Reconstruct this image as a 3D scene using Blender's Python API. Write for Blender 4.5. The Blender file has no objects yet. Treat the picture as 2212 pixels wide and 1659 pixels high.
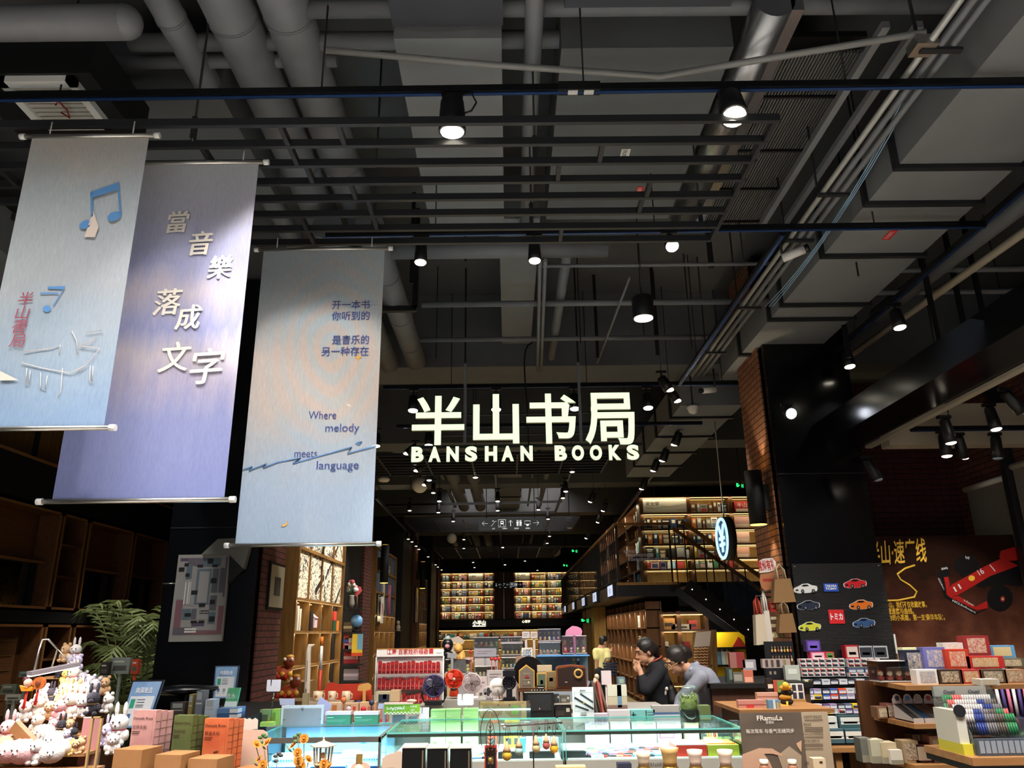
import bpy,math,random
from mathutils import Vector as V,Matrix as MX,Euler
random.seed(7)
PI=math.pi
SC=bpy.context.scene
COL=SC.collection
# camera
FPX=1655.0
EYE=V((0,0,1.68))
_p,_r,_y=math.radians(17.9),math.radians(0.75),math.radians(0.4)
CF=V((math.sin(_y)*math.cos(_p),math.cos(_y)*math.cos(_p),math.sin(_p)))
_R0=V((math.cos(_y),-math.sin(_y),0));_U0=_R0.cross(CF)
CR=_R0*math.cos(_r)-_U0*math.sin(_r);CU=_U0*math.cos(_r)+_R0*math.sin(_r)
cam_data=bpy.data.cameras.new('camera');cam=bpy.data.objects.new('camera',cam_data);COL.objects.link(cam)
cam_data.sensor_width=36.0;cam_data.lens=36.0*FPX/2212.0;cam_data.clip_end=200;cam_data.clip_start=.05
cam.matrix_world=MX(((CR.x,CU.x,-CF.x,EYE.x),(CR.y,CU.y,-CF.y,EYE.y),(CR.z,CU.z,-CF.z,EYE.z),(0,0,0,1)))
SC.camera=cam
# view, world, area lights without fixtures
SC.view_settings.view_transform='Standard';SC.view_settings.look='None'
SC.view_settings.gamma=1;SC.view_settings.exposure=0.0;SC.view_settings.use_curve_mapping=False
SC.cycles.max_bounces=6;SC.cycles.diffuse_bounces=3;SC.cycles.glossy_bounces=3;SC.cycles.transparent_max_bounces=12
SC.cycles.transmission_bounces=4;SC.cycles.sample_clamp_indirect=4.0;SC.cycles.use_denoising=True
SC.cycles.caustics_reflective=False;SC.cycles.caustics_refractive=False
W=bpy.data.worlds.new('hall_air');SC.world=W;W.use_nodes=True
W.node_tree.nodes['Background'].inputs[0].default_value=(.62,.66,.8,1)
W.node_tree.nodes['Background'].inputs[1].default_value=.05
def area(name,loc,target,sx,sy,watts,col=(1,.96,.9),spread=180):
 d=bpy.data.lights.new(name,'AREA');d.shape='RECTANGLE';d.size=sx;d.size_y=sy;d.energy=watts;d.color=col
 d.spread=math.radians(spread)
 o=bpy.data.objects.new(name,d);COL.objects.link(o);o.location=loc
 o.rotation_euler=(V(target)-V(loc)).to_track_quat('-Z','Y').to_euler();return o
area('mall_concourse_fill',(0,-6,3.2),(0,6,4.2),14,4,75,(.93,.95,1))  # unseen panel behind the viewer, added as frontal fill for mall lighting
area('mall_bounce_fill',(0,2.2,5.3),(0,2.0,0),9,1.6,820,(1,.97,.93),100)  # lamp without fixture, added so its floor bounce brightens the ceiling
area('island_downlight',(0,5.6,4.4),(0,6.8,1.0),4.5,.5,95,(1,.94,.86),100)
area('toy_aisle_downlight',(3.6,5.6,4.0),(3.7,7.2,1.0),2.6,.5,90,(1,.93,.84),100)
area('store_aisle_fill',(0,17,4.4),(0,18,0),3.5,16,480,(1,.94,.88),150)  # panel without fixture, added to brighten the inner ceiling by bounce
def px(x,y,Y=None,z=None,X=None):
 """the point of the place seen at photo pixel (x, y), at depth Y, height z or offset X"""
 d=CF+CR*((x-1106)/FPX)+CU*((829.5-y)/FPX)
 t=Y/d.y if Y is not None else((z-EYE.z)/d.z if z is not None else X/d.x)
 return EYE+d*t
def px2(x,y,Y):p=px(x,y,Y=Y);return(p.x,p.z)
# materials
def lin(h):
 h=h.lstrip('#');c=[int(h[i:i+2],16)/255 for i in(0,2,4)]
 return tuple(x/12.92 if x<=.04045 else((x+.055)/1.055)**2.4 for x in c)+(1,)
MATS={}
def mat(name,col,rough=.55,metal=0.,emit=0.,spec=.35,alpha=1.,trans=0.):
 if name in MATS:return MATS[name]
 m=bpy.data.materials.new(name);m.use_nodes=True;MATS[name]=m
 b=m.node_tree.nodes['Principled BSDF'];c=lin(col)
 b.inputs['Base Color'].default_value=c;b.inputs['Roughness'].default_value=rough
 b.inputs['Metallic'].default_value=metal;b.inputs['Specular IOR Level'].default_value=spec
 if emit:b.inputs['Emission Color'].default_value=c;b.inputs['Emission Strength'].default_value=emit
 if alpha<1:b.inputs['Alpha'].default_value=alpha
 if trans:b.inputs['Transmission Weight'].default_value=trans
 return m
def nodes(m):return m.node_tree.nodes,m.node_tree.links,m.node_tree.nodes['Principled BSDF']
def ramp(N,stops):
 r=N.new('ShaderNodeValToRGB');e=r.color_ramp.elements
 while len(e)<len(stops):e.new(.5)
 for k,(p,c)in enumerate(stops):e[k].position=p;e[k].color=lin(c)
 return r
def noisy(name,c0,c1,scale=6.,rough=.6,bump=0.,stretch=(1,1,1),metal=0.,detail=4.,spec=.5,emit=0.):
 if name in MATS:return MATS[name]
 m=mat(name,c0,rough,metal,0,spec);N,L,B=nodes(m)
 t=N.new('ShaderNodeTexCoord');mp=N.new('ShaderNodeMapping');mp.inputs['Scale'].default_value=stretch
 n=N.new('ShaderNodeTexNoise');n.inputs['Scale'].default_value=scale;n.inputs['Detail'].default_value=detail
 r=ramp(N,[(.3,c0),(.7,c1)])
 L.new(t.outputs['Object'],mp.inputs[0]);L.new(mp.outputs[0],n.inputs['Vector']);L.new(n.outputs[0],r.inputs[0]);L.new(r.outputs[0],B.inputs['Base Color'])
 if bump:
  b=N.new('ShaderNodeBump');b.inputs['Strength'].default_value=bump;b.inputs['Distance'].default_value=.01
  L.new(n.outputs[0],b.inputs['Height']);L.new(b.outputs[0],B.inputs['Normal'])
 if emit:L.new(r.outputs[0],B.inputs['Emission Color']);B.inputs['Emission Strength'].default_value=emit
 return m
def brick(name,c0,c1,mortar,w,h,axes='yz',rough=.85):
 m=mat(name,c0,rough);N,L,B=nodes(m)
 t=N.new('ShaderNodeTexCoord');s=N.new('ShaderNodeSeparateXYZ');c=N.new('ShaderNodeCombineXYZ')
 L.new(t.outputs['Object'],s.inputs[0])
 L.new(s.outputs['XYZ'.index(axes[0].upper())],c.inputs[0]);L.new(s.outputs['XYZ'.index(axes[1].upper())],c.inputs[1])
 k=N.new('ShaderNodeTexBrick');k.inputs['Scale'].default_value=1;k.inputs['Brick Width'].default_value=w;k.inputs['Row Height'].default_value=h
 k.inputs['Mortar Size'].default_value=.006;k.inputs['Color1'].default_value=lin(c0);k.inputs['Color2'].default_value=lin(c1);k.inputs['Mortar'].default_value=lin(mortar)
 L.new(c.outputs[0],k.inputs['Vector']);L.new(k.outputs[0],B.inputs['Base Color'])
 b=N.new('ShaderNodeBump');b.inputs['Strength'].default_value=.5;b.inputs['Distance'].default_value=.008;b.invert=True
 L.new(k.outputs['Fac'],b.inputs['Height']);L.new(b.outputs[0],B.inputs['Normal']);return m
def glass(name,col='#e8f6f4',see=.95,rough=.02,tint=None):
 if name in MATS:return MATS[name]
 m=bpy.data.materials.new(name);m.use_nodes=True;MATS[name]=m;N,L=m.node_tree.nodes,m.node_tree.links
 N.clear();o=N.new('ShaderNodeOutputMaterial');mx=N.new('ShaderNodeMixShader');tr=N.new('ShaderNodeBsdfTransparent');gl=N.new('ShaderNodeBsdfGlossy')
 tr.inputs[0].default_value=lin(tint or '#f8fbfa');gl.inputs[0].default_value=lin(col);gl.inputs['Roughness'].default_value=rough
 fr=N.new('ShaderNodeFresnel');fr.inputs[0].default_value=1.5;ad=N.new('ShaderNodeMath');ad.operation='MAXIMUM';ad.inputs[1].default_value=1-see
 ml=N.new('ShaderNodeMath');ml.operation='MINIMUM';ml.inputs[1].default_value=.24
 L.new(fr.outputs[0],ad.inputs[0]);L.new(ad.outputs[0],ml.inputs[0]);L.new(ml.outputs[0],mx.inputs[0]);L.new(tr.outputs[0],mx.inputs[1]);L.new(gl.outputs[0],mx.inputs[2]);L.new(mx.outputs[0],o.inputs[0]);return m
def cm(h,rough=.5):
 return mat('stock_%s_%d'%(h.lstrip('#'),int(rough*100)),h,rough)
 # mesh building
def frame(o,xa,ya):
 xa=V(xa).normalized();za=xa.cross(V(ya)).normalized();ya=za.cross(xa);o=V(o)
 return MX(((xa.x,ya.x,za.x,o.x),(xa.y,ya.y,za.y,o.y),(xa.z,ya.z,za.z,o.z),(0,0,0,1)))
def T(x=0,y=0,z=0,rz=0,rx=0,ry=0):return MX.Translation((x,y,z))@Euler((rx,ry,rz)).to_matrix().to_4x4()
def upright(o,xa=(1,0,0)):return frame(o,xa,(0,0,1))
_tc={}
_tcurve=bpy.data.curves.new('lettering','FONT');_tobj=bpy.data.objects.new('lettering',_tcurve);COL.objects.link(_tobj)
def text_geo(s,depth,bold,res):
 k=(s,depth,bold,res)
 if k not in _tc:
  c=_tcurve;c.body=s;c.extrude=depth;c.offset=bold;c.resolution_u=res;c.align_x='LEFT'
  bpy.context.view_layer.update();e=_tobj.evaluated_get(bpy.context.evaluated_depsgraph_get());me=e.to_mesh()
  _tc[k]=([v.co.copy()for v in me.vertices],[tuple(p.vertices)for p in me.polygons]);e.to_mesh_clear()
 return _tc[k]
class MB:
 def __init__(s,m=None):s.v=[];s.f=[];s.k=[];s.sm=[];s.mats=[];s.cur=m;s.T=MX.Identity(4)
 def mi(s,m):
  m=m or s.cur
  if m not in s.mats:s.mats.append(m)
  return s.mats.index(m)
 def add(s,vs,fs,m=None,smooth=False):
  n=len(s.v);s.v+=[s.T@V(p)for p in vs];i=s.mi(m)
  for f in fs:s.f.append(tuple(a+n for a in f));s.k.append(i);s.sm.append(smooth)
  return s
 def box(s,x0,x1,y0,y1,z0,z1,m=None):
  return s.add([(x,y,z)for z in(z0,z1)for y in(y0,y1)for x in(x0,x1)],[(0,2,3,1),(4,5,7,6),(0,1,5,4),(2,6,7,3),(0,4,6,2),(1,3,7,5)],m)
 def cbox(s,c,d,m=None,rz=0):
  t=s.T;s.T=t@T(*c,rz=rz);s.box(-d[0]/2,d[0]/2,-d[1]/2,d[1]/2,-d[2]/2,d[2]/2,m);s.T=t;return s
 def quad(s,a,b,c,d,m=None):return s.add([a,b,c,d],[(0,1,2,3)],m)
 def rect(s,x0,x1,z0,z1,y,m=None):return s.quad((x0,y,z0),(x1,y,z0),(x1,y,z1),(x0,y,z1),m)
 def poly(s,pts,m=None):return s.add(pts,[tuple(range(len(pts)))],m)
 def prism(s,pts,y0,y1,m=None,smooth=False):
  n=len(pts);vs=[(p[0],y0,p[1])for p in pts]+[(p[0],y1,p[1])for p in pts]
  return s.add(vs,[tuple(range(n)),tuple(range(2*n-1,n-1,-1))]+[(i,i+n,(i+1)%n+n,(i+1)%n)for i in range(n)],m,smooth)
 def bar(s,a,b,w,h,m=None):
  a,b=V(a),V(b);d=(b-a);up=V((0,0,1))if abs(d.normalized().z)<.95 else V((0,1,0))
  sx=d.cross(up).normalized();sy=sx.cross(d).normalized();vs=[]
  for p in(a,b):
   for i,j in((-1,-1),(1,-1),(1,1),(-1,1)):vs.append(p+sx*(i*w/2)+sy*(j*h/2))
  return s.add(vs,[(3,2,1,0),(4,5,6,7)]+[(i,(i+1)%4,(i+1)%4+4,i+4)for i in range(4)],m)
 def tube(s,pts,r,n=8,m=None,closed=False):
  pts=[V(p)for p in pts];vs=[];N_=len(pts);up=None
  for i,p in enumerate(pts):
   d=(pts[(i+1)%N_]if(closed or i<N_-1)else p)-(pts[i-1]if(closed or i>0)else p)
   d.normalize()
   if up is None:up=V((0,0,1))if abs(d.z)<.9 else V((1,0,0))
   a=d.cross(up).normalized();up=a.cross(d).normalized();rr=r[i]if isinstance(r,(list,tuple))else r
   for k in range(n):t=2*PI*k/n;vs.append(p+a*(math.cos(t)*rr)+up*(math.sin(t)*rr))
  fs=[(i*n+k,i*n+(k+1)%n,((i+1)%N_)*n+(k+1)%n,((i+1)%N_)*n+k)for i in range(N_ if closed else N_-1)for k in range(n)]
  b0=len(s.v);s.add(vs,fs,m,True)
  if not closed:
   i=s.mi(m)
   for f in(tuple(range(n))[::-1],tuple(range((N_-1)*n,N_*n))):s.f.append(tuple(a+b0 for a in f));s.k.append(i);s.sm.append(False)
  return s
 def cyl(s,a,b,r,n=16,m=None,r2=None):return s.tube([a,b],[r,r if r2 is None else r2],n,m)
 def lathe(s,prof,n=20,m=None,smooth=True,c=(0,0,0)):
  vs=[(c[0]+r*math.cos(2*PI*k/n),c[1]+r*math.sin(2*PI*k/n),c[2]+z)for r,z in prof for k in range(n)];P_=len(prof)
  fs=[(i*n+k,i*n+(k+1)%n,(i+1)*n+(k+1)%n,(i+1)*n+k)for i in range(P_-1)for k in range(n)]
  s.add(vs,fs,m,smooth);b=len(s.v)-len(vs);i=s.mi(m)
  for o,rv in((0,1),((P_-1)*n,0)):
   t=tuple(range(o,o+n));s.f.append(tuple(a+b for a in(t[::-1]if rv else t)));s.k.append(i);s.sm.append(False)
  return s
 def ball(s,c,r,n=12,m=None,R=None):
  r=r if isinstance(r,(tuple,list))else(r,r,r);h=max(4,n//2);vs=[];R=R or MX.Identity(3)
  for i in range(1,h):
   t=PI*i/h
   for k in range(n):a=2*PI*k/n;vs.append(V(c)+R@V((r[0]*math.sin(t)*math.cos(a),r[1]*math.sin(t)*math.sin(a),r[2]*math.cos(t))))
  vs+=[V(c)+R@V((0,0,r[2])),V(c)-R@V((0,0,r[2]))];q=len(vs)
  fs=[(i*n+k,(i+1)*n+k,(i+1)*n+(k+1)%n,i*n+(k+1)%n)for i in range(h-2)for k in range(n)]
  fs+=[(q-2,k,(k+1)%n)for k in range(n)]+[(q-1,(h-2)*n+(k+1)%n,(h-2)*n+k)for k in range(n)]
  return s.add(vs,fs,m,True)
 def disc(s,M_,r,n=24,m=None,r2=None,a0=0.,a1=2*PI):
  if r2 is None:return s.poly([M_@V((r*math.cos(2*PI*k/n),r*math.sin(2*PI*k/n),0))for k in range(n)],m)
  vs=[M_@V((q*math.cos(a0+(a1-a0)*k/n),q*math.sin(a0+(a1-a0)*k/n),0))for q in(r,r2)for k in range(n+1)]
  return s.add(vs,[(k,k+1,n+2+k,n+1+k)for k in range(n)],m)
 def text(s,body,M_,size,m=None,depth=.0,bold=0.,width=None,align='c',res=3,sx=1.,shear=0.):
  vs,fs=text_geo(body,depth/size if size else 0,bold,res)
  x0=min(v.x for v in vs);x1=max(v.x for v in vs);k=size*sx
  if width:k=width/(x1-x0)
  ox={'c':(x0+x1)/2,'l':x0,'r':x1}[align]
  return s.add([M_@V(((v.x-ox)*k+shear*v.y*size,v.y*size,v.z*size))for v in vs],fs,m)
 def fit(s,body,M_,w,h,m=None,depth=.0,bold=0.,res=3,side=None,shear=0.):
  vs,fs=text_geo(body,.05 if depth else 0,bold,res)
  x0=min(v.x for v in vs);x1=max(v.x for v in vs);y0=min(v.y for v in vs);y1=max(v.y for v in vs)
  kx=w/(x1-x0);ky=h/max(1e-6,y1-y0);q=[V(((v.x-x0)*kx+shear*(v.y-y0)*ky,(v.y-y0)*ky,v.z*10*depth))for v in vs]
  if side is None:return s.add([M_@p for p in q],fs,m)
  front=[f for f in fs if all(q[i].z>depth*.4 for i in f)];s.add([M_@p for p in q],front,m)
  return s.add([M_@p for p in q],[f for f in fs if not all(q[i].z>depth*.4 for i in f)],side)
 def build(s,name,parent=None,loc=None):
  me=bpy.data.meshes.new(name);o=bpy.data.objects.new(name,me);COL.objects.link(o)
  if loc is None and parent is None:
   xs=[p.x for p in s.v];ys=[p.y for p in s.v];zs=[p.z for p in s.v]
   loc=V(((min(xs)+max(xs))/2,(min(ys)+max(ys))/2,min(zs)))
  off=V(loc)if loc is not None else V((0,0,0))
  if parent is not None and loc is None:
   g=parent.parent or parent
   if g.get('_w'):off=g.location.copy()
  me.from_pydata([p-off for p in s.v],[],s.f)
  for m in s.mats:me.materials.append(m)
  me.polygons.foreach_set('material_index',s.k);me.polygons.foreach_set('use_smooth',s.sm);me.update()
  if parent is not None:o.parent=parent
  else:o.location=off
  return o
LABELS={}
def tag(o,label,cat,group=None,kind=None):
 o['label']=label;o['category']=cat
 if group:o['group']=group
 if kind:o['kind']=kind
 LABELS.setdefault(label,[]).append((o.name,group));return o
def thing(name,label,cat,loc=(0,0,0),group=None,rz=0.,world=False):
 """an Empty at the thing's base; world=True: its parts are written in world coordinates"""
 o=bpy.data.objects.new(name,None);COL.objects.link(o);o.location=loc;o.rotation_euler=(0,0,rz);o.empty_display_size=.05
 if world:o['_w']=1
 return tag(o,label,cat,group)
def struct(name,mb,label,cat='structure'):o=mb.build(name);return tag(o,label,cat,None,'structure')
def dup(src,loc,label,group=None,rz=None,scale=None):
 r=src.copy();COL.objects.link(r);r.location=loc
 if rz is not None:r.rotation_euler=(0,0,rz)
 if scale is not None:r.scale=(scale,)*3 if not isinstance(scale,tuple)else scale
 for ch in src.children:
  c=ch.copy();COL.objects.link(c);c.parent=r
  for g in ch.children:d=g.copy();COL.objects.link(d);d.parent=c
 return tag(r,label,r['category'],group)
ORD='first second third fourth fifth sixth seventh eighth ninth tenth eleventh twelfth thirteenth fourteenth fifteenth sixteenth seventeenth eighteenth nineteenth twentieth'.split()
def nth(i):return ORD[i]if i<20 else('twenty-'+ORD[i-20]if i<29 else 'number %d'%(i+1))
def lamp(kind,name,parent,loc,direction,watts,col=(1,.93,.82),angle=50,size=.04,blend=.4):
 d=bpy.data.lights.new(name,kind);d.energy=watts;d.color=col
 if kind=='SPOT':d.spot_size=math.radians(angle);d.spot_blend=blend;d.shadow_soft_size=size
 elif kind=='POINT':d.shadow_soft_size=size
 o=bpy.data.objects.new(name,d);COL.objects.link(o);o.parent=parent
 o.location=V(loc)-(parent.location if parent else V((0,0,0)))
 o.rotation_euler=V(direction).to_track_quat('-Z','Y').to_euler();return o
def bez(p0,p1,p2,p3,n=8):
 return[V(p0)*(1-t)**3+V(p1)*3*t*(1-t)**2+V(p2)*3*t*t*(1-t)+V(p3)*t**3 for t in[i/n for i in range(n+1)]]
 # the hall's shell
M_slab=noisy('slab_paint','#47484a','#505153',1.2,.9)
M_duct=noisy('duct_paint','#6a6b6d','#747577',1.6,.75)
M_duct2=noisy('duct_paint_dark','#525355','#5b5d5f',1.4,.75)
M_duct_shade=noisy('duct_paint_shaded','#2f3036','#37383f',1.4,.8)  # duct paint darkened: light falloff on the nearest ducts put into the colour
M_pipe=noisy('pipe_paint','#5b5c5f','#67686b',3,.6)
M_steel=mat('black_steel','#28292c',.35,.2)
M_rail=mat('track_black','#0f1013',.3,.2)
M_blue=mat('track_lip','#2c4c86',.25,.6)
M_black=mat('black_panel','#050609',.17,0,0,.5)
M_blk=mat('black_matt','#0a0a0c',.6)
M_chrome=mat('brushed_metal','#b9b6b0',.28,.9)
M_white=mat('white_enamel','#e9e7e3',.4)
M_brickL=brick('brick_dark','#6b4038','#5b352f','#1c1210',.24,.075)
M_brickR=brick('brick_warm','#8a5a3c','#7b4e35','#24170f',.24,.075)
M_brickF=brick('brick_front','#4a2320','#401d1b','#160b0a',.24,.075,'xz')
M_wood=noisy('oak_veneer','#86602c','#684820',3,.5,.1,(6,6,.7))
M_woodd=noisy('walnut_veneer','#5a3418','#432611',3,.5,.1,(6,6,.7))
M_woodh=noisy('oak_board','#a9794a','#8a5f37',3,.5,.1,(.7,6,6))
M_floor=noisy('floor_stone','#8d8264','#9a8e6e',.8,.25)
struct('floor',MB(M_floor).box(-14,14,4.6,46,-.2,0),'pale stone shop floor','floor')
struct('floor_mall',MB(mat('mall_tile','#cfccc4',.3)).box(-14,14,-9,4.6,-.2,0),'pale tiled floor of the mall passage','floor')
struct('ceiling',MB(M_slab).box(-14,14,-9,46,6.3,6.5),'dark painted concrete ceiling','ceiling')
struct('wall_far',MB(M_blk).box(-14,14,45,45.2,0,6.3),'black wall at the far end','wall')
struct('wall_left',MB(M_blk).box(-14.2,-14,-9,45,0,6.3),'black wall on the left','wall')
struct('wall_right',MB(M_blk).box(14,14.2,-9,45,0,6.3),'black wall on the right','wall')
# dark beams of the ceiling, across the hall
for i,(y,w,z)in enumerate(((3.05,.3,5.75),(10.1,.75,5.2),(14.6,.7,5.2),(19,.7,5.2),(24,.7,5.2),(29,.7,5.2),(34,.7,5.2))):
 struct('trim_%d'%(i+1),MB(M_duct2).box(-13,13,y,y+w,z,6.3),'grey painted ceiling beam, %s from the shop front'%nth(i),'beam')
 # entrance pillars
def pillar(name,x0,x1,y0,y1,label,bx,bm,seam):
 mb=MB(M_black).box(x0,x1,y0,y1,0,6.2)
 for z in seam:mb.box(x0,x1,y0-.012,y0-.002,z,z+.012,M_steel)
 side=-1 if bx>(x0+x1)/2 else 1
 mb.box(min(bx,bx-side*.02),max(bx,bx-side*.02),y0+.12,y1,0,6.2,bm)
 struct(name,mb,label,'pillar')
pillar('wall_pillar_left',-4.1,-3.02,9.4,10.45,'black pillar on the left with brick on its aisle side',-3.0,M_brickL,(2.92,))
pillar('wall_pillar_right',3.14,4.16,8.8,9.75,'glossy black pillar on the right with brick on its aisle side',3.12,M_brickR,(3.38,2.1))
for i,y in enumerate((17.6,27.,36.)):
 mb=MB(M_blk).box(-4.6,-3.3,y-2.6,y,0,6.2).box(-4.6,-3.24,y,y+1.0,0,6.2,M_brickL)
 struct('wall_aisle_%d'%(i+1),mb,'%s black and brick pier along the left aisle'%nth(i),'pier')
 # black overhead box beam running into the right pillar
struct('trim_20',MB(M_black).box(3.63,4.13,1.5,8.8,3.68,3.97),'glossy black box beam running into the right pillar','beam')
# right-hand room: brick back wall, cream bulkhead, roller blinds
struct('wall_brick_back',MB(M_brickF).box(4.1,6.3,10.4,10.6,0,5),'dark brick back wall of the toy area','wall')
struct('wall_brick_side',MB(M_brickL).box(6.15,6.3,3.0,10.4,0,5),'dark brick side wall of the toy area','wall')
struct('trim_21',MB(mat('cream_paint','#a09684',.8)).box(4.3,6.12,8.4,8.6,3.62,4.1),'cream bulkhead above the toy area','bulkhead')
M_blind=noisy('blind_cloth','#77726c','#7e7972',20,.8)
def blind(y0,y1,z0,z1,label):
 t=thing('roller_blind',label,'blind',(6.1,(y0+y1)/2,z0),'roller blinds on the brick side wall',world=True)
 MB(M_blind).box(6.09,6.1,y0,y1,z0,z1).build('cloth',t);MB(M_white).cyl((6.1,y0-.05,z1+.02),(6.1,y1+.05,z1+.02),.04).build('roller',t)
blind(9.25,10.1,.5,px(2085,1062,X=6.1).z,'smaller grey roller blind beside the race car poster')
blind(5.4,9.1,.5,px(2170,1018,X=6.1).z,'large grey roller blind at the right edge of the photo')
struct('trim_22',MB(M_steel).box(6.02,6.16,9.12,9.22,0,5),'dark steel post between the roller blinds','post')
# ceiling services
def run(name,label,cat,mb,group=None):return tag(mb.build(name),label,cat,group)
PIPES=((-2.21,5.6,.1,3.0,9.6),(-1.8,5.6,.165,3.0,9.7),(-1.43,5.62,.165,3.0,8.0))
PL=('slimmest of the three grey ceiling pipes above the banners','middle thick grey ceiling pipe above the banners','grey ceiling pipe above the banners nearest the flat duct')
for(x,z,r,y0,y1),l in zip(PIPES,PL):
 mb=MB(M_pipe).tube([(x,y0,z),(x,y1,z)],r,20)
 for k in range(4):y=y0+1.1+k*1.7;(y<y1-.2)and mb.tube([(x,y,z),(x,y+.02,z)],r+.006,20)
 run('ceiling_pipe',l,'pipe',mb,'grey pipes along the ceiling')
for x,y1,l in((-1.24,9.9,'fat grey round duct ending above the shop sign'),(-1.62,10.0,'round duct beside the fat one, nearer the third banner')):
 mb=MB(M_pipe).tube([(x,6.2,5.22),(x,y1,5.22)],.135,24)
 for y in(7.2,8.3,9.2):mb.tube([(x,y,5.22),(x,y+.025,5.22)],.142,24)
 run('round_duct',l,'duct',mb)
run('duct_bracket','black steel bracket framing the round ducts beside the third banner','bracket',MB(M_blk).bar((-1.9,7.75,5.06),(-.98,7.75,5.06),.06,.06).bar((-1.0,7.75,5.06),(-1.0,7.75,6.3),.06,.06))
# flat ducts and coffers overhead
def duct(name,label,x0,x1,y0,y1,z0,z1,m,flanges=(),fl=.035):
 t=thing(name,label,'duct',((x0+x1)/2,(y0+y1)/2,z0),world=True)
 MB(m).box(x0,x1,y0,y1,z0,z1).build('duct_casing',t)
 for y in flanges:MB(M_steel).box(x0-fl,x1+fl,y,y+.05,z0-fl,z0+.006).box(x0-fl,x0,y,y+.05,z0,z1).box(x1,x1+fl,y,y+.05,z0,z1).build('flange',t)
 return t
duct('flat_duct','flat light grey duct running above the first spotlight',-.72,-.01,4.1,6.5,5.4,5.9,M_duct)
duct('flat_duct','dark flat duct over the top of the hanging frame',-.72,.0,2.6,4.05,5.45,5.9,M_duct_shade)
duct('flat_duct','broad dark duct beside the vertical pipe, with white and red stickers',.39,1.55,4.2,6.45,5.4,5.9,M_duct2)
duct('flat_duct','short dark duct at the top of the photo above the bent pipe',.39,1.45,2.6,3.9,5.45,5.95,M_duct_shade)
duct('flat_duct','grey ceiling beam casing beyond the hanging frame',-.06,.34,6.6,10.0,5.5,5.9,M_duct)
duct('flat_duct','dark duct box over the second spotlight at the top',1.72,2.75,2.9,4.25,5.75,6.1,M_duct_shade)
duct('supply_duct','large grey rectangular duct with flanged joints on the right',2.98,3.9,2.2,10.2,5.0,5.5,M_duct,(4.98,5.5,6.42,7.55,7.95,9.1))
duct('supply_duct','second grey rectangular duct at the top right corner',4.15,5.3,2.4,4.3,4.95,5.4,M_duct,(4.2,))
duct('supply_duct','grey flanged duct running on above the brick pillar',2.5,3.4,10.6,16,4.75,5.2,M_duct,(11.2,12.4,13.6,14.8))
# insulated silver duct and the slatted grille
t=thing('silver_duct','silver foil wrapped duct lit by the second spotlight','duct',(1.74,5,5.5),world=True)
M_foil=mat('duct_foil','#8e8f92',.25,.85)
MB(M_foil).tube([(1.74,3.9,5.5),(1.74,6.6,5.5)],.13,20).build('duct_casing',t);MB(M_foil).box(1.84,1.92,3.9,6.6,5.42,5.6).build('side_channel',t)
t=thing('ceiling_grille','long linear air grille of dark slats','grille',(2.3,5.8,5.6),world=True)
mb=MB(mat('grille_slat','#5a5957',.55))
for k in range(26):x=2.0+k*.024;mb.bar((x,4.5,5.62),(x,6.95,5.62),.011,.03)
mb.build('slats',t);MB(M_blk).box(1.98,2.64,4.5,6.95,5.75,5.8).build('backing',t)
for y in(4.95,5.65,6.25,6.85):MB(M_blk).box(1.98,2.64,y,y+.02,5.585,5.61).build('cross_bar',t)
M_ang=mat('angle_steel','#7b7c80',.45,.3)
run('angle_channel','grey steel channel along the air grille','channel',MB(M_ang).bar((2.42,3.9,5.3),(2.42,6.4,5.3),.05,.05),'steel channels beside the grille')
run('angle_channel','grey steel channel between the grille and the conduits','channel',MB(M_ang).bar((2.63,3.9,5.3),(2.63,6.4,5.3),.05,.05),'steel channels beside the grille')
for k,l in enumerate(('pale conduit nearest the air grille','middle grey conduit of the bundle of three','grey conduit of the bundle nearest the large duct')):
 mb=MB(mat('conduit_pale','#9b9a96',.4,.3)if k==0 else M_pipe).tube([(2.55+k*.075,2.2,5.0),(2.55+k*.075,10.0,5.0)],.022,10)
 run('conduit',l,'conduit',mb,'conduit bundle along the large duct')
for k,y in enumerate((3.75,5.35,6.1,7.6,9.0)):
 mb=MB(M_steel).bar((2.5,y,4.965),(2.75,y,4.965),.04,.02).bar((2.5,y,4.965),(2.5,y,6.3),.015,.015)
 run('conduit_hanger','hanger holding the conduit bundle, %s along it'%nth(k),'hanger',mb,'conduit hangers')
run('junction_box','pale metal junction box where the sagging pipe meets the conduits','box',MB(M_chrome).cbox((2.52,3.75,5.0),(.13,.12,.07)))
for k in range(3):run('data_cable','pale blue data cable drooping along the large duct, %s of three'%nth(k),'cable',MB(mat('cable_blue','#86a6c4',.5)).tube(bez((2.85+k*.02,4.6,5.25),(2.8+k*.02,5.2,5.0),(2.85,6.4,4.92),(2.76+k*.04,7.5,4.94)),.0045,6),'data cables along the duct')
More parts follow.
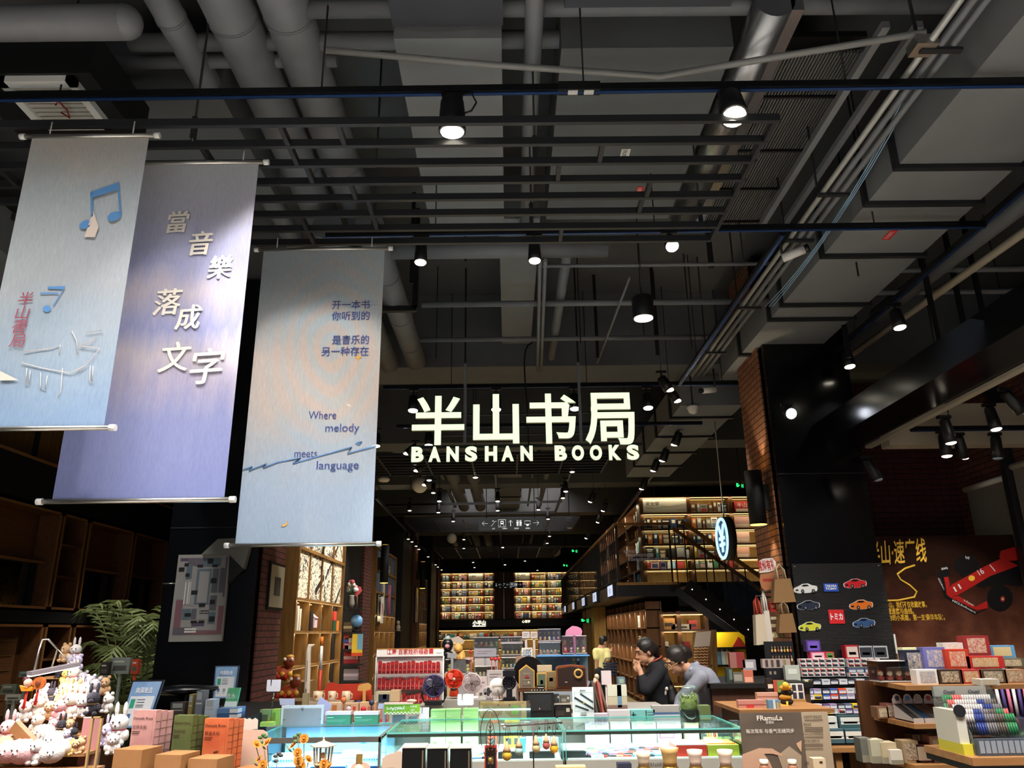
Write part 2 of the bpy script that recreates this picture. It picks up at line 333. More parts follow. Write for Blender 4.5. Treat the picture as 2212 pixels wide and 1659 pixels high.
# cream pipe and grey pipe at right
run('cream_pipe','long cream coloured pipe at the upper right','pipe',MB(mat('cream_pipe','#b7ac98',.5)).tube([(4.85,4.6,5.1),(4.55,9.5,5.1)],.04,12))
run('ceiling_pipe','fat grey pipe lying beside the cream pipe','pipe',MB(M_pipe).tube([(4.62,4.4,5.2),(4.4,8.4,5.2)],.09,14))
for z,y,l in((5.25,7.3,'upper'),(5.2,7.75,'lower')):run('ceiling_pipe',l+' thin pipe crossing behind the cream pipe','pipe',MB(M_pipe).tube([(3.0,y,z),(8.5,y,z)],.03,10))
for k,(x,y)in enumerate(((5.05,6.2),(4.9,7.6),(5.2,7.7),(4.35,7.2),(3.9,8.2),(5.6,7.0))):
 run('hanger_strut','dark steel drop strut, %s in the upper right ceiling'%nth(k),'strut',MB(M_blk).bar((x,y,4.6 if k!=3 else 3.97),(x,y,6.3),.05,.03),'drop struts')
 # cross pipes, front and middle
def xpipe(x0,x1,y,z,r,label,m=M_pipe):run('ceiling_pipe',label,'pipe',MB(m).tube([(x0,y,z),(x1,y,z)],r,14))
xpipe(-1.3,4.0,4.05,5.6,.06,'pipe crossing the whole top edge of the photo')
run('ceiling_pipe','thick cross pipe with a double bend at the top centre','pipe',MB(M_pipe).tube([(-2.6,4.36,5.62),(.95,4.36,5.62),(1.02,4.34,5.64),(1.05,4.3,5.72),(1.07,4.22,5.8),(1.12,4.2,5.82),(2.6,4.2,5.82)],.062,14))
run('sprinkler_pipe','thin bent pipe sagging in a shallow V across the top','pipe',MB(mat('pipe_pale','#8b8a88',.45,.2)).tube([px(700,108,z=5.3),px(1060,140,z=5.2),px(1425,165,z=5.1),px(2000,70,z=5.05)],.022,10))  # paler tone than the other pipes
run('ceiling_pipe','upright looking grey pipe running away between two ducts','pipe',MB(M_pipe).tube([(.2,2.8,5.42),(.2,6.7,5.42)],.06,14))
xpipe(-1.2,1.0,6.75,5.25,.09,'fat cross pipe behind the row of bulb spots')
xpipe(-.95,3.0,7.95,5.2,.035,'thin cross pipe above the pendant lamp')
xpipe(-1.1,2.6,9.1,5.22,.03,'thin cross pipe level with the end of the round ducts')
xpipe(.35,2.7,6.72,5.05,.018,'slender conduit with a bend over the pendant')
run('ceiling_pipe','slender conduit pair running away above the sign','pipe',MB(M_pipe).tube([(.33,6.6,5.05),(.42,9.9,5.05)],.02,8).tube([(.38,6.6,5.05),(.47,9.9,5.05)],.02,8))
run('ceiling_pipe','grey pipe angled away right of the sign hangers','pipe',MB(M_pipe).tube([(.62,6.9,5.3),(.62,10.0,5.3)],.055,12))
run('brace_rod','slanting pale brace rod left of the pendant lamp','rod',MB(M_pipe).cyl(px(1360,600,Y=7.2),px(1290,785,Y=9.9),.014,8))
# black return duct with a white register, upper left
t=thing('fan_coil_unit','black fan coil box with a white louvred register, upper left','air conditioner',(-3.0,3.9,5.0),world=True)
MB(M_blk).box(-3.4,-2.58,3.96,4.7,5.03,5.34).build('casing',t)
mb=MB(M_white)
for x0,x1,y0,y1 in((-3.17,-2.69,3.98,4.04),(-3.17,-2.69,4.42,4.47),(-3.17,-3.12,3.98,4.47),(-2.74,-2.69,3.98,4.47)):mb.box(x0,x1,y0,y1,4.985,5.03)
rg=mb.build('register_frame',t);mb=MB(mat('louvre','#a9a49a',.5))
for k in range(9):mb.cbox((-2.93,4.07+k*.043,5.01),(.38,.034,.006))
mb.build('louvres',rg);MB(mat('ribbon_red','#8c2f28',.7)).tube([(-2.93,4.28,4.985),(-2.9,4.33,4.98),(-2.87,4.25,4.975),(-2.88,4.16,4.98),(-2.92,4.2,4.98)],.006,6).build('ribbon',rg)
run('round_duct','fat round duct crossing the upper left corner','duct',MB(M_pipe).tube([px(-300,54,Y=3.6),px(270,48,Y=3.6)],.1,20).ball(px(270,48,Y=3.6),.1,16))
run('ceiling_pipe','thin pipe under the round duct, upper left','pipe',MB(M_pipe).tube([(-2.9,4.55,5.62),(-1.2,4.55,5.62)],.05,12))
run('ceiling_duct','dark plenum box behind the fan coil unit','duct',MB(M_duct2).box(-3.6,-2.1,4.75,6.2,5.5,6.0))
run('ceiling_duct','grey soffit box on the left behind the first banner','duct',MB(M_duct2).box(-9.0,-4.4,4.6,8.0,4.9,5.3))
# lay-in stickers
def sticker(p,w,h,txt,fg,bg,label,rz=0.):
 mb=MB(cm(bg));Mx=frame(p,(math.cos(rz),math.sin(rz),0),(-math.sin(rz),math.cos(rz),0))@T(rx=PI)
 mb.poly([Mx@V((a*w/2,b*h/2,0))for a,b in((-1,-1),(1,-1),(1,1),(-1,1))])
 if txt:mb.text(txt,Mx@T(0,-h*.3,.002),h*.62,cm(fg),width=w*.8)
 run('sticker',label,'sticker',mb)
sticker((.99,5.43,5.396),.2,.075,'FU0047I','#202020','#e8e8e4','white code sticker under the broad dark duct',PI/2)
sticker((1.2,5.96,5.396),.14,.06,'注意安全','#f4e0dc','#c4262a','red warning sticker under the broad dark duct',PI/2)
sticker(px(1922,508,z=4.995),.17,.075,'注意安全','#f4e0dc','#c4262a','red warning sticker under the large duct',PI/2)
# lighting tracks and spots
def track(a,b,label):
 a,b=V(a),V(b);t=thing('lighting_track',label,'track',(a+b)/2,world=True)
 MB(M_rail).bar(a,b,.05,.045).build('rail',t);s=V((0,0,.028));c=(b-a).normalized().cross(V((0,0,1)))*.0
 MB(M_blue).bar(a-s+c,b-s+c,.022,.006).build('conductor_strip',t)
 n=max(2,int((b-a).length/1.6))
 for k in range(n):p=a.lerp(b,(k+.5)/n);MB(M_blk).cyl(p,(p.x,p.y,6.3),.006,6).build('drop_rod',t)
 return t
track((-3.6,4.02,4.9),(4.6,3.95,4.9),'long lighting track across the top, carrying two spotlights')
track((-1.5,5.72,4.86),(4.0,5.66,4.86),'lighting track across the far side of the hanging frame')
track((-1.7,10.06,4.9),(3.9,10.02,4.9),'lighting track across the entrance above the lit sign')
track((-1.7,11.4,4.7),(3.0,11.4,4.7),'lighting track behind the lit sign')
track((4.02,2.6,4.9),(4.02,12.2,4.9),'long lighting track running away beside the large duct')
track((2.36,5.8,4.88),(2.36,10.0,4.88),'lighting track running away left of the conduits')
run('track_coupler','black coupler with two white labels on the top track','coupler',MB(M_blk).cbox((.47,3.98,4.9),(.26,.06,.06)).cbox((.43,3.98,4.868),(.06,.04,.004),M_white).cbox((.53,3.98,4.868),(.06,.04,.004),M_white))
M_lens=mat('lamp_lens','#fff4dc',.3,0,12.);M_lens2=mat('lamp_lens_cool','#eef2ff',.3,0,12.);M_off=mat('lamp_lens_dim','#fff0d8',.3,0,3.)
M_hous=mat('lamp_housing','#121214',.4)
def spot(p,label,r=.05,h=.15,d=(0,0,-1),watts=0,drop=.08,angle=45,lens=None,col=(1,.93,.82),n=16,group='track spotlights',shoot=None,rod=False):
 """p: where the fixture meets its track; d: which way the head points"""
 p=V(p);d=V(d).normalized();t=thing('track_spotlight',label,'spotlight',p,group,world=True)
 j=p-V((0,0,drop));MB(M_hous).cbox(p-V((0,0,.015)),(.13,.045,.03)).build('track_adapter',t)
 MB(M_hous).cyl(p,j,.012,8).build('stem',t);e=j+d*h
 hs=MB(M_hous).tube([j-d*.02,j,j+d*h*.55,e],[r*.7,r*.86,r*.96,r],n)
 hs.build('lamp_head',t);q=frame(e+d*.002,*(((1,0,0),d.cross(V((1,0,0))))if abs(d.x)<.9 else((0,1,0),d.cross(V((0,1,0))))))
 MB(lens or M_lens).ball(e,(r*.86,)*3 if 0 else(r*.86,r*.86,r*.3),n,None,q.to_3x3()).build('lens',t)
 if rod:MB(M_hous).cyl(p,(p.x,p.y,6.3),.006,5).build('drop_rod',t)
 if watts:lamp('SPOT','lamp_light',t,e+d*.03,shoot or d,watts,col,angle,r)
 return t
spot((-.32,3.99,4.87),'big black spotlight under the first track, centre left',.085,.2,(0,.12,-1),320,.06,50,shoot=(.1,.45,-1))
spot((1.4,3.97,4.87),'big spotlight under the first track glaring at its right end',.085,.2,(-.05,-.35,-1),160,.06,70,shoot=(-.2,.6,-1))
run('lamp_cable','looped black cable beside the big centre spotlight','cable',MB(M_hous).tube([(-.27,3.98,4.86),(-.2,3.98,4.87),(-.17,3.98,4.8),(-.2,3.98,4.74),(-.25,3.98,4.72)],.006,6))
spot((-.70,5.71,4.838),'bulb spot under the hanging frame, directly right of the third banner top',.055,.16,(0,-.1,-1),130,.1,50,shoot=(.2,.75,-1))
spot((.24,5.7,4.838),'bulb spot under the hanging frame, centre',.055,.16,(0,-.1,-1),130,.1,50,shoot=(.15,.72,-1))
spot((1.36,5.68,4.84),'round glaring spot at the right end of the hanging frame',.06,.14,(0,-.8,-1),40,.08,80,shoot=(-.1,.3,-1))
for k,x in enumerate((-1.28,-.15,.92,1.92)):
 spot((x,10.05,4.87),'spotlight on the track above the lit sign, %s from the left'%nth(k),.075,.2,(0,-.15,-1),50,.12,60,shoot=(0,-.35,-1),group='spots above the sign')
for k,x in enumerate((-2.0,-1.2)):
 spot((x,11.4,4.67),'spotlight on the track behind the sign, %s from the left'%nth(k),.07,.18,(0,-.1,-1),0,.1,group='spots behind the sign')
for k,(X_,Y_,dd,ln)in enumerate(((1932,655,(.05,-.1,-1),M_lens),(1825,745,(.05,-.1,-1),M_lens),(1698,868,(-.1,-1,-.4),M_lens2))):
 p=px(X_,Y_,z=4.87)if k<2 else px(X_,872,Y=8.5);spot((4.02,p.y,4.87)if k<2 else p,'spotlight on the long right track, %s counting away from the viewer'%nth(k),.07,.18,dd,60,.1,60,ln,group='spots on the right track',shoot=(-.3,.3,-1))
 # pendant lamp
t=thing('pendant_lamp','black drum pendant lamp hanging on a cord','pendant lamp',(1.27,6.55,4.4),world=True)
MB(M_hous).lathe([(.095,0),(.1,.005),(.1,.2),(.09,.21)],28,c=(1.27,6.55,4.42)).build('drum',t);MB(M_lens).lathe([(.085,-.004),(.085,.004)],28,c=(1.27,6.55,4.418)).build('lens',t)
MB(M_hous).cyl((1.27,6.55,4.62),(1.27,6.55,6.3),.007,6).build('cord',t);lamp('SPOT','lamp_light',t,(1.27,6.55,4.4),(0,.1,-1),120,(1,.93,.82),70,.08)
# hanging frame of black bars
t=thing('ladder_grid','black ladder frame of long bars hung under the ceiling','frame',(-.7,4.6,4.55),world=True)
YB=[3.9+k*.212 for k in range(8)]
for k,y in enumerate(YB):MB(M_steel).box(-3.6 if k<6 else-2.4,1.66-.006*k,y-.015,y+.015,4.58,4.63).build('long_bar',t)
for x,y0,y1 in((1.64,YB[0],YB[1]),(1.62,YB[1],YB[7]),(.62,YB[1],YB[2]),(.36,YB[2],YB[3]),(1.0,YB[3],YB[4]),(.98,YB[4],YB[5]),(.43,YB[6],YB[7]),(-1.0,YB[0],YB[1]),(-1.35,YB[0],YB[2]),(-1.05,YB[3],YB[4]),(-1.3,YB[2],YB[3]),(-1.9,YB[1],YB[2]),(-.97,YB[4],YB[6]),(-1.5,YB[5],YB[7]),(-3.3,YB[0],YB[4])):
 MB(M_steel).box(x-.014,x+.014,y0,y1,4.582,4.628).build('cross_bar',t)
for x,y in((.2,4.33),(.2,5.17),(-1.95,4.1),(1.5,5.2),(-1.0,5.17)):MB(M_steel).cyl((x,y,4.62),(x,y,6.3),.008,6).cbox((x,y,4.72),(.03,.03,.16)).build('drop_rod',t)
# vertical threaded rods and hangers in the open ceiling
for k,(x,y,z,w)in enumerate(((-1.0,7.4,5.2,.04),(-.4,6.9,5.2,.02),(2.05,6.9,5.1,.05),(1.6,8.3,4.95,.012),(.9,8.7,5.0,.012),(2.3,8.9,5.0,.012),(1.95,9.3,5.05,.04),(-.9,9.2,5.0,.012),(3.35,6.6,4.85,.012),(2.9,5.4,4.95,.012),(1.2,9.5,5.1,.04))):
 run('ceiling_rod','thin dark rod dropping from the open ceiling, %s listed from the frame inwards'%nth(k),'rod',MB(M_blk).bar((x,y,z),(x,y,6.3),w,min(w,.03)),'ceiling drop rods')
 # cameras, detector
def cctv(p,d,label):
 p=V(p);t=thing('security_camera',label,'camera',p,world=True);d=V(d).normalized()
 MB(M_white).tube([p,p+d*.2],.04,12).build('body',t);MB(M_hous).tube([p+d*.2,p+d*.24],.036,12).build('lens_hood',t);MB(M_hous).cyl(p+V((0,0,.04)),p+V((0,0,.3)),.012,6).build('bracket',t)
cctv(px(1545,842,Y=9.9),(-1,-.3,-.15),'white bullet camera above the right end of the sign')
cctv(px(1690,558,z=4.85),(.4,-.2,.1),'white bullet camera hung among the conduits')
t=thing('smoke_detector','white ceiling dome beside the conduits','detector',px(1497,885,Y=10.6),world=True)
q=px(1497,885,Y=10.6);MB(M_white).lathe([(.03,-.06),(.06,-.04),(.085,.03),(.085,.05)],20,c=q).build('dome',t);MB(M_blk).cyl(q+V((0,0,.05)),(q.x,q.y,5.5),.012,6).build('stem',t)
spot((-.55,2.0,4.87),'track spotlight before the shop aimed at the middle banner',.085,.2,(-.3,.6,-.8),240,.08,42,shoot=(-.42,.85,-.62),col=(1,.95,.9))
spot((-1.0,2.3,4.87),'track spotlight before the shop aimed at the right banner',.085,.2,(-.2,.8,-.8),420,.08,34,shoot=(-.13,1,-.52),col=(1,.95,.9))
spot((-2.2,1.7,4.87),'track spotlight before the shop aimed at the left banner',.085,.2,(-.1,.6,-.8),8,.08,44,shoot=(-.06,1,-.55),col=(1,.95,.9))
track((-3.2,2.0,4.9),(.4,2.0,4.9),'lighting track before the shop, above the viewer')
# banners
def cloth(name,stops,rings=None,streak=0.,scale=2.2,dist=.35):
 m=mat(name,'#b0b4bb',.9,0,0,.1);N,L,B=nodes(m)
 t=N.new('ShaderNodeTexCoord');s=N.new('ShaderNodeSeparateXYZ');L.new(t.outputs['Object'],s.inputs[0])
 mp=N.new('ShaderNodeMapping');mp.inputs['Scale'].default_value=(3.5 if streak else 1,1,.5 if streak else 1);n=N.new('ShaderNodeTexNoise');n.inputs['Scale'].default_value=scale;n.inputs['Detail'].default_value=5
 L.new(t.outputs['Object'],mp.inputs[0]);L.new(mp.outputs[0],n.inputs['Vector'])
 a=N.new('ShaderNodeMath');a.operation='MULTIPLY_ADD';a.inputs[1].default_value=dist;L.new(n.outputs[0],a.inputs[0])
 b=N.new('ShaderNodeMath');b.operation='MULTIPLY_ADD';b.inputs[1].default_value=1/2.3;b.inputs[2].default_value=-dist/2
 L.new(s.outputs['Z'],b.inputs[0]);L.new(b.outputs[0],a.inputs[2]);r=ramp(N,stops);L.new(a.outputs[0],r.inputs[0]);c=r.outputs[0]
 if rings:
  cx,cz,c0,c1,lo,hi=rings;mq=N.new('ShaderNodeMapping');mq.inputs['Location'].default_value=(-cx,0,-cz*.6);mq.inputs['Scale'].default_value=(1,0,.6);L.new(t.outputs['Object'],mq.inputs[0])
  w=N.new('ShaderNodeTexWave');w.wave_type='RINGS';w.rings_direction='SPHERICAL';w.inputs['Scale'].default_value=3.1;w.inputs['Distortion'].default_value=4.5;w.inputs['Detail'].default_value=2
  L.new(mq.outputs[0],w.inputs['Vector']);rw=ramp(N,[(.25,c0),(.75,c1)]);L.new(w.outputs[0],rw.inputs[0])
  ln=N.new('ShaderNodeVectorMath');ln.operation='LENGTH';L.new(mq.outputs[0],ln.inputs[0]);mr=N.new('ShaderNodeMapRange');mr.inputs[1].default_value=hi;mr.inputs[2].default_value=lo;L.new(ln.outputs['Value'],mr.inputs[0])
  sc=N.new('ShaderNodeMath');sc.operation='MULTIPLY';sc.inputs[1].default_value=.5;L.new(mr.outputs[0],sc.inputs[0])
  mx=N.new('ShaderNodeMix');mx.data_type='RGBA';L.new(sc.outputs[0],mx.inputs['Factor']);L.new(c,mx.inputs[6]);L.new(rw.outputs[0],mx.inputs[7]);c=mx.outputs[2]
 wv=N.new('ShaderNodeTexNoise');wv.inputs['Scale'].default_value=160;wm=N.new('ShaderNodeMapping');wm.inputs['Scale'].default_value=(1,1,.12);L.new(t.outputs['Object'],wm.inputs[0]);L.new(wm.outputs[0],wv.inputs['Vector'])
 hs=N.new('ShaderNodeHueSaturation');vr=N.new('ShaderNodeMapRange');vr.inputs[3].default_value=.82;vr.inputs[4].default_value=1.18;L.new(wv.outputs[0],vr.inputs[0]);L.new(vr.outputs[0],hs.inputs['Value']);L.new(c,hs.inputs['Color'])
 L.new(hs.outputs[0],B.inputs['Base Color']);B.inputs['Alpha'].default_value=.94
 tl=N.new('ShaderNodeBsdfTranslucent');L.new(hs.outputs[0],tl.inputs[0]);ms=N.new('ShaderNodeMixShader');ms.inputs[0].default_value=.22
 o=[x for x in N if x.type=='OUTPUT_MATERIAL'][0];L.new(B.outputs[0],ms.inputs[1]);L.new(tl.outputs[0],ms.inputs[2]);L.new(ms.outputs[0],o.inputs[0]);return m
def banner(label,x0,x1,y,z0,z1,m,ov=.05,ovl=.06):
 t=thing('hanging_banner',label,'banner',((x0+x1)/2,y,z0),'cloth banners hung from the frame',world=True);mb=MB(m);nx,nz=14,24;vs=[]
 for j in range(nz+1):
  for i in range(nx+1):
   u,w=i/nx,j/nz;vs.append((x0+(x1-x0)*u,y+.003*math.sin(u*9+w*2)*(1-abs(2*w-1)**4),z0+(z1-z0)*w))
 mb.add(vs,[(j*(nx+1)+i,j*(nx+1)+i+1,(j+1)*(nx+1)+i+1,(j+1)*(nx+1)+i)for j in range(nz)for i in range(nx)],None,True).build('cloth',t)
 for z,nm in((z1,'top_rod'),(z0,'bottom_rod')):
  MB(M_chrome).cyl((x0-ovl,y,z),(x1+ov,y,z),.014,12).cyl((x0-ovl-.012,y,z),(x0-ovl+.02,y,z),.018,12,M_white).cyl((x1+ov-.02,y,z),(x1+ov+.012,y,z),.018,12,M_white).build(nm,t)
 for x in(x0+.1,x1-.1):MB(M_white).cyl((x,y,z1),(x,y,4.6),.004,6).build('tie',t)
 return t
def bpt(x,y,Y):return px(x,y,Y=Y-.008)
def glyph(mb,s,X,Y,h,dep,m,bold=.01,shear=0.,sx=1.,rot=0.):mb.text(s,upright(bpt(X,Y,dep))@T(rz=rot),h,m,0,bold,sx=sx,shear=shear)
b1=banner('leftmost banner, grey-blue cloth with a music note and red characters',-2.79,-2.1,3.87,2.715,4.5,cloth('cloth_note',[(.0,'#8198b4'),(.18,'#98a8b8'),(.38,'#aeb3b8'),(.62,'#b6bdc2'),(.78,'#cdc6be'),(.9,'#b0bdc8')]))
M_note=mat('print_blue','#4f7fb2',.9);mb=MB(M_note);D=3.87
def bpoly(mb,pts,dep,m=None):mb.poly([bpt(x,y,dep)for x,y in pts],m)
bpoly(mb,[(195,415),(257,393),(257,409),(199,427)],D);bpoly(mb,[(195,415),(200,415),(201,466),(197,470)],D);bpoly(mb,[(253,396),(257,395),(262,462),(258,462)],D)
for cx,cy,rx,ry in((184,485,13,9),(247,467,15,10)):bpoly(mb,[(cx+rx*math.cos(k*PI/10),cy-ry*math.sin(k*PI/10)-.25*rx*math.cos(k*PI/10))for k in range(20)][::-1],D)
mb.build('printed_note',b1);mb=MB(M_note);bpoly(mb,[(103,619),(141,618),(137,625),(103,624)],D);bpoly(mb,[(131,633),(137,622),(140,622),(116,661),(113,661)],D);bpoly(mb,[(101+9*math.cos(k*PI/8),667-7*math.sin(k*PI/8))for k in range(16)][::-1],D);bpoly(mb,[(87,632),(126,632),(125,635),(86,635)],D)
mb.build('printed_note',b1);mb=MB(mat('print_red','#8e3f4e',.9))
for s_,X_,Y_ in(('半',52,657),('山',45,687),('書',39,717),('局',34,748)):glyph(mb,s_,X_,Y_,.088,D,None,.0,.12)
mb.build('lettering',b1);mb=MB(mat('print_cream','#c9b9ae',.9));bpoly(mb,[(201,455),(213,490),(205,512),(182,512)][::-1],D);bpoly(mb,[(0,801),(40,821),(0,822)][::-1],D)
for pts in([(50,760),(110,753),(130,745),(128,768)],[(45,783),(90,795),(150,806),(185,790)],[(155,715),(165,735),(168,765)],[(185,718),(220,713),(200,735),(172,748)],[(172,748),(215,752),(190,785),(165,805)],[(58,795),(55,830),(63,830),(65,800)],[(88,805),(87,838),(98,842),(102,812)],[(135,795),(131,845),(125,858)],[(195,790),(193,822),(199,826),(201,790)]):mb.tube([bpt(x,y,D)for x,y in pts],.0022,4)
mb.build('printed_lines',b1)
D=4.15
b2=banner('middle banner, lavender cloth with large cream calligraphy',-2.47,-1.54,D,2.38,4.5,cloth('cloth_calligraphy',[(.02,'#7e85b4'),(.2,'#8e93bd'),(.3,'#b3abc2'),(.36,'#c9bec6'),(.44,'#9da0c8'),(.55,'#c2b9c6'),(.62,'#a9abcf'),(.8,'#bdbccb'),(.95,'#c2c2c6')],None,1.,4.,.16),ovl=.07)
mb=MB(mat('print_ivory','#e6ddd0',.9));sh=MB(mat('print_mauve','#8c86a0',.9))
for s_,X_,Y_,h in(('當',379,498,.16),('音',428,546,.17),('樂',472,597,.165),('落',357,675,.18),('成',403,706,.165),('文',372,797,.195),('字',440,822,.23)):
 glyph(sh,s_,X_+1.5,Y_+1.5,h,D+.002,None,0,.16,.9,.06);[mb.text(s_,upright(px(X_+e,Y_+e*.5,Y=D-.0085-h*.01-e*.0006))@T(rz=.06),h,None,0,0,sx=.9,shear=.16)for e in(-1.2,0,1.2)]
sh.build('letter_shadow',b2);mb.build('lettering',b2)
D=5.3
b3=banner('right banner, pale blue cloth with peach swirls and Chinese and English verse',-1.86,-.93,D,2.26,4.5,cloth('cloth_swirl',[(.0,'#a9bdd4'),(.15,'#aec0d6'),(.3,'#b4bfcb'),(.45,'#c9bfb8'),(.6,'#cdc1b9'),(.72,'#b8c1c6'),(.9,'#a8b2b9')],(.1,1.42,'#d6bfb0','#b4c6cc',.1,.62)))
mb=MB(mat('print_navy','#3c4a86',.9))
for s_,X_,Y_,w in(('开一本书',758,666,82),('你听到的',757,690,82),('是音乐的',757,742,80),('另一种存在',745,767,102)):
 mb.text(s_,upright(bpt(X_,Y_,D)),.078,None,0,.008,width=(bpt(X_+w/2,Y_,D)-bpt(X_-w/2,Y_,D)).length)
for s_,X_,Y_,w in(('Where',696,905,60),('melody',739,932,73),('meets',660,988,49),('language',729,1013,91)):
 mb.text(s_,upright(bpt(X_,Y_,D)),.085,None,0,0,width=(bpt(X_+w/2,Y_,D)-bpt(X_-w/2,Y_,D)).length)
mb.build('lettering',b3)
mb=MB(mat('print_sky','#6d97cc',.9))
for pts in([(525,1015),(545,1008),(538,1016),(575,1002),(568,1011),(600,998),(650,990),(632,1002),(690,985),(760,966),(750,980),(778,972),(812,964)],[(770,957),(782,954),(776,960),(768,958)]):mb.tube([bpt(x,y,D)for x,y in pts],.005,5)
mb.build('printed_ribbon',b3);mb=MB(mat('print_gold','#dfae4e',.9));bpoly(mb,[(774,763),(776,770),(782,772),(776,774),(774,781),(772,774),(766,772),(772,770)][::-1],D);bpoly(mb,[(607,1136),(618,1130),(622,1122),(620,1134),(612,1138)][::-1],D);mb.build('printed_stars',b3)
# the lit shop sign
M_lit=mat('sign_face','#e6ffd4',.4,0,1.08);M_side=mat('sign_return','#b9b7a8',.35,.6);D=9.2
sg=thing('shop_sign','lit shop sign of four Chinese characters over capital letters, hung at the entrance','sign',(.2,D,3.6),world=True)
for s_,x0,x1,y0,y1 in(('半',889,1003,857,963),('山',1022,1122,853,960),('书',1138,1247,852,960),('局',1265,1374,850,962)):
 a,b,c=px(x0,y1,Y=D),px(x1,y1,Y=D),px(x0,y0,Y=D);MB().fit(s_,upright(a),b.x-a.x,c.z-a.z,M_lit,.05,.019,4,M_side).build('character',sg)
for s_,X_ in zip('BANSHANBOOKS',(901,938,977,1017,1060,1096,1137,1211,1248,1287,1328,1367)):
 a=px(X_-12.5,999-(X_-890)*.01,Y=D);MB().fit(s_,upright(a),.15,.19,M_lit,.04,.055,4,M_side).build('letter',sg)
mb=MB(M_steel).bar(px(884,967,Y=D+.05),px(1386,960,Y=D+.05),.03,.04)
for y in(897,941):mb.bar(px(950,y,Y=D+.08),px(1370,y-8,Y=D+.08),.02,.02)
mb.build('support_rail',sg)
for X_ in(1004,1256):
 p=px(X_,965,Y=D+.06);MB(M_ang).bar(p,(p.x,p.y,4.95),.035,.03).bar((p.x,p.y,4.9),(p.x,p.y,6.3),.022,.022,M_blk).build('hanger',sg)
MB(M_blk).tube(bez(px(1150,740,Y=D+.3),px(1118,745,Y=D+.3),px(1140,830,Y=D+.2),px(1142,965,Y=D+.06)),.01,6).build('power_cable',sg)
# way-finding signs in the aisle
M_sgn=mat('sign_black','#14191b',.35);M_ico=mat('sign_icon','#cfd2cf',.5,0,.9)
def arrow(mb,c,r,a):
 R_=MX.Rotation(a,4,'Y');d=lambda x,z:tuple(V(c)+R_@V((x*r,0,z*r)))
 for p,q in(((0,-1),(0,1)),((0,1),(-.75,.25)),((0,1),(.75,.25))):mb.bar(d(*p),d(*q),r*.2,.004)
def person_icon(mb,x,y,z,h):mb.ball((x,y,z+h*.88),(h*.1,.003,h*.1),8).prism([(x-h*.14,z+h*.72),(x+h*.14,z+h*.72),(x+h*.1,z+h*.3),(x+h*.08,z),(x-h*.08,z),(x-h*.1,z+h*.3)],y-.003,y)
def waysign(label,x0,x1,z0,z1,y,order):
 t=thing('direction_sign',label,'sign',((x0+x1)/2,y,z0),'way-finding signs in the aisle',world=True);MB(M_sgn).box(x0,x1,y,y+.05,z0,z1).build('panel',t)
 mb=MB(M_ico);h=z1-z0;zc=z0+h*.58;yy=y-.004;n=len(order)
 for i,k in enumerate(order):
  x=x0+(x1-x0)*(i+.75)/(n+.5);r=h*.24
  if k in '<>^v':arrow(mb,(x,yy,zc),r,{'<':-PI/2,'>':PI/2,'^':0,'v':PI}[k])
  elif k=='e':mb.bar((x-r,yy,zc-r*.8),(x-r*.5,yy,zc-r*.8),.02,.004).bar((x-r*.6,yy,zc-r*.8),(x+r*.5,yy,zc+r*.7),h*.07,.004).bar((x+r*.4,yy,zc+r*.7),(x+r,yy,zc+r*.7),.02,.004).ball((x-r*.2,yy,zc+r*.8),(r*.2,.003,r*.2),8)
  elif k=='t':
   for q in(1.25,0):(mb.tube([(x+a*r*q,yy,zc+b*r*q)for a,b in((-1,-1),(1,-1),(1,1),(-1,1))],h*.018,4,None,True)if q else mb.prism([(x-r*.55,zc-r*.3),(x+r*.55,zc-r*.3),(x+r*.5,zc+r*.8),(x-r*.5,zc+r*.8)],yy-.002,yy));mb.box(x-r*.35,x+r*.35,yy-.004,yy-.003,zc+r*.1,zc+r*.5,M_sgn).bar((x-r*.4,yy,zc-r*.5),(x-r*.8,yy,zc-r),h*.04,.004).bar((x+r*.4,yy,zc-r*.5),(x+r*.8,yy,zc-r),h*.04,.004)
  elif k=='p':person_icon(mb,x-r*.6,yy,zc-r,r*2.1);person_icon(mb,x+r*.6,yy,zc-r,r*2.1);mb.bar((x,yy,zc-r),(x,yy,zc+r),.012,.004)
  elif k=='c':mb.tube([(x+a*r,yy,zc+b*r)for a,b in((-1,-.4),(1,-.4),(1,.7),(-1,.7))],h*.018,4,None,True).prism([(x-r*.5,zc-r*.5),(x+r*.5,zc-r*.5),(x+r*.3,zc-r),(x-r*.3,zc-r)],yy-.002,yy)
 for k,s_ in enumerate(('上行','A座B1F','卫生间','收银台')):
  if n>6:mb.text(s_,upright((x0+(x1-x0)*(.23+.18*k),yy,z0+h*.1)),h*.13,None)
 mb.build('pictograms',t)
 for x in(x0+.2,x1-.2):MB(M_blk).cyl((x,y+.02,z1),(x,y+.02,6.3),.012,6).build('drop_rod',t)
waysign('near black way-finding sign with white pictograms above the aisle',-.77,.88,4.17,4.48,20,'<et^pc>')
waysign('far small black way-finding sign before the end bookcase',-.72,.62,3.55,3.83,36,'v<e<tp>')
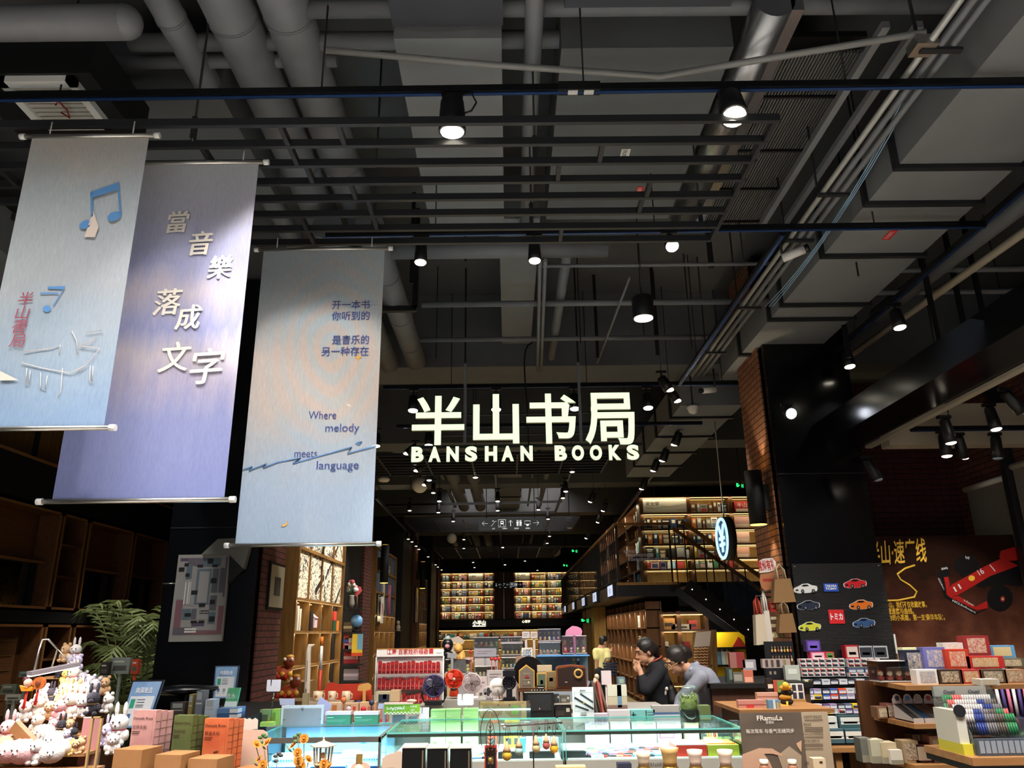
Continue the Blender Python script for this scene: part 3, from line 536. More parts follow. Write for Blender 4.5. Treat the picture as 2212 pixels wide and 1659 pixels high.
# directory map on the left pillar
t=thing('directory_map','grey framed mall directory map on the left black pillar','map',(-3.63,9.36,1.62),world=True)
MB(mat('map_board','#8f8d8b',.6)).box(-3.94,-3.325,9.34,9.385,1.615,2.6).build('board',t)
mb=MB();MC=[mat('map_'+k,c,.6)for k,c in(('a','#5c5560'),('b','#566670'),('c','#55565f'),('d','#76525a'),('e','#8b898a'),('f','#15171d'),('g','#d2d0cc'),('h','#4d4459'))]
_mn=[0]
def mp(u0,u1,v0,v1,k,dy=0):
 _mn[0]+=1;dy=_mn[0]*.00008;mb.rect(-3.94+.615*u0,-3.94+.615*u1,2.6-.985*v1,2.6-.985*v0,9.337-dy,MC[k])
for a in((.05,.36,.04,.08,7),(.2,.52,.04,.13,0),(.5,.85,.04,.14,1),(.84,.95,.03,.16,4),(.93,.97,.03,.5,0),(.05,.19,.08,.52,4),(.19,.3,.12,.28,1),(.33,.42,.14,.6,4),(.4,.68,.17,.58,1),(.45,.64,.2,.56,4),(.7,.82,.17,.45,2),(.84,.93,.16,.45,2),(.2,.33,.32,.58,4),(.06,.19,.53,.84,3),(.06,.42,.84,.92,0),(.2,.36,.63,.75,1),(.37,.47,.63,.75,2),(.49,.68,.63,.75,4),(.7,.83,.48,.65,2),(.7,.83,.67,.8,1),(.88,.98,.6,.92,3),(.36,.9,.88,.92,3),(.4,.64,.78,.83,7),(.5,.86,.83,.875,4)):mp(*a)
for a in((.58,.69,.05,.11,5),(.14,.22,.1,.14,5),(.39,.5,.12,.15,5),(.68,.79,.12,.15,5),(.04,.15,.15,.2,5),(.18,.26,.22,.26,5),(.68,.79,.28,.34,5),(.33,.45,.42,.47,5),(.7,.8,.53,.58,5),(.5,.62,.57,.61,5),(.53,.7,.65,.69,5),(.25,.37,.68,.72,5),(.72,.83,.72,.78,5),(.38,.5,.765,.795,5),(.53,.64,.765,.795,5),(.2,.22,.32,.58,6),(.26,.28,.32,.58,6),(.3,.31,.32,.58,6),(.28,.5,.85,.87,6),(.28,.5,.88,.9,6)):mp(*a,.001)
mb.text('半山生活',upright((-3.94+.615*.615,9.3305,2.6-.985*.68)),.025,MC[6]);mb.build('printed_plan',t)
MB(M_chrome).cyl((-3.94,9.37,2.27),(-4.1,9.37,2.27),.008,6).build('bracket',t)
P9=lambda x,y,Y=9.39:px(x,y,Y=Y)
mb=MB(mat('facet_grey','#74746f',.6));q=[P9(*a)for a in((441,1199),(476,1166),(522,1164),(545,1180),(531,1230),(500,1199))];mb.prism([(a.x,a.z)for a in q],9.3,9.398)
mb.prism([(a.x,a.z)for a in[P9(*b)for b in((500,1199),(531,1230),(497,1262))]],9.32,9.398,mat('facet_dark','#16191b',.5));tag(mb.build('wall_emblem'),'angular grey faceted emblem behind the top corner of the directory map','emblem')
# dark wood and glass front on the far left
FX=-6.0;M_lw=noisy('facade_wood','#6b4322','#573519',2.5,.45,.08,(6,.7,6));M_edge=mat('facade_edge','#8a5e34',.4)
M_pane=glass('dark_pane','#cfd6d8',.72,.03,'#8a8578')
struct('wall_facade',MB(M_blk).box(-6.9,-6.62,6.5,16,0,6.3),'dark wall behind the wood and glass front','wall')
struct('trim_30',MB(M_blk).box(-6.6,FX+.02,6.5,16,3.32,3.82).box(-6.6,FX+.02,6.5,16,1.86,2.0).box(FX,FX+.02,6.5,16,3.82,3.86,M_edge).box(FX,FX+.015,6.5,16,3.34,3.36,M_edge),'black bands of the wood and glass front','fascia')
BAYS=((7.9,10.36,1),(10.42,11.02,0),(11.1,12.42,1),(12.5,13.72,1),(13.8,15.2,1))
BN=('nearest','narrow shelved','middle','third wide','last')
for(y0,y1,w),nm in zip(BAYS,BN):
 for z0,z1,row in((2.03,3.27,'upper'),(.5,1.84,'lower')):
  t=thing('display_bay','%s %s bay of the dark wood and glass front'%(nm,row),'display bay',(FX,(y0+y1)/2,z0),'bays of the wood and glass front',world=True)
  mb=MB(M_lw).box(-6.6,-6.58,y0,y1,z0,z1).box(-6.6,FX,y0,y0+.03,z0,z1).box(-6.6,FX,y1-.03,y1,z0,z1).box(-6.6,FX,y0,y1,z1-.03,z1).box(-6.6,FX,y0,y1,z0,z0+.03)
  for a in((y0,y0+.03,z0,z1),(y1-.03,y1,z0,z1),(y0,y1,z1-.03,z1),(y0,y1,z0,z0+.03)):mb.box(FX,FX+.012,*a,M_edge)
  mb.build('bay_casing',t);zm=z0+(z1-z0)*.46
  if not w:
   for k in(1,2):MB(M_lw).box(-6.58,FX-.01,y0,y1,z0+(z1-z0)*k/3,z0+(z1-z0)*k/3+.025).build('shelf',t)
  elif row=='upper':
   MB(M_lw).box(-6.3,-6.27,y0,y1,zm,z1).box(-6.3,-6.1,y0,y1,zm,zm+.03,M_edge).build('back_panel',t)
   pn=MB(M_pane).box(-6.2,-6.19,y0+.03,y1-.03,z0+.03,zm).build('glass_pane',t)
   for q in(y0+(y1-y0)*.45,y1-.16):MB(M_blk).box(-6.19,-6.16,q,q+.035,z0+.03,zm).build('mullion',t)
  else:
   mb=MB(M_edge)
   for k in range(7):mb.box(-6.22,-6.2,y0+.03,y1-.2,z0+.12+k*.17,z0+.125+k*.17)
   MB(M_lw).box(-6.25,-6.22,y0,y1,z0,z1).build('slatted_panel',t);mb.build('slat_lines',t)
struct('wall_loft',MB(M_wood).box(-6.6,-6.5,6.5,13,3.9,5.4),'wood lined wall above the dark front','wall')
run('loft_post','black post standing on the ledge above the dark wood front','post',MB(M_blk).bar((-6.2,9.85,3.86),(-6.2,9.85,5.4),.05,.05))
# palm
pb=V((-4.55,10.0,0));t=thing('potted_palm','feathery green palm in a pot left of the black pillar','plant',pb,world=True)
MB(mat('pot_grey','#3c3c3a',.6)).lathe([(.16,0),(.2,.1),(.22,.4),(.19,.4),(.18,.36)],20,c=pb).build('pot',t)
M_leaf=noisy('palm_leaf','#66773f','#a3b072',9,.5)
def frond(base,tip,sag,n=15,w=.25):
 c=bez(base,base.lerp(tip,.4)+V((0,0,sag)),base.lerp(tip,.8)+V((0,0,sag*.8)),tip,n);mb=MB(M_leaf).tube(c,.007,5)
 for i in range(3,n):
  d=(c[i+1]-c[i-1]).normalized()if i<n else(c[i]-c[i-1]).normalized();s_=d.cross(V((0,0,1))).normalized();l=w*(1-((i/n-.45)/.75)**2)
  for g in(1,-1):
   e=c[i]+s_*(g*l)+d*l*.7-V((0,0,l*.5));k=d*.018;mb.add([c[i]-k,c[i]+k,c[i].lerp(e,.6)+k*.8+V((0,0,.02)),e,c[i].lerp(e,.6)-k*.8+V((0,0,.02))],[(0,1,2,3,4)])
 return mb
random.seed(3)
for k in range(26):
 a=-2.9+k*.33;l=random.uniform(.5,1.0);h=random.uniform(.8,2.05);b=pb+V((.05*math.cos(a),.05*math.sin(a),.4));tp=pb+V((l*.75*math.cos(a),l*.8*math.sin(a),h))
 frond(b,tp,random.uniform(.5,.9)).build('frond',t)
 # ceiling deep inside the shop
DZ=4.62
def dspot(x,y,n_,watts=0,big=1.):
 p=px(x,y,z=DZ-.15);h=.2*big
 return spot((p.x,p.y,DZ+.17),'small spotlight deep in the shop ceiling, %s counted from the entrance'%nth(n_)if n_<29 else 'tiny spotlight near the end wall, %s counted from the left'%nth(n_-29),.055*big,h,(0,-.06,-1),watts,.1,70,(M_lens if n_%3 else M_lens2)if watts else M_off,n=10,group='spotlights deep in the shop',rod=True)
DS=[(927,1040,60),(1027,1034,60),(1236,1022,0),(1222,1064,60),(1216,1078,0),(936,1067,0),(949,1085,50),(947,1109,0),(1075,1085,50),(1075,1105,0),(885,1105,0),(1163,1103,0),(979,1128,0),(1184,1123,0),(882,1166,0),(890,1172,0),(899,1181,0),(905,1188,0),(1002,1167,0),(1002,1186,0),(1086,1184,40),(1182,1175,0),(1187,1160,0),(925,1204,0),(941,1221,0),(946,1226,0),(954,1232,0),(964,1238,0),(1022,1216,0),(1010,1238,0),(1025,1227,0),(1091,1221,60),(1076,1238,0),(1134,1213,0),(1161,1233,0),(1047,1246,0)]
for i,(x,y,w)in enumerate(DS):dspot(x,y,i,w)
# wall washers aimed at the left aisle, out of the banner's cover
for k,(x,y)in enumerate(((-1.5,12.2),(-1.5,13.6),(-1.5,15.0))):spot((x,y,4.67),'spotlight washing the ink mural shelves, %s of three'%nth(k),.07,.18,(-.8,0,-.7),420,.1,70,group='mural wash spots',rod=True,shoot=(-.68,0,-1))
for k,(x,y)in enumerate(((2.0,9.4),(2.2,9.9))):spot((x,y,4.77 if 0 else 4.87),'spotlight aimed at the warm brick pillar, %s of two'%nth(k),.07,.18,(.5,0,-.9),70,.1,30,group='brick wash spots',rod=True,shoot=(.5,.0,-.62 if k else-.95))
def dtrack(x0,y0,x1,y1,label,z=DZ+.2):
 a,b=px(x0,y0,z=z),px(x1,y1,z=z);t=thing('lighting_track',label,'track',(a+b)/2,'tracks deep in the shop',world=True);MB(M_rail).bar(a,b,.06,.05).build('rail',t)
 MB(M_ang).bar(a-V((0,0,.03)),b-V((0,0,.03)),.03,.008).build('conductor_strip',t)
dtrack(833,1092,1215,1083,'track crossing the aisle beyond the first inner frame');dtrack(850,1112,1200,1106,'second track crossing the aisle, nearer the black way-finding sign')
dtrack(812,1075,930,1200,'track running away along the left aisle');dtrack(1232,1020,1200,1105,'track running away along the right of the aisle');dtrack(1070,1022,1086,1215,'track running away down the middle of the aisle',4.9)
dtrack(1185,1150,1172,1185,'short far track right of the way-finding sign');dtrack(940,1208,972,1240,'farthest left track before the end bookcase');dtrack(945,1205,1190,1200,'far cross track before the end bookcase')
dtrack(1440,985,1330,1130,'track running away above the mezzanine railing')
for k,(x,y)in enumerate(((1468,955),(1441,990),(1421,1012),(1395,1052),(1310,1100),(1298,1125),(1272,1160),(1283,1080))):
 p=px(x,y,z=4.55);spot((p.x,p.y,4.8),'spotlight above the mezzanine railing, %s from the entrance'%nth(k),.075,.2,(-.3,.3,-.8),140 if k in(1,4,6)else 0,.1,70,n=10,group='spots above the mezzanine',rod=True)
 # inner ladder frames, pipes, ducts, domes
def ladder(x0,x1,ys,z,label):
 t=thing('ladder_grid',label,'frame',((x0+x1)/2,ys[0],z),world=True)
 for y in ys:MB(M_steel).box(x0,x1,y-.015,y+.015,z,z+.05).build('long_bar',t)
 for i in range(7):x=x0+(x1-x0)*i/6;MB(M_steel).box(x-.015,x+.015,ys[0],ys[-1],z+.005,z+.045).build('cross_bar',t)
ladder(-3.0,1.75,[12.6+k*.24 for k in range(8)],4.5,'dark ladder frame right behind the lit sign')
ladder(-2.8,1.9,[20.6+k*.4 for k in range(8)],4.55,'second dark ladder frame behind the way-finding sign')
ladder(-2.7,1.9,[28+k*.6 for k in range(8)],4.55,'third dark ladder frame far down the aisle')
for k,(x,r)in enumerate(((-1.62,.05),(-1.35,.17),(-.85,.17),(.95,.07),(.6,.03),(-2.3,.14))):
 run('ceiling_pipe','grey pipe far inside the shop ceiling, %s counted from the lit sign'%nth(k),'pipe',MB(M_pipe).tube([(x,15.3,5.35),(x,23.5 if k!=5 else 18,5.35)],r,14),'inner ceiling pipes')
 run('ceiling_pipe','farthest grey pipe run over the aisle, %s counted from the sign'%nth(k),'pipe',MB(M_pipe).tube([(x,29,5.35),(x,36,5.35)],r,10),'far ceiling pipes')
duct('flat_duct','stepped flat duct in the middle of the inner ceiling',-.35,.35,15,24,5.35,5.8,M_duct,(17.2,19.5,21.8))
duct('flat_duct','pale box duct right of the inner stepped duct',.75,1.4,15.5,17.0,5.2,5.6,M_duct)
for k,(x,y,l)in enumerate(((907,1048,'white sound dome left under the inner frame'),(976,1163,'white sound dome beyond the second inner frame'),(1230,1130,'sound dome right of the way-finding sign'),(1202,1192,'small far sound dome near the green exit light'))):
 p=px(x,y,z=4.7);t=thing('ceiling_speaker',l,'speaker',p,'white sound domes',world=True);MB(M_white).ball(p,.17,16).build('shell',t);MB(M_blk).cyl(p+V((0,0,.15)),(p.x,p.y,6.3),.015,6).build('drop_rod',t)
p=px(829,1036,z=4.75);t=thing('access_point','white round wireless unit by the edge of the third banner','access point',p,world=True);MB(M_white).lathe([(.02,-.05),(.1,-.04),(.13,.0),(.1,.04),(.05,.06)],20,c=p).build('shell',t);MB(M_blk).cyl(p+V((0,0,.05)),(p.x,p.y,6.3),.012,6).build('drop_rod',t)
M_exit=mat('exit_green','#22e06a',.4,0,2.2)
for k,(x,y,Y,w,l)in enumerate(((1242,1191,30,.13,'far green exit light above the railing'),(1222,1222,33,.11,'green exit light above the end bookcase'),(1265,1341,27,.16,'green exit light under the mezzanine'),(1599,1050,17,.1,'green exit light beside the wall sconce'))):
 p=px(x,y,Y=Y);t=thing('exit_sign',l,'exit sign',p,'green exit lights',world=True);MB(M_blk).cbox(p,(w*2.2,.04,w)).build('case',t);mb=MB(M_exit)
 mb.prism([(p.x-w*.9,p.z-.02),(p.x-w*.5,p.z-.02),(p.x-w*.5,p.z-w*.2),(p.x-w*.1,p.z+.02),(p.x-w*.5,p.z+w*.2),(p.x-w*.5,p.z+.06),(p.x-w*.9,p.z+.06)],p.y-.03,p.y-.022);person_icon(mb,p.x+w*.3,p.y-.024,p.z-w*.38,w*.8);mb.bar((p.x+w*.6,p.y-.024,p.z-w*.4),(p.x+w*.6,p.y-.024,p.z+w*.4),w*.1,.004)
 mb.build('running_figure',t);MB(M_blk).cyl((p.x,p.y,p.z+w*.5),(p.x,p.y,6.3 if k!=2 else 2.42),.012,6).build('drop_rod',t)
spot((-1.9,9.3,4.7),'spotlight aimed at the oak end panel and the left brick face',.07,.18,(-.6,.7,-1),150,.1,50,rod=True,shoot=(-.62,.95,-1))
# books
BC={'red':'#a8322c','dark blue':'#2c4468','cream':'#d9cdb2','white':'#e6e2da','black':'#1c1c1f','green':'#4c7a52','orange':'#cf7434','yellow':'#d8b23c','light blue':'#86aac4','grey':'#8d8c88','pink':'#d49a98','brown':'#6d4a32','teal':'#3f8286','purple':'#6a5588'}
BCN=list(BC);BP={}
def book_mesh(c,flat):
 k=(c,flat)
 if k in BP:return BP[k]
 mb=MB(cm(BC[c],.5))
 if flat:
  mb.box(-.5,.5,0,1,0,1);ink=cm('#2a2a2a' if c in('cream','white','yellow','pink','light blue','grey')else '#eae4d2')
  mb.rect(-.36,.36,.74,.84,-.01,ink);mb.rect(-.28,.28,.62,.66,-.01,ink);mb.rect(-.34,.34,.14,.52,-.01,cm(BC[BCN[(BCN.index(c)+5)%len(BCN)]]))
 else:mb.box(-.5,.5,0,1,0,1);mb.box(-.42,.42,.05,.99,1,1.003,cm('#e9e2cf'));mb.rect(-.3,.3,.55,.86,-.01,cm('#e0d6bc' if c not in('cream','white')else '#5a4c40'));mb.rect(-.5,.5,.08,.12,-.01,cm('#cbb98c'))
 o=mb.build('book',None,(0,0,0));COL.objects.unlink(o);BP[k]=o;return o
def place_book(c,flat,x,y,z,w,d,h,label,group,rz=0.):
 o=book_mesh(c,flat).copy();COL.objects.link(o);o.location=(x,y,z);o.scale=(w,d,h);o.rotation_euler=(0,0,rz);return tag(o,label,'book',group)
EXTRA=MB()
def fill_row(x0,x1,y,z,hmax,n,where,rnd,pal=None,depth=.16,rest=True):
 """books on one shelf, left to right; y is the front of the row, facing the viewer"""
 x=x0+.02;i=0;cnt={}
 while x<x1-.05 and(i<n or rest):
  flat=rnd.random()<.38;w=min(rnd.uniform(.15,.22)if flat else rnd.uniform(.03,.075)*(1 if n>9 else 1.9),x1-.02-x);h=hmax*rnd.uniform(.62,.9);c=rnd.choice(pal or BCN)
  if i<n:place_book(c,flat,x+w/2,y+(.04 if flat else .0),z,w,.03 if flat else depth,h,'%s %s, %s in %s'%(c,'book facing out' if flat else 'book spine',nth(i),where),'books in '+where)
  else:EXTRA.box(x,x+w,y+.02,y+depth,z,z+h,cm(BC[c]))
  x+=w+rnd.uniform(.003,.02 if n>9 else .05);i+=1
M_led=mat('led_warm','#ffd68c',.4,0,1.3);M_case=noisy('bookcase_oak','#6a421c','#523214',3,.5,.08,(6,6,.7));M_caseback=noisy('bookcase_back','#c39a50','#ac8544',3,.6,0,(6,6,.7))
def bookcase(name,label,xs,zs,y,depth,led=True,back=None):
 t=thing(name,label,'bookcase',((xs[0]+xs[-1])/2,y,zs[0]),world=True);mb=MB(M_case)
 for x in xs:mb.box(x-.045,x+.045,y-.005,y+depth,zs[0],zs[-1]+.05)
 mb.build('uprights',t);MB(back or M_caseback).box(xs[0],xs[-1],y+depth,y+depth+.03,zs[0],zs[-1]+.05).build('back_panel',t)
 for z in zs:MB(M_case).box(xs[0],xs[-1],y,y+depth,z-.025,z+.025).build('shelf',t)
 if led:
  for z in zs[1:led+1]if led is not True else zs[1:]:MB(M_led).box(xs[0]+.04,xs[-1]-.04,y+.012,y+.034,z-.036,z-.022).box(xs[0]+.04,xs[-1]-.04,y+depth-.05,y+depth-.03,z-.036,z-.022).build('led_strip',t)
  for z in zs[1:]:strip_light(t,((xs[0]+xs[-1])/2,y-.04,z-.03),xs[-1]-xs[0],1.7)
 return t
def strip_light(t,p,w,wm,rz=0.):
 d=bpy.data.lights.new('shelf_light','AREA');d.shape='RECTANGLE';d.size=w;d.size_y=.03;d.energy=w*wm;d.color=(1,.84,.56)
 o=bpy.data.objects.new('shelf_light',d);COL.objects.link(o);o.parent=t;o.location=V(p)-t.location;o.rotation_euler=(math.radians(28),0,rz)
def board(p0,p1,y,lines,label):
 t=thing('subject_board',label,'sign',((p0[0]+p1[0])/2,y,p0[1]),world=True);MB(mat('board_cream','#d6cfbd',.6)).box(p0[0],p1[0],y,y+.02,p0[1],p1[1]).build('board',t);mb=MB(cm('#22201e'));h=p1[1]-p0[1];w=p1[0]-p0[0]
 mb.text(lines[0],upright((p0[0]+w*.06,y-.003,p0[1]+h*.5)),h*.34,None,0,.01,align='l');mb.text(lines[1],upright((p0[0]+w*.06,y-.003,p0[1]+h*.34)),h*.12,None,align='l')
 if len(lines)>2:mb.text(lines[2],upright((p0[0]+w*.94,y-.003,p0[1]+h*.16)),h*.07,None,align='r')
 mb.tube([(p0[0]+w*u,y-.004,p0[1]+h*v)for u,v in((.2,.25),(.45,.5),(.6,.42),(.95,.62))],h*.006,4,cm('#b3a992'));mb.build('lettering',t)
rnd=random.Random(11)
# end bookcases, 38 m away
YE=38.;ex=lambda x:px(x,1290,Y=YE).x;ez=lambda y:px(1080,y,Y=YE).z
ZS=[ez(a)for a in(1337,1320.5,1304,1287,1270.5,1254.5,1237)]
XL=[ex(a)for a in(953,974,1010,1045,1066)];XR=[ex(a)for a in(1112,1147,1182,1217,1252,1290)]
for xs,nm in((XL,'left'),(XR,'right')):
 bookcase('end_bookcase','tall oak %s bookcase with glowing shelves on the end wall'%nm,xs,ZS,YE,.4)
 for r in range(6):
  for b in range(len(xs)-1):
   if(nm=='left' and b==2 or nm=='right' and b==0)and r==5:continue
   if nm=='right' and b==4:continue
   fill_row(xs[b]+.03,xs[b+1]-.03,YE+.06,ZS[r]+.02,.33,4 if b else 3,'%s row, %s bay, %s end bookcase'%(nth(5-r),nth(b),nm),rnd,['cream','white','cream','red','light blue','yellow','orange','pink','green','white','dark blue','grey'])
board((XL[2]+.04,ZS[5]+.03),(XL[3]-.04,ZS[6]-.04),YE+.02,('心理学','Psychology'),'cream psychology subject board on the left end bookcase');board((XR[0]+.04,ZS[5]+.03),(XR[1]-.04,ZS[6]-.0),YE+.02,('艺与自然','Nature'),'cream nature subject board on the right end bookcase')
struct('door_1',MB(M_woodd).box(ex(1067),ex(1111),YE+.1,YE+.2,ZS[0],ZS[6]+.05).box(ex(1088),ex(1089),YE+.08,YE+.1,ZS[0],ZS[6],M_chrome),'dark wood double door between the end bookcases','door')
struct('trim_40',MB(mat('slab_edge','#1b1b1d',.4)).box(ex(935),8,YE-1.0,YE-.8,ez(1354),ez(1339)).box(ex(935),8,YE-.8,45,ez(1350),ez(1341)),'dark upper floor edge below the end bookcases','floor edge')
struct('wall_end',MB(M_blk).box(-8,ex(953),YE+.1,YE+.5,0,6.3).box(ex(952),ex(1300),YE+.45,YE+.6,0,6.3),'dark wall around the end bookcases','wall')
t=thing('lit_letters','small lit white three-character sign on the upper floor edge','sign',(ex(1035),YE-1.05,ez(1352)),world=True)
mb=MB(mat('sign_warm','#fff2c8',.4,0,3.));a=px(1021,1350.5,Y=YE-1.05);b_=px(1049,1340,Y=YE-1.05);mb.fit('小半山',upright(a),b_.x-a.x,b_.z-a.z,None,.02,.02);mb.box(a.x,b_.x,YE-1.06,YE-1.02,a.z-.06,a.z-.02);mb.build('characters',t)
t=thing('direction_sign','small black subject sign hung on the upper floor edge','sign',(ex(1132),YE-1.05,ez(1351)),world=True);a=px(1117,1350,Y=YE-1.06);b_=px(1147,1340,Y=YE-1.06);MB(M_sgn).box(a.x,b_.x,YE-1.06,YE-1.02,a.z,b_.z).build('panel',t);mb=MB(mat('sign_warm','#fff2c8')).text('心理学',upright((a.x*.35+b_.x*.65,YE-1.065,a.z+.1)),.13,None);mb.build('lettering',t)
# room below the end bookcases
bookcase('wall_bookcase','lower lit bookcase under the upper floor at the end',[ex(a)for a in(935,990,1060,1130,1200)],[0,.45,.9,1.35,ez(1360)],YE-.2,.35)
for k in range(4):fill_row(ex((935,990,1060,1130)[k])+.03,ex((990,1060,1130,1200)[k])-.03,YE-.15,1.37,.3,3,'%s bay of the lower end bookcase'%nth(k),rnd)
eb=EXTRA.build('packed_books');tag(eb,'rest of the tightly packed books on the end bookcases','books',None,'stuff');EXTRA=MB()
# mezzanine
MZ=2.7;MX0=2.47;MY=18.
struct('floor_mezzanine',MB(mat('slab_edge','#1b1b1d')).box(MX0,9,MY,19.2,2.4,MZ).box(MX0,9,19.2,40,2.4,MZ).box(MX0-.01,3.9,MY-.01,MY+.06,MZ-.05,MZ+.01,M_wood),'dark mezzanine floor','floor')
t=thing('mezzanine_railing','black baluster railing with wood handrail along the mezzanine','railing',(MX0,26,MZ),world=True)
MB(M_wood).bar((MX0+.03,MY,4.03),(MX0+.03,39,4.03),.09,.06).build('handrail',t);MB(M_blk).bar((MX0+.03,MY,MZ+.08),(MX0+.03,39,MZ+.08),.03,.03).build('bottom_rail',t)
for k in range(56):y=MY+.1+.37*k;MB(M_blk).bar((MX0+.03,y,MZ),(MX0+.03,y,4.0),.025,.025).build('baluster',t)
M_rg=glass('rail_glass','#c8d4dc',.93,.01,'#d8dde0')
t=thing('glass_balustrade','glass balustrade with a wood handrail and printed verse at the mezzanine corner','railing',(3.1,MY,MZ),world=True)
MB(M_wood).bar((MX0,MY+.03,4.03),(3.78,MY+.03,4.03),.07,.06).build('handrail',t);MB(M_rg).box(MX0+.05,3.74,MY+.02,MY+.03,MZ+.02,3.98).build('glass_pane',t)
for x in(MX0+.05,3.74):MB(M_blk).bar((x,MY+.03,MZ),(x,MY+.03,4.02),.035,.035).build('post',t)
mb=MB(mat('vinyl_white','#a9abc0',.6))
for s_,X_,Y_,w in(('我读书越多',1361,1194,27),('书籍就使我和世界越接近',1382,1202,58),('生活对我也变得越加光明和有意义',1400,1211,82),('——高尔基',1431,1230,17)):
 a=px(X_,Y_,Y=MY+.01);mb.text(s_,upright(a),.075,None,0,0,width=w*MY/FPX*1.04)
mb.build('lettering',t)
# stairs
t=thing('staircase','black steel staircase with wood handrails descending from the mezzanine to the right','staircase',(5.0,17.6,1.0),world=True)
S0,S1=V((3.8,17.9,2.62)),V((6.3,17.9,.75));dS=V((0,-.95,0))
for o,nm in((V(),'rear'),(dS,'front')):MB(M_blk).bar(S0+o-V((0,0,.05)),S1+o-V((0,0,.05)),.04,.3).build('stringer',t)
for k in range(11):p=S0.lerp(S1,(k+.3)/11);MB(M_woodd).box(p.x,p.x+.27,16.98,17.88,p.z-.03,p.z+.01).build('tread',t)
for o,h0 in((V((0,.05,0)),1.3),(dS,1.32)):
 MB(M_wood).bar(S0+o+V((0,0,h0)),S1+o+V((0,0,h0)),.06,.08).build('handrail',t)
 for k in range(6):p=S0.lerp(S1,(k+.1)/6)+o;MB(M_blk).bar(p,p+V((0,0,h0)),.022,.022).build('post',t)
 g=MB(M_rg);a,b_=S0+o,S1+o;g.add([a+V((0,.006,.15)),b_+V((0,.006,.15)),b_+V((0,.006,h0-.06)),a+V((0,.006,h0-.06))],[(0,1,2,3)]).build('glass_pane',t)
mb=MB(mat('step_light','#f2ead8',.4,0,2.))
for k in range(8):p=S0.lerp(S1,(k+.4)/9)+dS;mb.ball(p-V((0,.03,.05)),.014,6)
mb.build('step_lights',t)
# astronomy bookcase on the mezzanine
YA=19.6;ax=lambda x:px(x,1150,Y=YA).x;az=lambda y:px(1450,y,Y=YA).z
ZA=[MZ+.02,MZ+.4,az(1208),az(1177),az(1144),az(1109),az(1073)];XA=[ax(1388),ax(1492),ax(1584),ax(1665)]
bookcase('astronomy_bookcase','tall lit bookcase on the mezzanine with a cream subject board',XA,ZA,YA,.4,True)
board((XA[0]+.06,ZA[5]+.03),(XA[1]-.04,ZA[6]-.05),YA+.02,('天文学','Astronomy','BANSHAN BOOKS'),'cream astronomy subject board on the mezzanine bookcase')
dark=['black','black','dark blue','grey','brown','white','dark blue','orange']
for r in range(1,6):
 for b in range(3):
  if(r,b)in((5,0),)or b==2:continue
  fill_row(XA[b]+.05,XA[b+1]-.04,YA+.08,ZA[r]+.02,.33,7 if r>2 else 3,'%s row, %s bay, astronomy bookcase'%(nth(5-r),nth(b)),rnd,dark if r>2 else None)
for k,(y0,y1,c,l,s_)in enumerate(((1083,1109,'#b8322f','red','半山'),(1116,1142,'#c79a90','dusty pink',''),(1149,1174,'#d8b0a0','pale pink',''),(1182,1207,'#cf9b86','salmon',''))):
 a,b_=px(1588,y1,Y=YA+.1),px(1618,y0,Y=YA+.1);mb=MB(cm(c)).box(a.x,b_.x,YA+.1,YA+.3,a.z,b_.z).rect(a.x+.03,b_.x-.03,a.z+.04,a.z+.12,YA+.097,cm('#ecd9c8'))
 if s_:mb.text(s_,upright(((a.x+b_.x)/2,YA+.096,a.z+.16)),.14,cm('#f0dccb'))
 tag(mb.build('gift_box'),'%s gift box in the bookcase bay beside the sconce'%l,'box','gift boxes beside the sconce')
tag(EXTRA.build('packed_books'),'rest of the tightly packed dark books on the astronomy bookcase','books',None,'stuff')
# side bookcase running away along the mezzanine
for j in range(4):
 y0=YA+.5+j*2.3;t=thing('side_bookcase','%s lit side bookcase along the mezzanine walkway'%nth(j),'bookcase',(XA[0],y0+1.1,MZ),'side bookcases',world=True)
 MB(M_case).box(XA[0],XA[0]+.4,y0,y0+.06,MZ,5.1).box(XA[0],XA[0]+.4,y0+2.2,y0+2.26,MZ,5.1).build('uprights',t);MB(M_caseback).box(XA[0]+.36,XA[0]+.4,y0,y0+2.26,MZ,5.1).build('back_panel',t)
 for k in(2,4):strip_light(t,(XA[0]-.1,y0+1.1,MZ+.04+k*.42+.36),2.2,5,-PI/2)
 for k in range(6):
  z=MZ+.04+k*.42;MB(M_case).box(XA[0],XA[0]+.38,y0,y0+2.26,z-.02,z+.02).build('shelf',t)
  if k:MB(M_led).box(XA[0]+.3,XA[0]+.33,y0+.06,y0+2.2,z-.035,z-.022).build('led_strip',t)
  if j<1 and k<5:
   for i in range(3):c=rnd.choice(BCN);place_book(c,False,XA[0]+.06,y0+.3+i*.36,z+.02,.09,.22,rnd.uniform(.22,.34),'%s book spine, %s along the %s shelf, nearest side bookcase'%(c,nth(i),nth(k)),'books of the side bookcases',PI/2*3)
struct('wall_mezzanine',MB(M_blk).box(3.9,9,20.2,20.4,MZ,6.3).box(4.0,9,18.8,19.0,0,2.4),'dark wall behind the mezzanine','wall')
# small lit category boxes on the mezzanine edge
M_cat=mat('category_light','#b8c4de',.4,0,.9)
for k,y in enumerate((18.9,22.4,25.9,30,34.5)):
 t=thing('category_sign','lit category box on the mezzanine edge, %s from the corner'%nth(k),'sign',(MX0-.05,y,2.42),'category boxes on the mezzanine edge',world=True)
 MB(M_blk).box(MX0-.06,MX0-.005,y-.5,y+.5,2.42,2.72).build('case',t);MB(M_cat).box(MX0-.07,MX0-.06,y-.45,y+.45,2.45,2.69).build('lit_face',t)
 MB(cm('#20242c')).text(('历史','哲学','文学','艺术','社科')[k],frame((MX0-.072,y,2.52),(0,-1,0),(0,0,1)),.13).build('lettering',t)
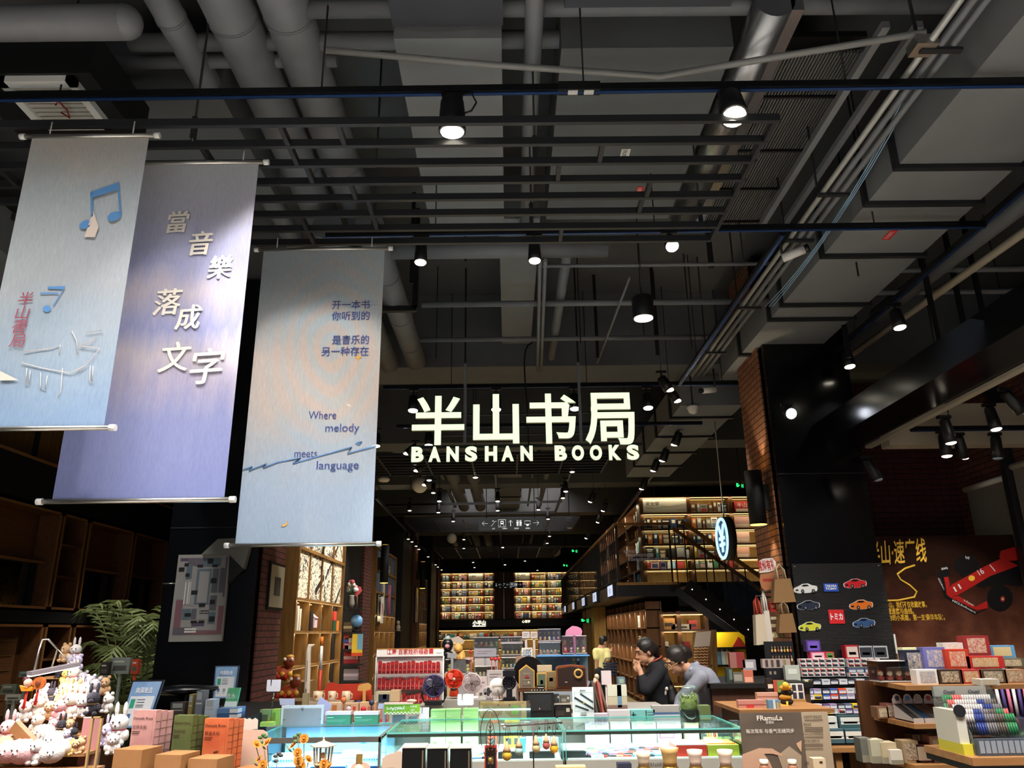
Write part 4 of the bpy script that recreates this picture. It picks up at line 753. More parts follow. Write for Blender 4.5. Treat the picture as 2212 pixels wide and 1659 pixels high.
 # shelves below the mezzanine (face the aisle)
XU=3.12
for j in range(3):
 y0=18.3+j*2.5;t=thing('aisle_bookcase','oak aisle bookcase under the mezzanine, %s from the stairs'%nth(j),'bookcase',(XU,y0+1.2,0),'aisle bookcases',world=True);mb=MB(M_case)
 for k in range(4):mb.box(XU,XU+.35,y0+k*.8,y0+k*.8+.04,0,2.3)
 mb.build('uprights',t);MB(M_caseback).box(XU+.33,XU+.36,y0,y0+2.44,0,2.3).build('back_panel',t)
 for k in(2,4):strip_light(t,(XU-.12,y0+1.2,.45+k*.4),2.4,5,-PI/2)
 for k in range(6):
  MB(M_case).box(XU,XU+.35,y0,y0+2.44,.1+k*.4,.13+k*.4).build('shelf',t)
  if k in(3,5):MB(M_led).box(XU+.27,XU+.3,y0+.05,y0+2.4,.085+k*.4,.097+k*.4).build('led_strip',t)
  if k<5:
   for i in range(4 if j==0 else 0):
    c=rnd.choice(['cream','white','brown','grey','orange','cream','light blue']);place_book(c,i%3==0,XU+.05,y0+.2+i*(.4 if j==0 else .6),.135+k*.4,.2 if i%3==0 else .06,.03 if i%3==0 else .2,rnd.uniform(.2,.32),'%s book, %s along the %s shelf up, nearest aisle bookcase'%(c,nth(i),nth(k)),'books under the mezzanine',PI*1.5)
for k in range(6):tag(MB(M_wood if k%2 else M_caseback).box(2.75+k*.04,3.15+k*.02,26.2+k*1.1,26.9+k*1.1,0,2.4).build('panel_pier'),'wood clad pier under the far mezzanine, %s along'%nth(k),'pier','wood piers')
# shelf of gifts facing the viewer, yellow display, right of the stairs
bookcase('gift_shelf','gift shelf below the stairs with boxes and a white roll',[px(a,1400,Y=18.3).x for a in(1432,1470,1530)],[0,.5,.95,px(1480,1418,Y=18.3).z,px(1480,1362,Y=18.3).z,px(1480,1325,Y=18.3).z],18.25,.4,True)
gz=[px(1480,y,Y=18.3).z+.02 for y in(1418,1362)]
for k,(x,z,w,h,c,l)in enumerate(((1448,1,.3,.25,'#c08a4a','woven wood box'),(1475,1,.45,.12,'#cfc4b0','grid of small cards'),(1502,1,.2,.2,'#b8473c','red patterned box'),(1455,0,.5,.2,'#d9d8d4','white print roll box'),(1484,0,.16,.3,'#8f2f2c','dark red bottle box'),(1440,0,.1,.3,'#ded8c8','row of pale booklets'),(1512,0,.2,.25,'#d8b640','yellow folded box'))):
 p=px(x,1400,Y=18.3);tag(MB(cm(c)).box(p.x-w/2,p.x+w/2,18.3,18.5,gz[z],gz[z]+h).rect(p.x-w*.3,p.x+w*.3,gz[z]+h*.3,gz[z]+h*.6,18.297,cm('#4a3a30')).build('gift_box'),l+' on the gift shelf below the stairs','box','gifts below the stairs')
ya=px(1545,1440,Y=17.2);yb=px(1610,1365,Y=17.2);t=thing('yellow_display','bright yellow display board with shelves under the stairs','display',((ya.x+yb.x)/2,17.3,0),world=True)
MB(mat('display_yellow','#f0c21c',.5)).box(ya.x-.2,yb.x,17.3,17.35,0,yb.z).build('backboard',t)
for z in(ya.z,(ya.z+yb.z)/2):MB(M_blk).box(ya.x-.2,yb.x,17.1,17.3,z,z+.04).build('shelf',t)
MB(cm('#b5322a')).prism([(yb.x-.28,yb.z-.3),(yb.x,yb.z-.3),(yb.x-.14,yb.z-.1)],17.28,17.298).build('red_mark',t);lamp('POINT','shelf_light',t,(ya.x,17.0,yb.z+.1),(0,0,-1),14,size=.05)
for k,(x,c)in enumerate(((1552,'#6f9ab8'),(1561,'#d8e0e0'),(1572,'#e6d8a0'),(1584,'#34495e'))):
 p=px(x,1422,Y=17.2);tag(MB(cm(c)).box(p.x-.05,p.x+.05,17.14,17.24,ya.z+.04,ya.z+.3).lathe([(.02,ya.z+.3),(.02,ya.z+.36)],8,c=(p.x,17.19,0)).build('carton'),('blue','white','pale yellow','slate')[k]+' carton on the yellow display','carton','cartons on the yellow display')
 # left aisle: oak shelf with ink mural
M_mural=mat('ink_mural','#d9cbb4',.8);N,L,B=nodes(M_mural);tc=N.new('ShaderNodeTexCoord');n1=N.new('ShaderNodeTexNoise');n1.inputs['Scale'].default_value=26;n1.inputs['Detail'].default_value=3;n2=N.new('ShaderNodeTexNoise');n2.inputs['Scale'].default_value=1.6
ad=N.new('ShaderNodeMath');ad.operation='MULTIPLY_ADD';ad.inputs[1].default_value=.42;L.new(tc.outputs['Object'],n1.inputs['Vector']);L.new(tc.outputs['Object'],n2.inputs['Vector']);L.new(n2.outputs[0],ad.inputs[0]);L.new(n1.outputs[0],ad.inputs[2]);rr=ramp(N,[(.735,'#dccfb8'),(.775,'#2b2622')]);L.new(ad.outputs[0],rr.inputs[0]);L.new(rr.outputs[0],B.inputs['Base Color'])
def mural_unit(y0,y1,zb,zt,mm,label,cols,x=-3.2,rows=(.25,.72,1.2,1.71),ink=True,zr=3):
 t=thing('mural_bookcase',label,'bookcase',(x-.15,(y0+y1)/2,0),world=True);w=(y1-y0)/cols;mb=MB(M_wood)
 MB(M_wood).box(x-(.6 if ink else .34),x+.02,y0-.06,y0,0,zt).build('end_panel',t);MB(M_wood).box(x-.34,x,y1,y1+.05,0,zt).build('end_panel',t);MB(noisy('oak_back','#8c6628','#705020',3,.55,.1,(6,6,.7))).box(x-.34,x-.3,y0,y1,0,zb).build('back_panel',t);MB(mm).box(x-.08,x-.05,y0,y1,zb,zt).build('mural_panel',t)  # back panel oak, a little yellower than the veneer
 for k in range(1,cols):MB(M_wood).box(x-.3,x,y0+k*w-.015,y0+k*w+.015,0,zb).box(x-.05,x-.02,y0+k*w-.015,y0+k*w+.015,zb,zt).build('divider',t)
 for z in rows:MB(M_wood).box(x-.3,x,y0,y1,z-.02,z+.02).build('shelf',t)
 for k in range(zr+1):z=zb+(zt-zb)*k/zr;MB(M_wood).box(x-.08,x,y0,y1,z-.025,z+.025).build('grid_rail',t)
 MB(M_led).box(x-.2,x-.17,y0+.05,y1-.05,zb-.04,zb-.028).build('led_strip',t);MB(M_led).box(x-.26,x-.24,y0+.05,y1-.05,rows[-1]-.035,rows[-1]-.024).build('led_strip',t)
 for z in list(rows)+[zb]:strip_light(t,(x+.05,(y0+y1)/2,z-.03),y1-y0,1.8 if ink else 1.2,PI/2)
 if ink:
  mb=MB(cm('#2a2521'))
  for a,b_,wd in(((.45,2.9),(.95,4.3),.07),((.6,2.6),(1.0,3.6),.05),((.4,2.35),(.56,2.62),.1),((.55,2.75),(.62,2.2),.012),((.62,3.0),(.9,2.94),.015),((.62,3.04),(.9,2.98),.015),((.75,2.25),(.8,2.7),.03),((.82,3.5),(.99,3.1),.025),((.86,2.2),(.98,2.5),.06),((.7,3.4),(.8,3.4),.012)):
   mb.bar((x-.047,y0+(y1-y0)*a[0],a[1]),(x-.047,y0+(y1-y0)*b_[0],b_[1]),.004,wd)
  mb.build('ink_strokes',t)
 return t
mural_unit(11.95,15.3,2.19,4.5,M_mural,'oak shelf with a black ink mural above its open compartments',4)
M_mblue=noisy('mural_blue','#1d3556','#56708c',1.8,.7)
t2=mural_unit(19.0,22.4,2.1,3.7,M_mblue,'second mural bookcase, blue with white and pink figures',4,ink=False);mb=MB(cm('#c8ccd2'))
mb.text('设计',frame((-3.24,20.3,3.35),(0,1,0),(0,0,1)),.28).text('趣味',frame((-3.24,21.2,3.2),(0,1,0),(0,0,1)),.28);mb.build('lettering',t2)
MB(cm('#b9b4ae')).tube([(-3.235,20.2,3.1),(-3.235,20.35,2.8),(-3.235,20.3,2.5),(-3.235,20.5,2.25)],.05,8).build('mural_figure',t2);MB(cm('#a85a6a')).tube([(-3.235,21.3,2.9),(-3.235,21.25,2.5),(-3.235,21.3,2.15)],.07,8).build('mural_figure',t2)
mural_unit(28.4,31,2.0,3.6,noisy('mural_pale','#a89c8e','#8e7f74',1.5),'third mural bookcase far along the left aisle',3,ink=False)
for k in range(3):run('red_band','red band across the third mural bookcase, %s panel'%nth(k),'band',MB(cm('#b03a34')).box(-3.25,-3.245,28.45+k*.86,29.2+k*.86,2.6,2.75),'red bands')
MX3=-3.24
def on_shelf(x,y,Y=None):return px(x,y,X=MX3)
def mini(name,label,cat,X_,Y_,mbf,group=None,Xp=MX3,Yp=None):
 """small thing standing with its base at photo pixel (X_, Y_) on the shelf plane"""
 p=px(X_,Y_,X=Xp)if Yp is None else px(X_,Y_,Y=Yp);mb=MB();mb.T=T(*p);mbf(mb);return tag(mb.build(name),label,cat,group)
def bx(w,d,h,c,c2=None):return lambda mb:(mb.box(-w/2,w/2,-d/2,d/2,0,h,cm(c)),c2 and mb.box(-w/2-.002,w/2+.002,-d/2-.002,d/2+.002,h*.35,h*.6,cm(c2)))
sh_z=lambda z:z+.022
def shelf_item(name,label,cat,y,z,mbf,group='goods on the ink mural shelf',x=-3.3):mb=MB();mb.T=T(x,y,z+.022);mbf(mb);return tag(mb.build(name),label,cat,group)
R1,R2,R3,R4=1.71,1.2,.72,.25
shelf_item('book','taller white book in the nearest compartment of the mural shelf','book',12.15,R1,bx(.2,.07,.36,'#ddd8c8'));shelf_item('book','shorter white book next to the taller one on the mural shelf','book',12.28,R1,bx(.2,.07,.32,'#d4cfbf'))
shelf_item('figurine','dark figurine beside the two white books','figurine',12.5,R1,lambda m:(m.box(-.06,.06,-.06,.06,0,.04,cm('#2a2520')),m.ball((0,0,.14),(.05,.05,.1),8,cm('#3a342e')),m.ball((0,.02,.28),.05,8,cm('#3a342e'))))
shelf_item('black_box','black upright box in the second compartment','box',13.0,R1,bx(.2,.16,.3,'#26201c'));shelf_item('pink_house','pink house shaped box in the second compartment','box',13.35,R1,lambda m:(m.box(-.08,.08,-.1,.1,.05,.2,cm('#c8a8b4')),m.prism([(-.1,.2),(.1,.2),(0,.28)],-.1,.1,cm('#b08898')),m.box(-.03,.03,-.03,.03,0,.05,cm('#6a5048'))))
shelf_item('bronze_figurine','dark bronze dragon figurine in the third compartment','figurine',13.95,R1,lambda m:(m.tube([(0,-.1,.03),(0,.05,.06),(0,-.05,.14),(0,.05,.22),(0,.0,.3)],[.05,.05,.04,.035,.02],8,cm('#3a362c')),m.ball((0,-.03,.32),.04,8,cm('#4a4638'))))
shelf_item('red_box','red box on top of two boxes in the fourth compartment','box',14.72,R1+.18,bx(.2,.22,.16,'#c23a30'));shelf_item('green_box','dark green box under the red one','box',14.72,R1,bx(.2,.24,.178,'#2e4a2c'));shelf_item('orange_box','orange box beside the dark green one','box',14.98,R1,bx(.2,.2,.178,'#cf742e'))
for k,(y,c,c2,l)in enumerate(((12.2,'#dcd8cc','#5a5048','white framed card'),(13.25,'#26242a','#8a8088','black backed pen card'),(14.75,'#d8d0bc','#3a3028','cream stamp card'))):shelf_item('display_card',l+' on the second row of the mural shelf','card',y,R2,bx(.03,.18,.2,c,c2))
for k,(y,l)in enumerate(((13.9,'small bronze beast on the second row'),(14.8,'small bronze rider on the third row'))):shelf_item('bronze_figurine',l+' of the mural shelf','figurine',y,(R2,R3)[k],lambda m:(m.ball((0,0,.08),(.06,.09,.08),8,cm('#5a4a34')),m.ball((0,-.08,.18),.05,8,cm('#6a5638'))))
shelf_item('book','cream propped book on the third row of the mural shelf','book',12.45,R3,bx(.05,.22,.3,'#c8b080','#8a6030'));shelf_item('card_stand','small white card on the third row of the mural shelf','card',12.35,R3+.001,lambda m:m.box(.05,.07,-.12,.12,0,.16,cm('#d8d2c0')))
# lion-dance ornaments on a low ledge by the brick pillar
def lion(mb,s=1.):
 mb.ball((0,0,.1*s),(.13*s,.1*s,.1*s),12,cm('#b8502c'));mb.ball((.1*s,-.04,.24*s),(.08*s,.07*s,.08*s),12,cm('#8a3a22')).ball((.1*s,-.02,.31*s),(.06*s,.06*s,.03*s),10,cm('#d0983a'))
 for a in range(6):mb.ball((-.12*s+.05*a*s,-.09*s,.06*s+.03*(a%2)),.04*s,8,cm(('#c8382e','#d8a03c')[a%2]))
 for a in(-1,1):mb.ball((.1*s+a*.05*s,-.1*s,.28*s),.025*s,8,cm('#e8e0d0'));mb.cyl((a*.06*s,0,0),(a*.06*s,0,.06*s),.03*s,8,cm('#d8a03c'))
mini('lion_ornament','red and gold lion dance ornament on the oak ledge by the brick pillar','ornament',608,1471,lambda m:lion(m),Yp=11.2);mini('lion_ornament','second gold lion dance ornament lower on the oak ledge','ornament',622,1512,lambda m:lion(m,.9),Yp=10.4)
a=px(600,1472,Y=11.2);tag(MB(M_wood).box(a.x-.2,a.x+.45,11.0,11.5,0,a.z).build('oak_ledge'),'oak ledge cabinet carrying the upper lion ornament','cabinet');b_=px(622,1512,Y=10.4);tag(MB(M_wood).box(b_.x-.25,b_.x+.6,10.2,10.7,0,b_.z).build('oak_ledge'),'lower oak ledge cabinet carrying the second lion ornament','cabinet')
# framed photo, sconces
def framed(y0,y1,z0,z1,x,label):
 t=thing('framed_photo',label,'picture',(x,(y0+y1)/2,z0),world=True);MB(M_blk).box(x,x+.05,y0,y1,z0,z1).build('picture_frame',t);MB(mat('mat_card','#a89f88',.7)).box(x+.05,x+.053,y0+.03,y1-.03,z0+.03,z1-.03).build('mount_card',t);ym,zm=(y0+y1)/2,z0+(z1-z0)*.5;MB(noisy('photo_dark','#1c1d1c','#6a6a66',4,.5)).box(x+.053,x+.056,ym-(y1-y0)*.2,ym+(y1-y0)*.2,zm-(z1-z0)*.2,zm+(z1-z0)*.2).build('photograph',t)
fa,fb=px(571,1316,X=-2.99),px(611,1222,X=-2.99);framed(max(fa.y,9.58),min(fb.y,10.4),fa.z,fb.z,-3.0,'framed dark photograph with a cream mount on the brick of the left pillar')
fa,fb=px(810,1345,X=-3.24),px(824,1285,X=-3.24);framed(fa.y,fb.y,fa.z,fb.z,-3.24,'second framed photograph on the next brick pier');framed(27.1,27.9,2.0,3.2,-3.24,'third framed photograph far along the left aisle')
def sconce(p,h,label,watts,s):
 t=thing('wall_sconce',label,'wall lamp',p,world=True);p=V(p);MB(M_blk).tube([p+V((0,0,-h/2)),p+V((0,0,h/2))],.1,20).build('shade',t);MB(M_blk).cbox(p+V((-s*.16,0,0)),(.14,.1,.3)).build('bracket',t)
 g=mat('sconce_glow','#ffcf5c',.4,0,4.);MB(g).lathe([(.092,-.004),(.099,.0),(.08,.004)],20,c=p+V((0,0,-h/2))).lathe([(.092,-.004),(.099,.0),(.08,.004)],20,c=p+V((0,0,h/2))).build('glow_ring',t)
 for k,d in((-1,-1),(1,1)):lamp('SPOT','lamp_light',t,p+V((-s*.02,0,d*(h/2+.02))),(-s*.12,0,d),watts,(1,.82,.55),60,.05)
a=px(1623,1075,X=2.9);sconce((2.95,a.y,a.z),.64,'black cylinder sconce glowing at both ends on the warm brick pillar',26,-1)
a=px(831,1218,X=-3.02);sconce((-3.02,a.y,a.z),.9,'black sconce on the second brick pier of the left aisle',16,1);sconce((-3.02,27.6,3.6),.9,'black sconce on the third brick pier, far along the left aisle',14,1)
t=thing('hanging_scroll','narrow white hanging scroll with red characters on the second brick pier','scroll',px(826,1345,X=-3.1),world=True);a,b_=px(823,1346,X=-3.1),px(829,1290,X=-3.1)
MB(M_white).box(-3.12,-3.11,a.y,b_.y+.1,a.z,b_.z).build('paper',t);MB(M_blk).box(-3.25,-3.11,a.y+.05,a.y+.08,b_.z,b_.z+.03).build('peg',t);MB(cm('#b8322c')).box(-3.109,-3.107,a.y+.12,b_.y-.05,a.z+.2,b_.z-.15).build('red_print',t)
# black wall shelves beyond the mural with a vase, globe, books
for k,(y,l)in enumerate(((1314,'top'),(1366,'second'),(1403,'third'),(1434,'fourth'),(1470,'bottom'))):
 a=px(748,y,Y=15.6);tag(MB(M_steel).box(a.x,a.x+.34,15.45,15.75,a.z-.03,a.z).box(a.x-.2,a.x+.02,15.5,15.6,a.z-.03,a.z).build('wall_shelf'),l+' black wall shelf beyond the mural bookcase','shelf','black wall shelves')
def vase(m):
 m.lathe([(.04,0),(.07,.08),(.05,.2),(.06,.24)],12,cm('#8a8680'))
 for k in range(9):a=k*.7;p=(.09*math.cos(a),.06*math.sin(a),.34+.05*(k%4));m.cyl((0,0,.22),p,.006,5,cm('#55704a'));m.ball(p,.045,8,cm(('#c8d4dc','#d8a0a0','#e0d8c8','#b8585a')[k%4]))
mini('flower_vase','grey vase of pale flowers on the top black shelf','vase',758,1313,vase,None,Yp=15.6);mini('paper_fan','pink watermelon shaped fan standing behind the vase','fan',772,1290,lambda m:(m.prism([(-.02,0),(.09,.12),(.05,.2),(-.05,.2),(-.09,.12)],-.01,.01,cm('#c8585c')),m.cyl((0,0,-.2),(0,0,.02),.008,6,cm('#8a6a4a'))),None,Yp=15.62)
mini('globe','small blue globe by the second black shelf','globe',769,1365,lambda m:(m.cyl((0,0,0),(0,0,.03),.07,12,M_blk),m.cyl((0,0,.02),(0,0,.09),.012,8,M_blk),m.ball((0,0,.2),.12,16,noisy('globe_map','#2f7ac0','#8fb8d4',9))),None,Yp=15.6)
mini('poster_book','yellow and blue picture book below the globe','book',773,1367,lambda m:(m.box(-.1,.1,-.01,.01,-.42,-.02,cm('#d8b83c')),m.box(0,.1,-.012,-.01,-.3,-.02,cm('#6aa6c8')),m.box(-.1,.1,-.012,-.01,-.42,-.36,cm('#c8482e'))),None,Yp=15.44)
for k,(x,y,w,h,c,c2,l)in enumerate(((757,1402,.2,.2,'#d8d0d0','#c8888c','white and pink gift carton'),(748,1402,.1,.3,'#b84848','#4858a0','red and blue flag pack'),(770,1402,.14,.1,'#d8b04c','#e6d8b0','yellow open book box'),(757,1433,.24,.22,'#a83038','#c8a0a8','dark red gift box'),(758,1469,.26,.2,'#8a8088','#b8a8b8','grey lilac pouch box'),(752,1365,.16,.18,'#6a5844','#c8b890','brown framed print'))):
 mini('gift_box',l+' on the black wall shelves','box',x,y,bx(w,.12,h,c,c2),'goods on the black wall shelves',Yp=15.6)
 # far left goods by the second mural
for k,(x,y,c,l)in enumerate(((838,1362,'#5a86b0','blue bird ornament'),(848,1362,'#3a3630','dark microscope ornament'),(860,1362,'#c8b8a0','cream figurine'))):shelf_item('figurine',l+' on the second mural bookcase','figurine',px(x,y,X=-3.3).y,1.712,lambda m,c=c:(m.ball((0,0,.1),(.07,.09,.1),8,cm(c)),m.ball((0,-.06,.24),.06,8,cm(c)),m.cyl((0,0,0),(0,0,.02),.08,10,cm(c))),'ornaments on the second mural bookcase')
# cross hung neon currency sign
q=px(1568,1163,Y=11.5);t=thing('neon_sign','round blue neon currency sign hung before the mezzanine','sign',q,world=True);Rz=frame(q,(math.cos(1.56),-math.sin(1.56),0),(0,0,1))
M_neon=mat('neon_blue','#8ccbff',.3,0,2.6);mb=MB(mat('neon_case','#3a3a3c',.5));mb.tube([Rz@V((0,0,-.07)),Rz@V((0,0,.05))],.315,32);mb.build('case',t)
mb=MB(M_neon);mb.tube([Rz@V((.285*math.cos(k*PI/24),.285*math.sin(k*PI/24),.056))for k in range(48)],.022,8,None,True);mb.build('ring',t);mb=MB(M_neon)
for a,b_ in(((-.13,.19),(0,.02)),((.13,.19),(0,.02)),((0,.03),(0,-.2)),((-.12,.0),(.12,.0)),((-.12,-.09),(.12,-.09))):mb.bar(Rz@V((*a,.056)),Rz@V((*b_,.056)),.03,.045)
mb.build('currency_symbol',t);MB(M_chrome).cyl(q+V((0,0,.31)),(q.x,q.y,6.3),.01,8).build('drop_rod',t);lamp('POINT','neon_light',t,Rz@V((0,0,.25)),(0,0,-1),3,(.45,.7,1),size=.15)
IZ=1.04
def pbox(name,label,cat,x0,y0,x1,y1,Y,d,c,dec=(),group=None,foot=IZ,m=None,sub=()):
 """carton whose front fills photo box (x0, y0)-(x1, y1) at depth Y; dec: printed patches (u0, u1, v0, v1, colour), v from the bottom"""
 a,b=px(x0,y1,Y=Y),px(x1,y0,Y=Y);w=b.x-a.x;z0=a.z if foot is None else max(foot,a.z-.004 if a.z>foot+.06 else foot);h=b.z-z0;mb=MB(m or cm(c));mb.box(a.x,b.x,Y,Y+d,z0,b.z)
 if foot is not None and a.z>foot+.06:mb.box((a.x+b.x)/2-.012,(a.x+b.x)/2+.012,Y+d*.3,Y+d*.7,foot,z0)
 for u0,u1,v0,v1,k in dec:mb.rect(a.x+w*u0,a.x+w*u1,z0+h*v0,z0+h*v1,Y-.0015,k if not isinstance(k,str)else cm(k))
 return tag(mb.build(name),label,cat,group)
 # glass show cases
M_cg=glass('case_glass','#dff4f0',.94,.01,'#f1fbf9');M_edge2=mat('glass_edge','#7fd6cf',.15);M_alu=mat('case_alloy','#a8a39a',.3,.7);M_cwhite=mat('case_liner','#f2f3f0',.6);M_cgrey=mat('case_plinth','#a9a49a',.5)
M_clw=mat('case_led_white','#f4fff8',.4,0,9.);M_clb=mat('case_led_blue','#8cc8ff',.4,0,9.)
def case(label,x0,x1,y0,y1,z0,z1,led,lcol,watts,liner,frame_top=False):
 t=thing('glass_showcase',label,'showcase',((x0+x1)/2,(y0+y1)/2,0),'glass showcases in a row',world=True)
 MB(M_cgrey).box(x0,x1,y0,y1,0,z0).build('plinth',t);MB(liner).box(x0+.01,x1-.01,y0+.01,y1-.01,z0,z0+.006).build('liner',t)
 MB(M_cg).box(x0,x1,y0,y1,z1-.008,z1).build('top_glass',t);MB(M_cg).box(x0+.004,x1-.004,y0,y0+.006,z0+.006,z1-.01).build('front_glass',t)
 for x in(x0,x1-.006):MB(M_cg).box(x,x+.006,y0+.008,y1,z0+.006,z1-.01).build('side_glass',t)
 e=.004;mb=MB(M_edge2)
 for a in((x0-e,x1+e,y0-e,y0-.0005,z1-.009,z1+.001),(x0-e,x1+e,y1,y1+e,z1-.009,z1+.001),(x0-e,x0-.0005,y0,y1,z1-.009,z1+.001),(x1+.0005,x1+e,y0,y1,z1-.009,z1+.001)):mb.box(*a)
 for x in(x0-e,x1):mb.box(x,x+e,y0-e,y0-.0005,z0,z1)
 mb.build('glass_edges',t)
 MB(M_alu).box(x0,x1,y0+.006,y0+.02,z1-.03,z1-.01).build('front_rail',t);MB(led).box(x0+.02,x1-.02,y0+.02,y0+.034,z1-.024,z1-.012).build('led_strip',t)
 if frame_top:MB(M_alu).box(x0,x1,y0-.012,y0-.002,z1-.028,z1+.004).box(x1-.012,x1+.004,y0-.01,y1,z1-.02,z1+.006).box(x1-.014,x1,y0-.012,y0-.002,z0-.2,z1).build('frame',t)
 d=bpy.data.lights.new('case_light','AREA');d.shape='RECTANGLE';d.size=x1-x0-.1;d.size_y=.5;d.energy=watts;d.color=lcol;o=bpy.data.objects.new('case_light',d);COL.objects.link(o);o.parent=t;o.location=V(((x0+x1)/2,y0+.33,z1-.03))-t.location;return t
YC,ZC=5.3,1.08;XC=[px(a,1580,Y=YC).x for a in(545,836,1214,1222,1604)]
case('left glass showcase glowing blue inside',XC[0],XC[1]-.03,YC-.04,6.05,.86,1.06,M_clb,(.35,.66,1),24,mat('liner_blue','#c9e2f5',.6),True)
case('middle glass showcase with green packs behind it',XC[1],XC[2],YC,6.05,.905,ZC,M_clw,(.93,1,.97),15,M_cwhite)
case('right glass showcase full of pens',XC[3],XC[4],YC,6.05,.905,ZC,M_clw,(.95,1,.97),17,M_cwhite)
mb=MB(cm('#2a2826')).text('BERNARD',upright((px(1416,1655,Y=YC-.005).x,YC-.006,px(1416,1656,Y=YC).z)),.034,width=.125);tag(mb.build('plinth_lettering'),'dark capital letters on the plinth of the right showcase','lettering')
# what lies in the cases
r2=random.Random(5)
PEN=['#5a86b0','#c8483e','#3a4a6a','#d8d4cc','#2a2a30','#6aa6b8','#c89a5a','#8a5a8a','#e0b8a0','#4a6a5a'];PENN=['blue','red','navy','white','black','teal','gold','purple','peach','green']
def pen(p,ang,c,label,group,l=.13):
 t=thing('pen',label,'pen',p,group,ang);MB(cm(PEN[c],.3)).tube([(-l/2,0,.006),(l*.16,0,.006)],.0055,8).build('barrel',t);MB(cm(PEN[(c+4)%10],.3)).tube([(l*.16,0,.006),(l/2,0,.006)],.006,8).box(l*.18,l*.44,-.001,.001,.011,.014).build('cap',t);return t
rows=[(r,i)for r in range(5)for i in range(6)]
for r,i in rows:
 x=XC[3]+.1+i*.1+.02*(r%2);y=YC+.07+r*.085;c=(r*3+i*7)%10;pen((x,y,.912),r2.uniform(-.25,-.05),c,'%s pen, %s from the left in the %s row of the right showcase'%(PENN[c],nth(i),nth(r)),'pens in the right showcase')
for k in range(4):
 x=XC[3]+.16+k*.14;tag(MB(cm('#fbfbf8')).box(x,x+.08,YC+.05+.13*(k%2),YC+.085+.13*(k%2),.912,.925).text(('CROSS','PEN','ZEBRA','INK')[k]if 0 else '¥',upright((x+.04,YC+.049+.13*(k%2),.914)),.009,cm('#30302e')).build('price_card'),'tiny white price card among the pens, %s from the left'%nth(k),'price card','price cards')
def tray(label,x0,x1,y0,y1,z,c,h=.03,lc=None):
 mb=MB(cm(c)).box(x0,x1,y0,y1,z,z+.004)
 for a in((x0,x1,y0,y0+.004),(x0,x1,y1-.004,y1),(x0,x0+.004,y0,y1),(x1-.004,x1,y0,y1)):mb.box(*a,z,z+h)
 return tag(mb.build('tray'),label,'tray')
xr=lambda a:px(a,1630,Y=YC+.05).x
tag(MB(cm('#e6483c')).box(xr(1462),xr(1528),YC+.05,YC+.3,.912,.975).box(xr(1462),xr(1528),YC+.05,YC+.3,.975,.98,cm('#f0c8c8')).build('gift_case'),'red fronted flat box at the right end of the right showcase','box')
tag(MB(cm('#c8cc4a')).box(xr(1530),xr(1598),YC+.05,YC+.3,.912,.975).box(xr(1534),xr(1594),YC+.09,YC+.27,.975,.981,cm('#e8803a')).build('gift_case'),'yellow-green fronted flat box with an orange tray on top','box')
tag(MB(cm('#7a4ab0')).box(xr(1447),xr(1480),YC+.36,YC+.4,.98,1.02).box(xr(1449),xr(1478),YC+.358,YC+.36,.985,1.015,cm('#b08ad8')).build('ink_box'),'purple ink box behind the red fronted box','box')
for k in range(5):tag(MB(cm(('#d8803a','#c8a84a','#e0d0b0','#b84a2e','#d8b890')[k])).cyl((xr(1562)+k*.016,YC+.42,.975),(xr(1562)+k*.016,YC+.42,1.03),.006,8).build('ink_bottle'),'tiny coloured tube, %s from the left on the yellow-green box'%nth(k),'tube','tiny tubes')
for k,(a,b_,c,ln)in enumerate(((1265,1316,'#c8c0d8','lilac framed map print'),(1320,1362,'#eef0ec','white gift box'),(1366,1418,'#cfe0dc','pale teal gift box'),(1420,1472,'#c8ccd8','pale grey gift box'),(1480,1510,'#d8e0b8','pale green gift box'),(1514,1562,'#4a5254','dark pattern box'),(1582,1600,'#4a5254','narrow dark pattern box'))):
 x0,x1=px(a,1600,Y=5.98).x,px(b_,1600,Y=5.98).x;mb=MB(cm(c)).box(x0,x1,5.96,6.03,.912,1.05);mb.rect(x0+.015,x1-.015,.93,.95,5.958,cm('#8fb8c8' if k<4 else '#b8c890')).rect(x0+.02,x1-.02,.965,1.04,5.957,noisy('case_print_%d'%k,('#8ab0a8','#dfe4e2','#8fb0a0','#a8a0b0','#c0cc98','#3a4244','#3a4244')[k],('#e0d8b8','#cfd8d8','#e0e0c8','#d8c8c0','#e8ecc8','#8a9496','#8a9496')[k],60,.6))
 tag(mb.build('gift_box'),ln+' standing at the back of the right showcase','box','boxes at the back of the right showcase')
 # middle case
xm=lambda a,y=1630:px(a,y,Y=YC+.1).x
for k,(a,c)in enumerate(((1098,'#d8b63a'),(1118,'#e0c04a'),(1062,'#d84a3a'))):tag(MB(cm(c)).box(xm(a)-.03,xm(a)+.03,5.7,5.71,.93,1.02).box(xm(a)-.02,xm(a)+.02,5.697,5.7,.95,.99,cm('#3a4a4a')).build('pendant_card'),('first yellow','second yellow','red')[k]+' pendant card standing in the middle showcase','card')
for k in range(5):x=xm(1120)+k*.055;tag(MB(cm(('#3a78b8','#e8eaf0','#5a9ad0','#e0e4ea','#b0c8dc')[k])).box(x,x+.05,5.6+.03*(k%2),5.66+.03*(k%2),.912,1.0).build('jewel_box'),('blue','white','sky blue','second white','pale blue')[k]+' jewel box at the back of the middle showcase','box','jewel boxes')
for k in range(3):tag(MB(cm('#3a3e40')).box(xm(1076)+k*.2,xm(1076)+.16+k*.2,YC+.06,YC+.2,.912,.95).box(xm(1076)+k*.2+.01,xm(1076)+.15+k*.2,YC+.07,YC+.19,.95,.953,cm('#8a8e90')).build('ring_tray'),'dark ring tray, %s from the left in the middle showcase'%nth(k),'tray','ring trays')
